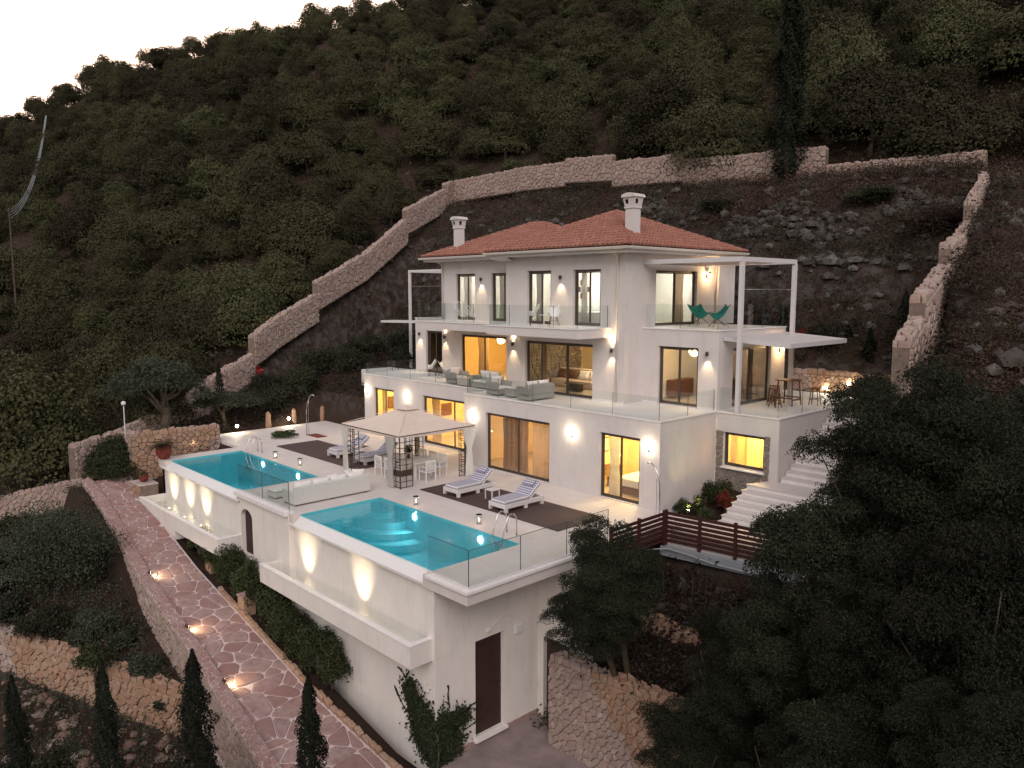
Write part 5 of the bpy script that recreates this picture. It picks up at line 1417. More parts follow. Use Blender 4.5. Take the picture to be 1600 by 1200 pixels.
stool(.72, 6.9, 'wooden bar stool left of the tall bar table, nearest the glass'); stool(.35, 7.7, 'wooden bar stool tucked behind the left side of the bar table'); stool(1.95, 8.1, 'wooden bar stool right of the tall bar table'); stool(1.1, 6.35, 'low wooden stool in front of the bar table', .5)

# planted bed, metal grate, curved outdoor showers
def shower(x, y, z, rz, H_, label):
    t = thing('outdoor_shower', label, 'shower', (x, y, z), rz)
    pts = [(0, 0, 0), (0, 0, H_*.35), (.02, 0, H_*.6), (.10, 0, H_*.8), (.26, 0, H_*.93), (.46, 0, H_), (.62, 0, H_*.985)]
    MB().tube(pts, .024, 8).build('column', M['steel'], t, True); MB().tube([(.12, .06, 0), (.10, .05, H_*.3), (.14, .03, H_*.7), (.2, 0, H_*.86)], .010, 6).build('hose', M['steel'], t, True)
    MB().cyl((.62, 0, H_*.985-.03), .05, .03, 12).build('shower_head', M['steel'], t)
shower(-22.9, -1.75, 0, .3, 2.35, 'curved steel outdoor shower by the planted bed at the left end of the deck'); shower(.55, -.7, 0, PI-.1, 1.95, 'thin curved outdoor shower beside the right corner of the villa')

# ------------------------------------------------------------------ lamps
WARM = (1.0, .72, .42); SOFT = (1.0, .80, .55); COOLW = (1.0, .93, .82)
def light(kind, name, loc, power, col, parent=None, aim=None, angle=90, blend=.6, size=.05, sx=None, sy=None):
    d = bpy.data.lights.new(name, kind); d.energy = power; d.color = col
    if kind == 'SPOT': d.spot_size = R(angle); d.spot_blend = blend; d.shadow_soft_size = size
    elif kind == 'POINT': d.shadow_soft_size = size
    elif kind == 'AREA': d.shape = 'RECTANGLE'; d.size = sx; d.size_y = sy
    o = bpy.data.objects.new(name, d); COL.objects.link(o); o.location = loc
    if aim is not None: o.rotation_euler = Vector(aim).to_track_quat('-Z', 'Y').to_euler()
    if parent is not None:
        o.parent = parent; 
    return o
def cube_sconce(x, y, z, label):
    t = thing('wall_lamp', label, 'wall lamp', (x, y, z), 0, 'frosted wall lamps of the ground floor')
    MB().box(-.05, -.02, -.16, .05, -.002, -.04).build('bracket', M['steel'], t); MB().box(-.07, -.16, -.06, .07, -.022, .10, .015).build('frosted_shade', M['lamp_white'], t)
    light('POINT', 'bulb', (0, -.30, .03), 1.7, SOFT, t, size=.06)
for a in [(-.49, 0, 2.33, 'frosted wall lamp at the right corner, beside the bedroom sliding door'), (-4.32, 0, 2.35, 'frosted wall lamp between the bedroom door and the curtained door'), (-10.5, 0, 2.33, 'frosted wall lamp just right of the gazebo roof'),
          (-17.85, 1.56, 2.36, 'frosted wall lamp above the peak of the gazebo roof'), (-21.7, 1.56, 2.36, 'frosted wall lamp at the far left corner of the ground floor')]: cube_sconce(*a)
def tube_sconce(x, y, z, up, label):
    t = thing('wall_lamp', label, 'wall lamp', (x, y, z), 0, 'dark bronze wall lamps of the facade')
    MB().lathe([(.055, -.09), (.055, .09), (.048, .09), (.048, -.09), (.055, -.09)], (0, -.10, 0), 16).build('cylinder', M['dark_metal'], t, True); MB().box(-.03, -.05, -.04, .03, -.002, .04).build('bracket', M['dark_metal'], t)
    MB().cyl((0, -.10, -.07), .046, .004, 12).build('lens', M['lamp_white'], t); MB().cyl((0, -.10, .066), .046, .004, 12).build('lens', M['lamp_white'] if up else M['dark_metal'], t)
    light('SPOT', 'bulb', (0, -.13, -.08), 42, WARM, t, (0, .05, -1), 80, 1, .05)
    if up: light('SPOT', 'bulb', (0, -.13, .085), 26, WARM, t, (0, .05, 1), 90, 1, .05)
for a in [(-4.38, 2.56, 5.58, True, 'bronze up and down wall lamp beside the downpipe on the terrace'), (-10.46, 2.56, 5.56, True, 'bronze up and down wall lamp left of the living room window'), (-16.94, 3.56, 5.6, True, 'bronze up and down wall lamp left of the yellow room'),
          (-20.5, 4.5, 5.6, False, 'bronze wall lamp at the far left end of the middle floor'), (-.47, 3.75, 5.6, False, 'bronze wall lamp beside the globe pendant window'), (-7.37, 2.56, 8.7, False, 'bronze wall lamp between the two right french windows of the upper floor'), (-13.9, 3.56, 8.7, False, 'bronze wall lamp between the two left french windows of the upper floor')]: tube_sconce(*a)
def lantern(x, y, z, label):
    t = thing('wall_lantern', label, 'wall lantern', (x, y, z), 0, 'glass wall lanterns'); 
    MB().box(.0, -.04, -.1, .03, .04, .06).build('back_plate', M['dark_metal'], t); MB().tube([(.03, 0, -.04), (.10, 0, -.12), (.17, 0, -.1), (.17, 0, -.06)], .012, 6).build('arm', M['dark_metal'], t)
    MB().lathe([(.06, -.05), (.075, .14), (.0711, .14), (.0565, -.05)], (.17, 0, 0), 12).build('glass_cylinder', M['glass'], t); MB().lathe([(.085, .14), (.03, .2), (.001, .22)], (.17, 0, 0), 12).build('cap', M['dark_metal'], t)
    MB().ball((.17, 0, .04), .04, 10, 6).build('bulb', M['lamp_warm'], t); light('POINT', 'bulb_light', (.3, 0, .03), 9, (1, .62, .30), t, size=.05)
lantern(-3.73, 8.56, 8.78, 'glowing glass lantern on the upper side wall under the pergola'); lantern(0, 8.62, 5.55, 'glowing glass lantern under the edge of the flat canopy')

# trough lights washing the white pool wall
def uplight(x, y, z, pw_, label):
    t = thing('underwater_uplight', label, 'light', (x, y, z), 0, 'uplights in the catch troughs')
    MB().cyl((0, 0, 0), .05, .03, 14).build('housing', M['steel'], t); MB().cyl((0, 0, .031), .04, .006, 14).build('lens', M['shade'], t)
    light('SPOT', 'bulb', (0, -.40, .03), pw_*1.9, (1, .78, .50), t, (0, .62, 1), 62, 1, .12)
for a in [(-20.9, 'uplight at the left end of the left catch trough'), (-18.95, 'middle uplight of the left catch trough'), (-17.1, 'uplight at the right end of the lit part of the left catch trough')]: uplight(a[0], -10.18, -2.23, 26, a[1])
for a in [(-8.07, 'left uplight of the right catch trough'), (-4.48, 'right uplight of the right catch trough')]: uplight(a[0], -10.18, -2.41, 30, a[1])
# lamps in the pool walls
for i, (x, lb) in enumerate([(-6.49, 'round pool lamp in the back wall of the larger pool, nearest the gazebo'), (-2.74, 'round pool lamp in the back wall of the larger pool, nearest the ladder'), (-18.9, 'round pool lamp in the back wall of the smaller pool, nearest its ladder'), (-15.4, 'round pool lamp in the back wall of the smaller pool, nearest the sofa')]):
    t = thing('pool_lamp', lb, 'light', (x, -6.345, -.32), 0, 'round lamps in the pool walls')
    MB().lathe([(.0001, -.02), (.10, -.018), (.12, 0)], (0, 0, 0), 18, 0, 'Y').build('lens', M['pool_lens'], t); light('SPOT', 'bulb', (0, -.05, -.05), 11 if i < 2 else 6, (.9, 1, 1), t, (0, -1, -.35), 150, .8, .08)

# room lights, pendants, curtains and furniture behind the glass
def room_light(x, y, z, p, col, label, s=.16):
    t = thing('ceiling_lamp', label, 'ceiling lamp', (x, y, z)); MB().cyl((0, 0, -.03), s, .03, 16).build('diffuser', M['lamp_white'], t); light('POINT', 'bulb', (0, 0, -.25), p, col, t, size=.15)
YEL = (1.0, .72, .26)
room_light(-19.9, 3.6, 2.74, 62, YEL, 'ceiling lamp of the far left ground floor room'); room_light(-14.2, 4.2, 2.74, 95, YEL, 'ceiling lamp of the ground floor room behind the gazebo')
room_light(-7.5, 3.2, 2.74, 48, (1, .66, .36), 'ceiling lamp of the curtained ground floor room'); room_light(-2.2, 2.0, 2.74, 80, YEL, 'ceiling lamp of the ground floor bedroom'); room_light(.3, 6.1, 2.94, 70, YEL, 'ceiling lamp of the bedroom behind the stone framed window')
room_light(-14.0, 5.6, 5.99, 26, (1, .60, .16), 'ceiling lamp of the yellow lit room'); room_light(-7.3, 5.6, 5.99, 34, (1, .78, .5), 'ceiling lamp of the living room'); room_light(-1.8, 7.5, 6.19, 1.6, (1, .75, .5), 'ceiling lamp of the dining corner')
for x, y, p, lb in ((-15.4, 5.4, 16, 'far left'), (-12.4, 5.4, 14, 'second from the left'), (-9.1, 4.5, 20, 'third from the left'), (-6.0, 4.5, 24, 'right front'), (-5.5, 7.6, 24, 'right side')): room_light(x, y, 9.14, p, COOLW, 'ceiling lamp of the upper bedroom, '+lb)
def globe(x, y, z, r, label):
    t = thing('globe_pendant', label, 'pendant lamp', (x, y, z)); m = MB(); g2 = random.Random(5)
    for k in range(90):
        zz = 1-2*(k+.5)/90; an = k*2.39996; d = Vector((math.sqrt(1-zz*zz)*math.cos(an), math.sqrt(1-zz*zz)*math.sin(an), zz)); a = d.cross(Vector((0, 0, 1))).normalized()*r*.11; b_ = d.cross(a.normalized())*r*.11
        p = d*r; m.add([tuple(p+a*math.cos(q*PI/3)+b_*math.sin(q*PI/3)) for q in range(6)], [tuple(range(6))])
    m.build('petal_shell', M['lamp_warm'], t); MB().tube([(0, 0, r*.3), (0, 0, .5)], .006, 4).build('cord', M['dark_metal'], t); MB().ball((0, 0, 0), r*.35, 10, 6).build('bulb', M['lamp_warm'], t)
    light('POINT', 'bulb_light', (0, 0, -r*1.3), 7, (1, .66, .32), t, size=.1)
globe(-1.85, 4.9, 5.60, .24, 'glowing globe of small petals hanging behind the middle floor window')
globe(-13.9, 4.9, 5.5, .2, 'glowing yellow globe hanging in the yellow lit room')
def tlamp(x, y, z, h, r, label):
    t = thing('table_lamp', label, 'lamp', (x, y, z)); MB().lathe([(.09, 0), (.09, .02), (.02, .04), (.03, h*.3), (.015, h*.6)], (0, 0, 0), 14).build('base', M['wood'], t, True); MB().lathe([(r, h*.6), (r*.8, h)], (0, 0, 0), 20).build('lamp_shade', M['shade'], t); light('POINT', 'bulb', (0, -.0, h*.8), 6, (1, .6, .2), t, size=.08)
tlamp(-12.55, 2.9, .72, .75, .30, 'lamp with a big glowing yellow shade in the room behind the gazebo'); tlamp(1.72, 5.2, .85, .6, .16, 'bedside lamp shining at the right of the stone framed window'); tlamp(-13.25, 5.2, 4.2, .9, .26, 'lamp with a bright yellow shade in the yellow lit room')
def bx_thing(name, label, cat, parts):
    t = thing(name, label, cat)
    for nm, b_, mt in parts: MB().box(*b_, .02).build(nm, M[mt], t)
    return t
bx_thing('bed', 'bed with a cream cover behind the right ground floor door', 'bed', [('base', (-2.75, .95, .04, -1.25, 2.95, .35), 'wood'), ('mattress', (-2.77, .93, .352, -1.23, 2.97, .66), 'cushion')])
bx_thing('desk', 'small wooden desk with a picture above it in the bedroom', 'desk', [('top', (-4.25, 1.2, .72, -3.7, 2.5, .77), 'wood'), ('leg', (-3.8, 1.22, .03, -3.72, 1.3, .719), 'wood'), ('leg', (-3.8, 2.4, .03, -3.72, 2.48, .719), 'wood')])
bx_thing('bench', 'little wooden bench in front of the bedroom desk', 'bench', [('seat', (-3.65, 1.4, .40, -3.2, 1.9, .45), 'wood'), ('leg', (-3.64, 1.42, .03, -3.59, 1.88, .399), 'wood'), ('leg', (-3.26, 1.42, .03, -3.21, 1.88, .399), 'wood')])
bx_thing('picture', 'framed picture above the desk inside the bedroom', 'picture', [('frame', (-4.29, 1.5, 1.3, -4.25, 2.3, 1.95), 'wood'), ('canvas', (-4.249, 1.56, 1.36, -4.24, 2.24, 1.89), 'canvas')])
bx_thing('bedside_table', 'wooden bedside table under the lamp in the stone framed window', 'table', [('body', (1.35, 5.0, .35, 1.95, 5.5, .84), 'wood')])
bx_thing('bed', 'white bed corner seen through the stone framed window', 'bed', [('mattress', (1.0, 5.7, .4, 2.3, 7.3, .9), 'cushion')])
bx_thing('wardrobe', 'cream wardrobe doors seen through the stone framed window', 'wardrobe', [('door', (-.6, 7.2, .35, .1, 7.5, 2.7), 'room'), ('door', (.115, 7.2, .35, .8, 7.5, 2.7), 'room')])
ls = bx_thing('indoor_sofa', 'beige sofa with brown cushions inside the living room', 'sofa', [('seat_base', (-10.3, 5.0, 3.4, -7.4, 5.9, 3.75), 'canvas'), ('backrest', (-10.3, 5.7, 3.752, -7.4, 6.0, 4.25), 'canvas')])
for k in range(4): cushion('throw_pillow', -9.9+k*.7, 5.45, 4.0, .6, .5, .18, .1*k, R(62), M['wood'] if k < 2 else M['cushion'], ls)
bx_thing('coffee_table', 'dark coffee table inside the living room by the window', 'coffee table', [('table_top', (-8.4, 3.9, 3.72, -7.4, 4.5, 3.78), 'dark_metal'), ('body', (-8.2, 4.0, 3.4, -7.6, 4.4, 3.718), 'dark_metal')])
fw = thing('stone_feature_wall', 'rough stone feature wall inside the living room, left of the sofa', 'wall')
stones_on(fw, [(2.95, 3.42), (7.7, 3.42), (7.7, 5.95), (2.95, 5.95)], .30, lambda u, v, h: (-10.69+h, u, v), .012, .05, 8, 1.2, 'clad', individual=True)
bx_thing('dining_table', 'wooden dining table inside the ground floor room with the voile curtain', 'table', [('table_top', (-8.6, 2.6, .72, -6.0, 3.6, .78), 'wood'), ('leg', (-8.5, 2.7, .03, -8.4, 2.8, .719), 'wood'), ('leg', (-6.2, 2.7, .03, -6.1, 2.8, .719), 'wood')])
bx_thing('sideboard', 'dark red sideboard under the big lamp behind the gazebo', 'sideboard', [('body', (-13.3, 2.7, .03, -12.0, 3.2, .71), 'fence')])
bx_thing('kitchen_counter', 'kitchen counter inside the dining corner', 'counter', [('body', (-3.0, 7.0, 3.4, -1.2, 7.7, 4.25), 'wood')])
bx_thing('wardrobe', 'red brown wardrobe behind the big lamp in the room behind the gazebo', 'wardrobe', [('door', (-13.75, 2.9, .03, -13.6, 6.4, 2.7), 'terracotta_pot')])
for k in range(9):
    a_, b_ = 3.45+.32*(k % 3), 7.75+.3*(k//3); tag(MB().box(-7.29, a_, b_, -7.25, a_+.26, b_+.24).build('picture', M['dark_metal'] if k % 2 else M['canvas']), ['lower', 'middle', 'upper'][k//3]+' row '+['left', 'middle', 'right'][2-k % 3]+' picture of the square grid behind the rightmost french window', 'picture', 'grid of nine pictures in the upper bedroom')
for x_, y_, z_, n_ in ((-21.64, 2.9, 1.2, 'far left ground floor room'), (-17.14, 3.2, 1.2, 'room behind the gazebo'), (-10.74, 2.2, 1.3, 'curtained dining room')):
    bx_thing('picture', 'dark framed picture on the left wall of the '+n_, 'picture', [('frame', (x_, y_, z_, x_+.05, y_+.9, z_+.7), 'wood')])
bx_thing('console_table', 'long wooden console in the dining corner under the globe lamp', 'table', [('body', (-3.45, 5.2, 3.4, -3.1, 6.8, 4.2), 'wood')])
bx_thing('bed', 'white bed in the upper bedroom seen through the rightmost french window', 'bed', [('mattress', (-7.1, 3.4, 6.6, -5.6, 5.4, 7.15), 'cushion')])
def cur(x, y, z0, z1, w_, ax, mat, label, tie=.5, k=.8):
    o = curtain(None, x, y, z0, z1, w_, w_*k, w_, ax, 'curtain', mat, tie, int(abs(x*7+y)))
    tag(o, label, 'curtain')
cur(-20.75, 2.1, .05, 2.7, .5, 'Y', 'curtain_warm', 'beige curtain at the left side of the far left ground floor door'); cur(-19.7, 2.1, .05, 2.7, .35, 'Y', 'curtain_warm', 'beige curtain in the middle of the far left ground floor door')
cur(-15.9, 2.1, .05, 2.7, .8, 'Y', 'curtain_warm', 'beige curtain at the left of the door behind the gazebo')
cur(-8.3, .6, .05, 2.7, 1.7, 'Y', 'curtain_warm', 'gauzy beige curtain in the left leaf of the large ground floor door', .5, .97); cur(-6.45, .6, .05, 2.7, 1.5, 'Y', 'curtain_warm', 'gauzy beige curtain in the right leaf of the large ground floor door', .5, .97)
cur(-2.55, .55, .05, 2.7, .5, 'Y', 'curtain', 'white curtain at the left of the bedroom sliding door'); cur(.5, 4.25, .9, 2.8, .35, 'Y', 'curtain_warm', 'tan curtain at the left of the stone framed window', .8, .7)
cur(-14.4, 4.1, 3.4, 5.95, .9, 'Y', 'curtain_warm', 'golden curtain in the yellow lit room'); cur(-8.9, 3.1, 3.4, 5.9, .4, 'Y', 'curtain_warm', 'brown curtain at the left of the living room window'); cur(-19.2, 5.0, 3.4, 6.0, .5, 'Y', 'curtain_warm', 'brown curtain in the narrow far left window of the middle floor')
cur(-.4, 6.9, 3.4, 6.1, .4, 'X', 'curtain_warm', 'brown curtain in the sliding door under the canopy')
cur(-4.25, 7.1, 6.6, 9.1, .8, 'X', 'curtain_warm', 'grey brown curtain in the upper side sliding door')
for x, y, w_, n in ((-15.6, 4.05, .6, 'far left french window'), (-14.7, 4.05, .35, 'far left french window, right side'), (-12.8, 4.05, .5, 'second french window from the left'), (-9.2, 3.05, .4, 'third french window from the left'), (-6.4, 3.05, .35, 'rightmost french window')):
    cur(x, y, 6.6, 9.1, w_, 'Y', 'curtain', 'white curtain in the '+n)

# garden lamps
def garden_spot(x, y, z, aim, pw_, col, label, group='small garden spotlights'):
    t = thing('garden_spotlight', label, 'garden light', (x, y, z), 0, group); a = Vector(aim).normalized(); q = a.to_track_quat('Z', 'Y').to_matrix().to_4x4()
    MB().cyl((0, 0, 0), .05, .10, 12).xf(q).build('housing', M['dark_metal'], t); MB().cyl((0, 0, .102), .045, .006, 12).xf(q).build('lens', M['spot_lens'], t); MB().tube([(0, 0, 0), (0, 0, -.3)], .012, 5).build('stake', M['dark_metal'], t)
    light('SPOT', 'bulb', tuple(a*.14), pw_, col, t, aim, 110, .9, .05)
def ball_lamp(x, y, z, pw_, label, col=(1, .88, .6), up=0.0, r=.085):
    t = thing('round_lamp', label, 'garden light', (x, y, z), 0, 'round glowing garden lamps'); MB().ball((0, 0, 0), r, 14, 8).build('globe', M['spot_lens'], t, True); MB().cyl((0, 0, -r-.10), .03, .10, 10).build('stem', M['dark_metal'], t)
    light('POINT', 'bulb', (.12, -.16, .05), pw_, col, t, size=.09)
ball_lamp(-26.3, -4.3, .40, 5, 'round lamp glowing at the deck edge left of the planted bed'); ball_lamp(-26.75, -.85, .40, 5, 'round lamp glowing at the deck edge behind the curved shower'); ball_lamp(-24.85, -7.35, .05, 9, 'round lamp set in the garden wall beside the left pool'); ball_lamp(-27.5, 2.9, .85, 12, 'round orange lamp beside the far garden steps', (1, .6, .3))
ball_lamp(.51, 12.14, 3.62, 1.2, 'round lamp on the low wall behind the bar stools', r=.07); ball_lamp(1.6, 12.14, 3.9, 1.2, 'round lamp on the low wall beside the narrow cypress', r=.07)
for x, lb in ((-14.9, 'farthest of the three lights set in the edge of the paved path'), (-10.6, 'middle one of the three lights set in the edge of the paved path'), (-7.05, 'nearest of the three lights set in the edge of the paved path')):
    t = thing('path_light', lb, 'garden light', (x, li(Lp, x)-.06, pzs(x)+.22), 0, 'lights in the edge of the path'); MB().box(-.09, -.03, -.04, .09, .03, .05).build('housing', M['dark_metal'], t); MB().box(-.07, .031, -.03, .07, .038, .04).build('lens', M['spot_lens'], t); light('SPOT', 'bulb', (0, .06, .0), 9, (1, .74, .42), t, (.15, .8, -.5), 130, .9, .04)
lp = thing('lamp_post', 'thin white lamp post with a small globe beside the garden wall', 'lamp post', (-26.2, -10.35, -.4)); MB().tube([(0, 0, 0), (0, 0, 2.6)], .028, 8).build('pole', M['white_metal'], lp); MB().ball((0, 0, 2.72), .12, 14, 8).build('globe', M['cushion'], lp, True); MB().cyl((0, 0, 2.58), .05, .06, 10).build('collar', M['dark_metal'], lp)
garden_spot(.75, .75, -.05, (.1, .5, 1), 22, (1, .95, .35), 'small spotlight lighting the yellow green shrub by the stairs'); garden_spot(-33.6, -3.4, .2, (.3, .6, 1), 14, (1, .65, .2), 'small spotlight lighting the orange shrub near the boundary wall'); garden_spot(-34.2, .1, 1.5, (.3, .3, 1), 10, (1, .4, .3), 'small spotlight lighting the red flowering climber')
garden_spot(-1.6, 13.2, 3.9, (0, .4, 1), 9, (1, .45, .2), 'small spotlight lighting the orange shrub behind the canopy'); garden_spot(.7, 15.6, 4.5, (.4, .5, 1), 16, (1, .6, .25), 'small spotlight washing the upper garden wall')
garden_spot(-28.6, 4.4, 1.9, (0, .4, 1), 8, (1, .65, .25), 'small spotlight lighting the shrub above the garden steps')
for i, (x, y) in enumerate([(-27.3, -.2), (-27.0, 1.6), (-27.1, -2.0)]):
    z = 0; m = MB(); m.lathe([(.17, 0), (.16, .5), (.13, .85), (.05, .95)], (x, y, z-.05), 10); tag(m.build('stone_bollard', M['rubble_obj']), ['pale stone bollard at the deck edge left of the curved shower', 'pale stone bollard at the deck edge right of the curved shower', 'thin pale stone bollard between the two round garden lamps'][i], 'bollard')

# ------------------------------------------------------------------ planting
def crown_points(n, lobes, seed, shell=.55):
    """points on a cluster of lobes -> centres and outward directions. lobes: (x,y,z,rx,ry,rz)"""
    g = np.random.default_rng(seed); L = np.array(lobes); vol = L[:, 3]*L[:, 4]+L[:, 3]*L[:, 5]; k = g.choice(len(L), n, p=vol/vol.sum())
    d = g.normal(0, 1, (n, 3)); d /= np.linalg.norm(d, axis=1)[:, None]; d[:, 2] = np.where(d[:, 2] < -.35, -d[:, 2]*.6, d[:, 2])
    r = 1-(1-shell)*g.uniform(0, 1, n)**2.2; r *= 1+.22*np.sin(d[:, 0]*7+k)*np.sin(d[:, 1]*6+k*2)*np.cos(d[:, 2]*6+k*3)
    return L[k, :3]+d*L[k, 3:6]*r[:, None], d
def bush_lobes(seed, rx, rz, n, flat=.5, zc=.5):
    g = random.Random(seed); out = []
    for i in range(n):
        an = g.uniform(0, 2*PI); rr = rx*math.sqrt(g.uniform(0, 1))*.72; h = rz*g.uniform(.25, 1)*(1-.45*(rr/rx)**2); s = g.uniform(.26, .46)
        out.append((rr*math.cos(an), rr*math.sin(an), h*.85, rx*s, rx*s, rz*s*.75))
    out.append((0, 0, rz*.4, rx*.7, rx*.7, rz*.45))
    return out
def limbs(m, h, r, seed, spread, n=6, z0=-.4):
    g = random.Random(seed); p = [(0, 0, z0)]; x = y = 0
    for k in range(1, 5): x += g.uniform(-.12, .12)*h*.3; y += g.uniform(-.12, .12)*h*.3; p.append((x, y, h*.5*k/4))
    m.tube(p, r, 8, r1=r*.6)
    for k in range(n):
        an = 2*PI*k/n+g.uniform(-.4, .4); e = Vector(p[-1])+Vector((math.cos(an)*spread, math.sin(an)*spread, h*g.uniform(.2, .45))); mid = Vector(p[-1]).lerp(e, .5)+Vector((0, 0, -.08*h)); m.tube([p[g.choice((2, 3, 4))], mid, e], r*.42, 6, r1=r*.12)
    return m
def tree_meshes(name, n, size, lobes, mat, seed, h, r, spread, jit=.8, aspect=.6, shell=.5):
    c, d = crown_points(n, lobes, seed, shell); v, q = leaf_cloud(c, d, size, aspect, jit, seed)
    return np_mesh('crown', v, q, M[mat]), limbs(MB(), h, r, seed, spread).mesh('trunk', M['bark'])
def place_tree(name, meshes, loc, rz, sc, label, group=None, cat='tree'):
    t = thing(name, label, cat, loc, rz, group); t.scale = sc if isinstance(sc, tuple) else (sc, sc, sc)
    link('crown', meshes[0], t); link('trunk', meshes[1], t); return t

# the forest on the slope above and left of the walls
protos = []
for k in range(7):
    rx = 2.5+.25*(k % 3); rz = 3.6+.5*(k % 4); protos.append(tree_meshes('forest', 16000, .135, [(a, b_, c+.3, *q) for a, b_, c, *q in bush_lobes(60+k, rx, rz, 17)]+[(0, 0, rz*.28, rx*.92, rx*.92, rz*.36)], 'leaf_forest', 60+k, rz, .16, rx*.4, .38, .75, .80))
gT = random.Random(21); spots = []
def in_plot(x, y): return (x > left_wall_x(y)-1.6) and (x < float(right_wall_x(y))+1.2) and y < 25.5+(x+42)*.067+1.6
cell = {}
def try_spot(x, y, dmin):
    kx, ky = int(x//6), int(y//6)
    for a in (-1, 0, 1):
        for b_ in (-1, 0, 1):
            for (px_, py_) in cell.get((kx+a, ky+b_), ()):
                if (px_-x)**2+(py_-y)**2 < dmin*dmin: return False
    cell.setdefault((kx, ky), []).append((x, y)); return True
fwn = np.array(fwv); rtn = np.array(rtv); upn = np.array(upv); CP = np.array(CAMPOS)
def project(x, y, z):
    d = np.array([x, y, z])-CP; D = d@fwn; return 800+1219.56*(d@rtn)/D, 600-1219.56*(d@upn)/D, D
cand = []
for k in range(16000):
    D = 42+150*gT.random()**.8; px_ = gT.uniform(-120, 1720); dx = (px_-800)/1219.56
    dd = fwn[:2]/np.linalg.norm(fwn[:2])+rtn[:2]*dx; x, y = CP[0]+dd[0]*D, CP[1]+dd[1]*D; cand.append((x, y))
for x, y in cand:
    if in_plot(x, y): continue
    dr_ = (x+150)*-.753+(y-26)*.657
    if dr_ > 14: continue
    z = H(x, y); u, v, D = project(x, y, z+2)
    if not (-90 < u < 1700 and -160 < v < 800): continue
    # open scrubby ground near the walls
    dl = left_wall_x(y)-x
    if y < 27 and 0 < dl < 5 and gT.random() < .8: continue
    if v > 600 and gT.random() < .6: continue
    if x > -32 and y < 36 and gT.random() < .75: continue
    if x > right_wall_x(min(y, 27))-1 and y < 27 and gT.random() < .93: continue
    if try_spot(x, y, gT.uniform(3.7, 5.0) if D < 110 else 4.2): spots.append((D, x, y, z))
spots.sort()
FL1 = 'round olive green evergreen, one of the many covering the dark hillside above the walls'
for i, (D, x, y, z) in enumerate(spots[:300]):
    s = gT.choice((.75, .9, 1.0, 1.1, 1.2, 1.35))*gT.uniform(.92, 1.08); place_tree('forest_tree', protos[gT.randrange(7)], (x, y, z-.35), gT.uniform(0, 6.28), (s*gT.uniform(.9, 1.15), s*gT.uniform(.9, 1.15), s*gT.uniform(.85, 1.2)), FL1, 'trees of the forest on the hillside')
rest = spots[300:]
if rest:   # one object: a cloud of tree positions, each dressed with one of three crowns by geometry nodes
    pm = bpy.data.meshes.new('distant_forest'); pm.from_pydata([(x, y, z-.35) for D, x, y, z in rest], [], []); o = link('distant_forest', pm)
    tag(o, 'far part of the dark evergreen forest running up to the skyline', 'forest', kind='stuff')
    gn = bpy.data.node_groups.new('forest_scatter', 'GeometryNodeTree'); gn.interface.new_socket('Geometry', in_out='INPUT', socket_type='NodeSocketGeometry'); gn.interface.new_socket('Geometry', in_out='OUTPUT', socket_type='NodeSocketGeometry')
    gi = gn.nodes.new('NodeGroupInput'); go = gn.nodes.new('NodeGroupOutput'); mp_ = gn.nodes.new('GeometryNodeMeshToPoints'); gn.links.new(gi.outputs[0], mp_.inputs[0])
    jn = gn.nodes.new('GeometryNodeJoinGeometry'); ix = gn.nodes.new('GeometryNodeInputIndex'); md = gn.nodes.new('ShaderNodeMath'); md.operation = 'MODULO'; gn.links.new(ix.outputs[0], md.inputs[0]); md.inputs[1].default_value = 3
    rv = gn.nodes.new('FunctionNodeRandomValue'); rv.data_type = 'FLOAT_VECTOR'; rv.inputs[0].default_value = (0, 0, 0); rv.inputs[1].default_value = (0, 0, 6.28)
    rs = gn.nodes.new('FunctionNodeRandomValue'); rs.data_type = 'FLOAT'; rs.inputs[2].default_value = .8; rs.inputs[3].default_value = 1.3
    for k in range(3):
        src = next(q for q in bpy.data.objects if q.type == 'MESH' and q.data == protos[k][0])
        ob = gn.nodes.new('GeometryNodeObjectInfo'); ob.inputs[0].default_value = src; ob.transform_space = 'ORIGINAL'
        cmp_ = gn.nodes.new('ShaderNodeMath'); cmp_.operation = 'COMPARE'; gn.links.new(md.outputs[0], cmp_.inputs[0]); cmp_.inputs[1].default_value = k; cmp_.inputs[2].default_value = .1
        ip = gn.nodes.new('GeometryNodeInstanceOnPoints'); gn.links.new(mp_.outputs[0], ip.inputs['Points']); gn.links.new(ob.outputs['Geometry'], ip.inputs['Instance']); gn.links.new(cmp_.outputs[0], ip.inputs['Selection'])
        gn.links.new(rv.outputs[0], ip.inputs['Rotation']); gn.links.new(rs.outputs[1], ip.inputs['Scale']); gn.links.new(ip.outputs[0], jn.inputs[0])
    gn.links.new(jn.outputs[0], go.inputs[0]); mdf = o.modifiers.new('forest_scatter', 'NODES'); mdf.node_group = gn

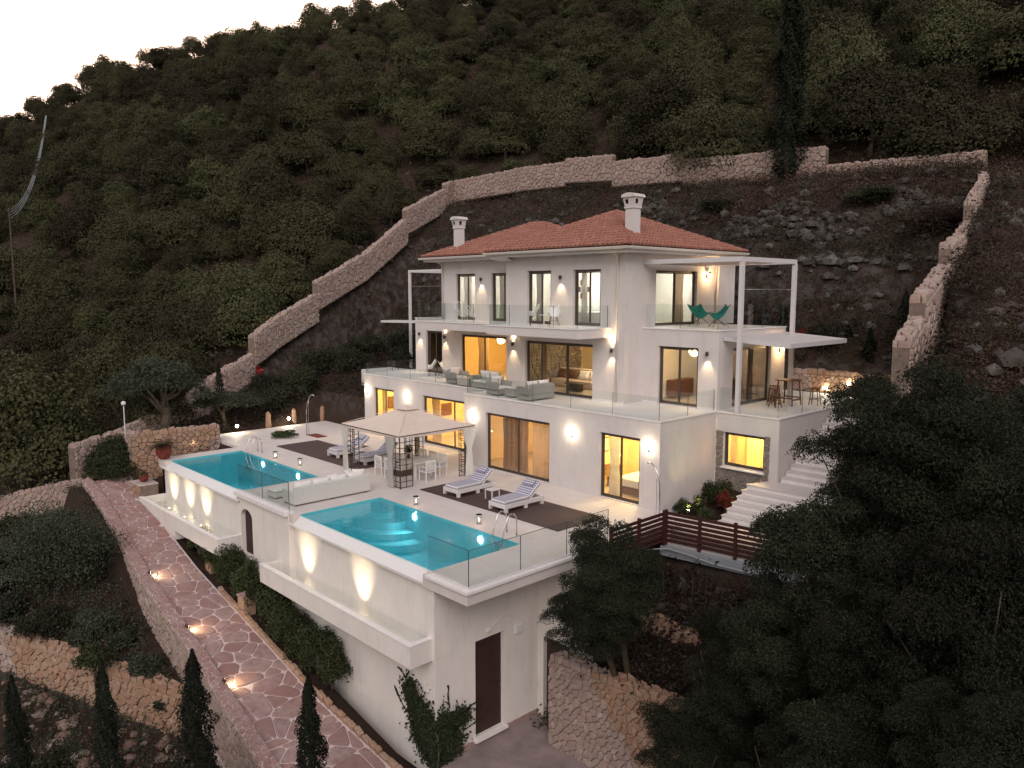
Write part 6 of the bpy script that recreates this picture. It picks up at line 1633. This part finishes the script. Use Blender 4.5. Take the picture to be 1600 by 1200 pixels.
# scrub, dry grass and loose rocks
def scatter(n, test, seed, zoff=0.0):
    g = np.random.default_rng(seed); out = []
    while len(out) < n:
        D = 9+110*g.random()**1.3; px_ = g.uniform(-40, 1640); dd = fwn[:2]/np.linalg.norm(fwn[:2])+rtn[:2]*((px_-800)/1219.56); x, y = CP[0]+dd[0]*D, CP[1]+dd[1]*D
        if test(x, y): out.append((x, y))
    a = np.array(out); z = height(a[:, 0], a[:, 1])+zoff; return np.column_stack([a, z])
def building(x, y):
    return (-22.8 < x < .2 and -10.4 < y < 13) or (-27.3 < x < -22 and -6.4 < y < 1.9) or (-26 < x < 2 and li(Lp, x)-.55 < y < -11.1) or (-.8 < x < 8 and -13.6 < y < -6.4) or (0 < x < 6.8 and -1.6 < y < 13) or (-.6 < x < 5 and -1.5 < y < 1.2 and False)
def scrub(name, label, n, test, size, leaves, spread, mat, seed, hgt=.35, cat='scrub'):
    P = scatter(n, test, seed); g = np.random.default_rng(seed+1); c = np.repeat(P, leaves, 0); k = len(c)
    sc = np.repeat(g.uniform(.4, 1.5, len(P)), leaves)[:, None]
    off = g.normal(0, 1, (k, 3))*[spread, spread, hgt*.5]*sc; off[:, 2] = np.abs(off[:, 2]); d = off.copy(); d[:, 2] += .15; v, q = leaf_cloud(c+off, d/np.linalg.norm(d, axis=1)[:, None], size, .45, .8, seed)
    return tag(link(name, np_mesh(name, v, q, M[mat])), label, cat, kind='stuff')
plot_t = lambda x, y: in_plot(x+0, y) and not building(x, y) and y > -9
out_t = lambda x, y: (not in_plot(x, y)) and not building(x, y) and (y > -13 or x > 2 or x < -26)
low_t = lambda x, y: x < 6 and y < (li(Lp, x)-.6 if x > -25.4 else -13.0)
scrub('dry_scrub', 'low reddish dry scrub covering the cut slope behind the villa', 7800, plot_t, .15, 14, .22, 'leaf_dry', 31, .6)
M['leaf_grey'] = leaf_mat('grey_green_scrub', (.05, .055, .042), (.085, .09, .07), (.11, .105, .08))
M['leaf_tan'] = leaf_mat('tan_dry_grass', (.10, .07, .045), (.16, .105, .07), (.12, .09, .06))
scrub('grey_scrub', 'grey green tufts on the cut slope behind the villa', 4200, lambda x, y: plot_t(x, y) and y > 12 and mnoise.noise((x*.25, y*.35, 2)) > 0, .11, 18, .2, 'leaf_grey', 51, .45)
scrub('dry_grass', 'tan dry grass along the foot of the top boundary wall', 4200, lambda x, y: (plot_t(x, y) and y > 21) or (out_t(x, y) and -34 < x < 4 and 26 < y < 36), .12, 16, .16, 'leaf_tan', 52, .7)
scrub('green_scrub', 'low dark green bushes spread over the cut slope', 2600, plot_t, .15, 20, .28, 'leaf_dark', 32, .7)
scrub('right_slope_scrub', 'dry grass and low scrub on the slope right of the ragged wall', 4600, lambda x, y: x > 3 and out_t(x, y) and y < 40, .09, 22, .16, 'leaf_dry', 36, .35)
scrub('forest_undergrowth', 'dark green undergrowth filling the gaps between the forest trees', 4200, lambda x, y: x <= 3 and out_t(x, y) and (x < left_wall_x(y)-6 or y > 34), .28, 22, .65, 'leaf_forest', 37, 1.3)
scrub('hillside_scrub', 'brown scrub between the forest trees and outside the walls', 6000, lambda x, y: x <= 3 and out_t(x, y), .24, 12, .4, 'leaf_dry', 33, .8)
scrub('garden_groundcover', 'grey green ground cover on the slope below the paved path', 5200, low_t, .11, 15, .2, 'leaf_olive', 34, .4)
scrub('slope_brush', 'dry brush on the lowest slope', 2400, low_t, .12, 12, .2, 'leaf_dry', 35, .4)
def rocks(name, label, n, test, s0, s1, seed, mat='rock'):
    P = scatter(n, test, seed); g = random.Random(seed); m = MB()
    ico = [(0, 0, 1), (.9, 0, .4), (.3, .85, .4), (-.7, .5, .4), (-.7, -.5, .4), (.3, -.85, .4), (.7, .5, -.4), (-.3, .85, -.4), (-.9, 0, -.4), (-.3, -.85, -.4), (.7, -.5, -.4)]
    fc_ = [(0, 1, 2), (0, 2, 3), (0, 3, 4), (0, 4, 5), (0, 5, 1), (1, 6, 2), (2, 7, 3), (3, 8, 4), (4, 9, 5), (5, 10, 1), (6, 7, 2), (7, 8, 3), (8, 9, 4), (9, 10, 5), (10, 6, 1)]
    for x, y, z in P:
        s = s0+(s1-s0)*g.random()**3; sx, sy, sz = s*g.uniform(.7, 1.3), s*g.uniform(.7, 1.3), s*g.uniform(.5, .9); an = g.uniform(0, 6.28); c_, s_ = math.cos(an), math.sin(an)
        v = []
        for a, b_, c in ico:
            j = g.uniform(.75, 1.2); a, b_, c = a*sx*j, b_*sy*j, c*sz*j; v.append((x+a*c_-b_*s_, y+a*s_+b_*c_, z+c+sz*.1))
        m.add(v, fc_)
    tag(m.build(name, M[mat]), label, 'rocks', kind='stuff')
rocks('loose_rocks', 'grey loose rocks scattered over the cut slope behind the villa', 1300, lambda x, y: plot_t(x, y) and y > 11, .05, .42, 41)
M['rock_pale'] = piece_mat('pale_outcrop_rock', [(.085, .078, .07), (.14, .13, .115), (.11, .095, .085), (.23, .22, .205)], .9, 5, .8, True)
OC = [(-7.5, 20.5, 3.2, 1.3), (-3.6, 20.0, 2.2, .9), (-.3, 22.4, 2.5, 1.0), (-16, 22.5, 4.0, 1.2), (-26, 19.5, 3.5, 1.5), (-12, 17.0, 3.0, 1.0), (-1.5, 17.8, 2.2, .9), (2.5, 21.0, 1.5, 1.2)]
rocks('rock_outcrops', 'grey rock faces breaking out of the cut slope behind the villa', 1000, lambda x, y: plot_t(x, y) and any(((x-a)/c)**2+((y-b_)/d)**2 < 1 for a, b_, c, d in OC), .08, .50, 45, 'rock_pale')
rocks('hillside_rocks', 'pale stones lying on the slopes outside the walls', 2600, lambda x, y: out_t(x, y) and (x > 2 or y < 30), .05, .4, 42)
rocks('lower_rocks', 'whitish and reddish broken rocks on the lowest slope', 2600, lambda x, y: low_t(x, y) and y < float(np.interp(x, [-22, -17.37, -12.74, -9.06], [-20, -18, -16, -14.4])), .06, .34, 43, 'rock_warm')
rocks('garden_stones', 'small stones in the bare earth below the slatted fence', 420, lambda x, y: .9 < x < 7.5 and -6.3 < y < -1.7, .04, .2, 44)

# trees and shrubs one can tell apart
BUSH = {}
def one_bush(x, y, z, rx, rz, n, size, mat, label, seed, name='shrub', cat='shrub', trunk=.06, nl=12, group=None, jit=.8):
    if group:    # shrubs of one group share three meshes, turned and scaled
        key = (group, mat, seed % 3)
        if key not in BUSH: BUSH[key] = (tree_meshes(name, n, size, bush_lobes(seed, rx, rz, nl), mat, seed, rz, trunk, rx*.5, jit), rx, rz)
        ms, r0, z0 = BUSH[key]; return place_tree(name, ms, (x, y, z), seed*1.1, (rx/r0, rx/r0, rz/z0), label, group, cat)
    return place_tree(name, tree_meshes(name, n, size, bush_lobes(seed, rx, rz, nl), mat, seed, rz, trunk, rx*.5, jit), (x, y, z), 0, 1, label, group, cat)
one_bush(-19.2, -15.2, -4.2, 2.8, 3.2, 22000, .095, 'leaf_olive', 'big round dark bush on the slope beside the top of the paved path', 101, nl=22)
place_tree('shrub', tree_meshes('corner_bush', 16000, .10, [(0, 0, 1.35, 1.25, 1.25, 1.3), (.8, .1, .9, .9, .9, .8), (-.9, -.1, 1.0, .9, .9, .8), (.2, -.6, 1.0, .9, .9, .8), (-.2, .3, 2.0, .9, .9, .8)], 'leaf_green', 102, 1.4, .1, .6, .7, .6, .6), (-26.3, -11.0, -2.1), 0, 1, 'round dark green bush tucked in the corner of the boundary walls', None, 'shrub')
one_bush(-22.5, -17.2, -4.6, 1.9, 2.0, 7000, .13, 'leaf_dark', 'dark bush at the left edge below the lane wall', 103)
one_bush(-25.5, -15.6, -3.9, 1.0, 1.5, 2500, .13, 'leaf_green', 'small yellow green bush beyond the big round bush', 104)
one_bush(-12.2, -16.0, -5.2, .8, .9, 2200, .1, 'leaf_green', 'small green bush on the slope below the path wall', 105)
for i, (x, s) in enumerate([(-12.9, .62), (-11.7, .66), (-10.5, .62), (-9.4, .7), (-8.35, .66), (-7.3, .70), (-6.25, .64), (-5.3, .6), (-16.2, .55), (-14.2, .7)]):
    one_bush(x, -10.68, pzs(x)-.05, s*1.18, 1.6 if i < 8 else 1.1, 5200, .08, 'leaf_green', ['hedge shrub against the white wall, just right of the arched door', 'second hedge shrub right of the arched door along the white wall', 'third hedge shrub right of the arched door along the white wall', 'fourth hedge shrub right of the arched door along the white wall', 'fifth hedge shrub right of the arched door along the white wall', 'sixth hedge shrub right of the arched door along the white wall', 'seventh hedge shrub right of the arched door along the white wall', 'last hedge shrub towards the ivy end of the white wall', 'low shrub in the hollow under the left catch trough', 'shrub with loose twigs left of the arched door'][i], 110+i, 'hedge_shrub', group='hedge shrubs along the white pool building')
for i, (x, y, rx, rz, mt) in enumerate([(-14.8, -15.2, 1.0, 1.1, 'leaf_olive'), (-16.5, -16.6, 1.1, 1.0, 'leaf_dark'), (-11.4, -14.6, .7, .8, 'leaf_olive'), (-13.6, -14.6, .6, .7, 'leaf_dark'), (-9.9, -14.3, .55, .6, 'leaf_olive'), (-18.6, -17.6, 1.1, 1.0, 'leaf_olive'), (-23.4, -14.2, 1.0, 1.3, 'leaf_dark'), (-20.6, -17.6, .9, 1.0, 'leaf_dark')]):
    one_bush(x, y, H(x, y)-.1, rx, rz, 5200, .085, mt, ['grey green bush below the middle path light', 'dark bush below the big round bush', 'small grey green bush at the foot of the path wall', 'small dark bush hugging the foot of the path wall', 'smallest grey green bush, just above the end of the low retaining wall', 'grey green bush above the low retaining wall near the left edge', 'dark bush between the lane wall and the big round bush', 'dark bush at the left edge above the low retaining wall'][i], 430+i, 'slope_bush', group='bushes on the slope below the path')
# olive with a leaning trunk on the left
ot_ = tree_meshes('olive', 9000, .17, [(-1.9, -.2, 2.8, 1.1, 1.0, .8), (-.9, .3, 3.6, 1.1, 1.0, .7), (.4, .1, 3.3, 1.2, 1.1, .8), (1.4, .2, 2.7, .9, .9, .7), (-2.9, -.3, 2.2, .8, .7, .6), (.1, -.7, 2.7, .9, .9, .7), (2.2, .2, 2.1, .6, .6, .5), (-1.2, -.8, 2.3, .8, .7, .5)], 'leaf_olive', 130, 3.6, .30, 1.5, .9, .4)
place_tree('olive_tree', ot_, (-29.0, -7.3, .1), .7, 1.0, 'old olive tree with a thick leaning trunk above the garden wall on the left')
ot2 = tree_meshes('olive', 5200, .15, [(0, 0, 1.3, 1.5, 1.1, .6), (1.2, .3, 1.2, 1.1, .9, .5), (-1.0, 0, 1.1, .9, .8, .5)], 'leaf_olive', 131, 1.6, .12, .9, .9, .4)
place_tree('olive_tree', ot2, (-28.2, -4.2, .3), .8, 1.0, 'low spreading grey olive shrub behind the two round garden lamps')
one_bush(-33.3, -3.0, .6, .8, 1.0, 900, .14, 'leaf_red', 'orange lit shrub near the boundary wall', 132); one_bush(-34.0, .7, 1.6, .7, 1.6, 700, .13, 'flower', 'red flowering climber lit against the boundary wall', 133)
for i, (x, y, rx, rz) in enumerate([(-29.2, -.8, 1.5, 2.0), (-29.0, 1.2, 1.5, 2.3), (-30.5, 3.4, 1.7, 2.3), (-27.9, 4.6, 1.3, 1.8), (-25.0, 6.8, 1.4, 1.6), (-32.0, .4, 1.4, 2.0), (-31.5, -1.5, 1.3, 1.8)]):
    one_bush(x, y, H(x, y)-.1, rx, rz, 4200, .14, 'leaf_dark', ['dark garden shrub right behind the stone bollards at the deck edge', 'dark garden shrub behind the curved shower at the left', 'tall dark shrub high in the bank left of the garden steps', 'dark shrub beside the top of the far garden steps', 'dark shrub behind the low planter at the left end of the terrace', 'dark shrub against the boundary wall, right of the small cypress', 'dark shrub directly below the small cypress'][i], 140+i, 'garden_shrub', group='shrubs behind the left end of the deck')
one_bush(-23.4, -2.9, .02, .95, .26, 3000, .08, 'leaf_green', 'low creeping bed of green plants at the left end of the deck', 150, 'planted_bed', 'planting')
tag(MB().box(-22.9, -1.75, .004, -21.7, -1.15, .03).build('shower_grate', M['terracotta_pot']), 'dark red wooden shower mat beside the planted bed', 'shower mat')
# by the right stairs
one_bush(.95, 2.35, -.25, .62, 1.35, 3800, .075, 'leaf_green', 'green leafy shrub in the corner beside the stone framed window', 151); one_bush(1.55, 2.0, -.1, .42, .75, 2000, .06, 'leaf_red', 'red leaved shrub beside the top steps', 152)
one_bush(.35, 1.0, -.25, .42, .62, 2600, .045, 'leaf_green', 'clipped green ball bush by the villa wall, left of the lit plant', 153); one_bush(1.45, .85, -.25, .40, .58, 2600, .045, 'leaf_green', 'clipped green ball bush right behind the slatted fence', 154)
one_bush(.95, 1.35, -.2, .30, .75, 900, .07, 'leaf_green', 'yellow green lit plant between the two clipped ball bushes', 155); one_bush(.3, 2.9, -.2, .4, .7, 900, .07, 'leaf_red', 'small dark red shrub at the foot of the side wall', 156)

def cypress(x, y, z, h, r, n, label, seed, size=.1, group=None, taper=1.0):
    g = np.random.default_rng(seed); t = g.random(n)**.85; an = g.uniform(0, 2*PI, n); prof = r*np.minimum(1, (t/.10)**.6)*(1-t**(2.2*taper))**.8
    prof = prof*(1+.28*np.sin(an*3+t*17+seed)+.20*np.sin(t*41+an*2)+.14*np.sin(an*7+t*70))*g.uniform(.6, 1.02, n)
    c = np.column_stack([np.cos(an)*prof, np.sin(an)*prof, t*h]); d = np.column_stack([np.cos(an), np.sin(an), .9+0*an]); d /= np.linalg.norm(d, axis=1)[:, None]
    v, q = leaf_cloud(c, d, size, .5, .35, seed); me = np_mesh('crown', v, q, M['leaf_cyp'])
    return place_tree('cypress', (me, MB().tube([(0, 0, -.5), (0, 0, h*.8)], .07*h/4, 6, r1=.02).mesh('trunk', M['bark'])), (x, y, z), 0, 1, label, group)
cypress(-9.2, 26.2, 15.0, 16, 1.0, 16000, 'very tall slender cypress standing before the top boundary wall', 160, .2)
cypress(-30.2, -3.6, .6, 3.1, .34, 1800, 'small dark cypress in front of the tall left boundary wall', 161, .12)
for i, (x, y, z, h, r) in enumerate([(1.95, 13.4, 3.2, 3.2, .42), (.5, 14.4, 3.6, 2.8, .45), (2.9, 14.8, 3.8, 4.3, .55), (-1.2, 14.6, 3.8, 2.6, .5), (-3.2, 15.2, 4.2, 3.0, .5)]):
    cypress(x, y, z, h, r, 2600, ['narrow cypress behind the right terrace, nearest its corner', 'cypress in front of the orange glowing upper wall', 'tallest cypress behind the right terrace', 'cypress seen just right of the flat canopy post', 'cypress seen behind the pergola beams'][i], 170+i, .12, 'small cypresses behind the right terrace')
for i, (x, y, zt, h, r) in enumerate([(-6.0, -19.5, -1.75, 5.4, .62), (-4.4, -17.8, -1.3, 5.2, .58), (-2.8, -16.1, -1.05, 5.0, .80), (.35, -14.55, -1.1, 4.8, .62)]):
    cypress(x, y, zt-h, h, r*.78, 15000, ['young cypress at the bottom left corner', 'slender young cypress, second from the left at the bottom', 'fuller young cypress in front of the path retaining wall', 'young cypress standing before the lower end of the paved path'][i], 180+i, .075, 'young cypresses along the bottom of the slope', .8)
for i, (x, y, z, rx, rz) in enumerate([(-1.6, -15.4, -6.1, 1.2, 1.9), (-7.2, -18.9, -6.6, 1.3, 2.2), (-4.0, -16.6, -6.6, 1.0, 1.6)]):
    one_bush(x, y, z, rx, rz, 6000, .085, 'leaf_dark', ['dark bush at the bottom under the last young cypress', 'dark bush behind the young cypress in the bottom left corner', 'dark purplish bush between the young cypresses'][i], 190+i)
for i, (x, y) in enumerate([(-1.8, 14.0), (-.3, 13.6), (3.6, 13.6), (4.8, 12.8), (-2.8, 13.4)]):
    one_bush(x, y, H(x, y)-.1, .5 if i == 0 else .9, .9 if i == 0 else 1.5, 2200, .12, 'leaf_dark' if False else ('leaf_red' if i == 0 else 'leaf_dark'), ['orange lit shrub behind the canopy'][0] if i == 0 else ['', 'dark shrub behind the wall, left of the steel pergola back post', 'dark shrub behind the wall, right of the narrow cypress', 'dark shrub at the right end of the low terrace back wall', 'dark shrub close behind the right rear corner of the villa'][i], 200+i, group=None if i == 0 else 'shrubs behind the right terrace')
for i, (x, y, rx, rz) in enumerate([(-24.5, 11.5, 2.0, 2.6), (-27.5, 9.0, 2.0, 2.4), (-30.5, 7.0, 2.0, 2.2), (-26.5, 15.0, 2.2, 2.2), (-22.0, 14.5, 1.8, 2.0), (-31.5, 11.5, 2.0, 1.8), (2.6, 19.0, 1.5, 1.6), (-12.0, 22.5, 1.6, 1.2), (-2.0, 21.5, 1.8, 1.3), (4.2, 9.5, 1.2, 1.6)]):
    one_bush(x, y, H(x, y)-.25, rx, rz, 5200, .16, 'leaf_dark' if i % 3 else 'leaf_dry', ['dark bush close behind the left rear corner of the villa', 'dark bush in the bank behind the slim left pergola', 'dark bush below the middle of the left boundary wall', 'brown bush on the slope left of the left chimney', 'dark bush behind the slim left pergola, higher up', 'dark bush on the slope just inside the left boundary wall', 'brown bush near the two upper garden walls', 'dark bush on the cut slope above the red roof ridge', 'dark bush on the cut slope above the right pergola', 'brown bush beside the upper end of the side staircase'][i], 400+i, 'slope_bush', group='bushes on the cut slope')
# ivy on the corner of the pool building
g_ = np.random.default_rng(77); pts = []; nr = []
for (cx_, cz_, rx_, rz_, n_) in [(-.15, -4.75, .85, .66, 3600), (-.8, -4.3, .42, .5, 1500), (.1, -5.3, .8, .5, 2600), (-.45, -4.9, .5, .6, 1600), (-1.15, -3.85, .32, .42, 800), (.75, -4.55, .5, .28, 900)]:
    a = g_.normal(0, .5, (n_, 2)); pts += [(cx_+p[0]*rx_, cz_+p[1]*rz_) for p in a]
P_ = []; D_ = []
for s_, z_ in pts:
    if s_ < 0: P_.append((-.43+s_, -10.13-g_.random()*.16, z_)); D_.append((0, -1, .3))
    else: P_.append((-.40+g_.random()*.16, -10.1+s_, z_)); D_.append((1, 0, .3))
for k in range(5):   # loose runners
    s0, z0, a0 = [(-1.3, -3.8, 1.9), (-1.5, -4.6, 2.6), (.9, -4.6, .6), (1.0, -5.1, .1), (.5, -4.2, 1.0)][k]
    for q in range(34):
        a0 += g_.normal(0, .12); s0 += .022*math.cos(a0); z0 += .022*math.sin(a0)
        if s0 < -.05: P_.append((-.45+s0, -10.12, z0)); D_.append((0, -1, .2))
        else: P_.append((-.43, -10.1+s0, z0)); D_.append((1, 0, .2))
for k in range(1100): P_.append((-.43+abs(g_.normal(0, .09)), -10.12-abs(g_.normal(0, .09)), g_.uniform(-5.8, -4.35))); D_.append((.7, -.7, .2))
v_, q_ = leaf_cloud(np.array(P_), np.array(D_, float), .085, .8, .5, 5); iv = thing('ivy', 'dark green ivy climbing the corner of the white pool building', 'ivy', (-.2, -10.3, -5.8))
o = link('foliage', np_mesh('foliage', v_-np.array([-.2, -10.3, -5.8]), q_, M['leaf_ivy']), iv)
MB().tube([(-.05, .1, 0), (.02, .1, .5), (-.03, .1, 1.0), (-.4, .12, 1.6)], .025, 6).build('stem', M['bark'], iv)

# dark trees of the right foreground
def near_tree(x, y, z, lobes, n, size, label, seed, base, mat='leaf_dark'):
    c, d = crown_points(n, lobes, seed, .35); v, q = leaf_cloud(c, d, size, .45, .9, seed)
    t = thing('evergreen_tree', label, 'tree', base); off = np.array([x, y, z])-np.array(base); link('crown', np_mesh('crown', v+off, q, M[mat]), t)
    m = MB(); g = random.Random(seed); o_ = Vector(off); m.tube([(0, 0, -.5), tuple(o_*.3), tuple(o_*.75)], .16, 8, r1=.09)
    for a in lobes[:26]: e = o_+Vector(a[:3])*.9; m.tube([tuple(o_*g.uniform(.3, .75)), tuple(o_.lerp(e, .5)+Vector((0, 0, -.1))), tuple(e)], .04, 5, r1=.012)
    m.build('trunk', M['bark'], t); return t
def lob(seed, rx, ry, rz, n, s=(.2, .36)):
    g = random.Random(seed); out = []
    for i in range(n):
        while True:
            a = Vector((g.uniform(-1, 1), g.uniform(-1, 1), g.uniform(-1, 1)))
            if .35 < a.length < 1: break
        k = g.uniform(*s); out.append((a.x*rx*.85, a.y*ry*.85, a.z*rz*.85, rx*k, ry*k, rz*k*.8))
    return out
NT = [((3.65, -7.3, .3), (1.85, 1.4, 1.8), 34, 42000, .075, 'dark leaning evergreen tree in front of the deck corner and slatted fence', 301, (3.5, -6.0, -3.1)),
      ((3.4, -7.7, -.9), (1.7, 1.2, 1.25), 24, 26000, .075, 'lower dark evergreen growing just above the tall rubble wall', 311, (3.3, -6.2, -3.2)),
      ((11.2, -7.6, 4.9), (2.3, 2.0, 2.0), 40, 60000, .08, 'large dark evergreen tree hiding the right end of the terrace', 302, (11.0, -7.2, -3.0)),
      ((10.3, -8.2, 2.6), (2.0, 1.8, 2.0), 38, 60000, .075, 'large dark evergreen tree hiding the right end of the fence and stairs', 312, (9.9, -7.8, -3.5)),
      ((12.9, -8.0, 3.9), (2.0, 2.0, 2.3), 38, 60000, .08, 'dark evergreen tree at the right edge, behind the nearest one', 313, (13.0, -7.6, -3.5)),
      ((13.2, -10.3, 3.0), (1.7, 1.6, 2.0), 36, 56000, .07, 'dark evergreen tree filling the right edge of the picture', 304, (13.4, -10.0, -5.0)),
      ((12.0, -10.1, 1.9), (1.8, 1.5, 1.6), 34, 56000, .07, 'dark evergreen tree below the middle of the right foreground clump', 314, (12.0, -9.9, -5.0)),
      ((10.2, -9.3, .9), (1.9, 1.5, 1.5), 34, 56000, .07, 'dark evergreen tree at the bottom right, left part of the clump', 303, (9.8, -9.0, -5.0)),
      ((12.3, -11.4, .9), (1.6, 1.3, 1.3), 32, 50000, .065, 'dark evergreen branches in the bottom right corner', 305, (12.2, -11.2, -5.5)),
      ((8.6, -8.9, -.5), (1.7, 1.3, 1.3), 30, 46000, .075, 'dark tree spreading over the right end of the tall rubble wall', 306, (8.4, -8.4, -5.6)),
      ((8.1, -9.8, -1.6), (1.5, 1.1, 1.2), 26, 36000, .075, 'dark tree at the bottom edge beside the tall rubble wall', 316, (8.0, -9.6, -5.6)),
      ((11.0, -5.0, 1.6), (2.4, 2.0, 2.4), 36, 50000, .095, 'dark evergreen tree on the bank behind the right foreground clump', 317, (11.0, -4.8, -1.0)),
      ((11.9, -3.6, 4.4), (2.3, 2.0, 1.8), 34, 46000, .095, 'dark evergreen tree on the slope right of the ragged wall end', 318, (11.9, -3.4, 1.5)),
      ((13.4, -11.9, .2), (1.5, 1.2, 1.2), 24, 0, .07, 'dark evergreen boughs at the very bottom right corner', 320, (13.3, -11.8, -6.0)),
      ((11.0, -10.9, -.5), (1.6, 1.2, 1.2), 24, 0, .07, 'dark evergreen boughs at the bottom edge, right of centre', 321, (10.9, -10.8, -6.0)),
      ((13.9, -12.1, 2.0), (1.3, 1.2, 1.1), 24, 0, .07, 'nearest dark evergreen boughs in the bottom right corner', 322, (14.6, -10.6, -6.0)),
      ((12.2, -9.4, .2), (1.8, 1.4, 1.3), 24, 0, .07, 'dark evergreen filling the gap behind the bottom right boughs', 323, (12.2, -9.2, -5.0)),
      ((6.9, -5.8, -.9), (1.5, 1.2, 1.1), 24, 26000, .08, 'dark bush hiding the foot of the rough garden wall', 319, (6.8, -5.6, -3.0))]
NC = []
for k in range(2):
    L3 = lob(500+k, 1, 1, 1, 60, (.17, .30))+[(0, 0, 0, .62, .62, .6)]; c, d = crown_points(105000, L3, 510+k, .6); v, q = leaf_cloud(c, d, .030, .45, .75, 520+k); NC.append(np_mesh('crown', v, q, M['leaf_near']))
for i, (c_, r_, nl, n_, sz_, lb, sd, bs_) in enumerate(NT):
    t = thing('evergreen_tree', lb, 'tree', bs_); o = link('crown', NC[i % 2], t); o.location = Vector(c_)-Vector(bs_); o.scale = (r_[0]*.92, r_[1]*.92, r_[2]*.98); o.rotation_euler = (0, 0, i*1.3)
    off = Vector(c_)-Vector(bs_); m = MB(); m.tube([(0, 0, -.5), tuple(off*.4), tuple(off*.8)], .11, 8, r1=.05); g = random.Random(i)
    for k in range(7): e = off+Vector((g.uniform(-.6, .6)*r_[0], g.uniform(-.6, .6)*r_[1], g.uniform(-.3, .6)*r_[2])); m.tube([tuple(off*g.uniform(.5, .78)), tuple(e)], .03, 5, r1=.01)
    m.build('trunk', M['bark'], t)
near_tree(6.9, -4.6, -1.2, lob(307, 1.2, 1.0, 1.0, 18), 14000, .07, 'loose olive green shrub below the right end of the slatted fence', 307, (6.9, -4.6, -2.6), 'leaf_olive')
for i, (x, y) in enumerate([(2.7, -3.3), (3.5, -3.0), (4.0, -3.1)]):
    tag(MB().tube([(x, y, H(x, y)-.1), (x+.1*(i-1), y, H(x, y)+1.35)], .011, 5).build('garden_stake', M['bark']), ['bare garden stake, left of the three below the slatted fence', 'bare garden stake, middle of the three below the slatted fence', 'bare garden stake, right of the three below the slatted fence'][i], 'stake')

# ------------------------------------------------------------------ power line on the far slope
pp = thing('utility_pole', 'thin utility pole on the dark hillside at the left edge', 'pole', (-77.6, -4.7, 9)); zP = 16.4-9; pp.location = (-77.6, -4.7, zP); MB().tube([(0, 0, -3), (0, 0, 9.2)], .12, 6, r1=.08).build('pole', M['bark'], pp); MB().box(-.8, -.05, 8.9, .8, .05, 9.02).build('crossarm', M['bark'], pp)
ptop = Vector((-77.6, -4.7, zP+8.9)); far_ = Vector((-134.2, 12.75, 37.2))
pc = thing('power_cables', 'pale power cables sagging down the far hillside at the left', 'cables')
for k in range(4):
    a = ptop+Vector((-.7+.45*k, 0, -.25*k)); b_ = far_+Vector((-.5+.3*k, 0, 0)); MB().tube([tuple(a.lerp(b_, q/14)+Vector((0, 0, -3.2*4*(q/14)*(1-q/14)))) for q in range(15)], .03, 4).build('cable', M['pipe'], pc)
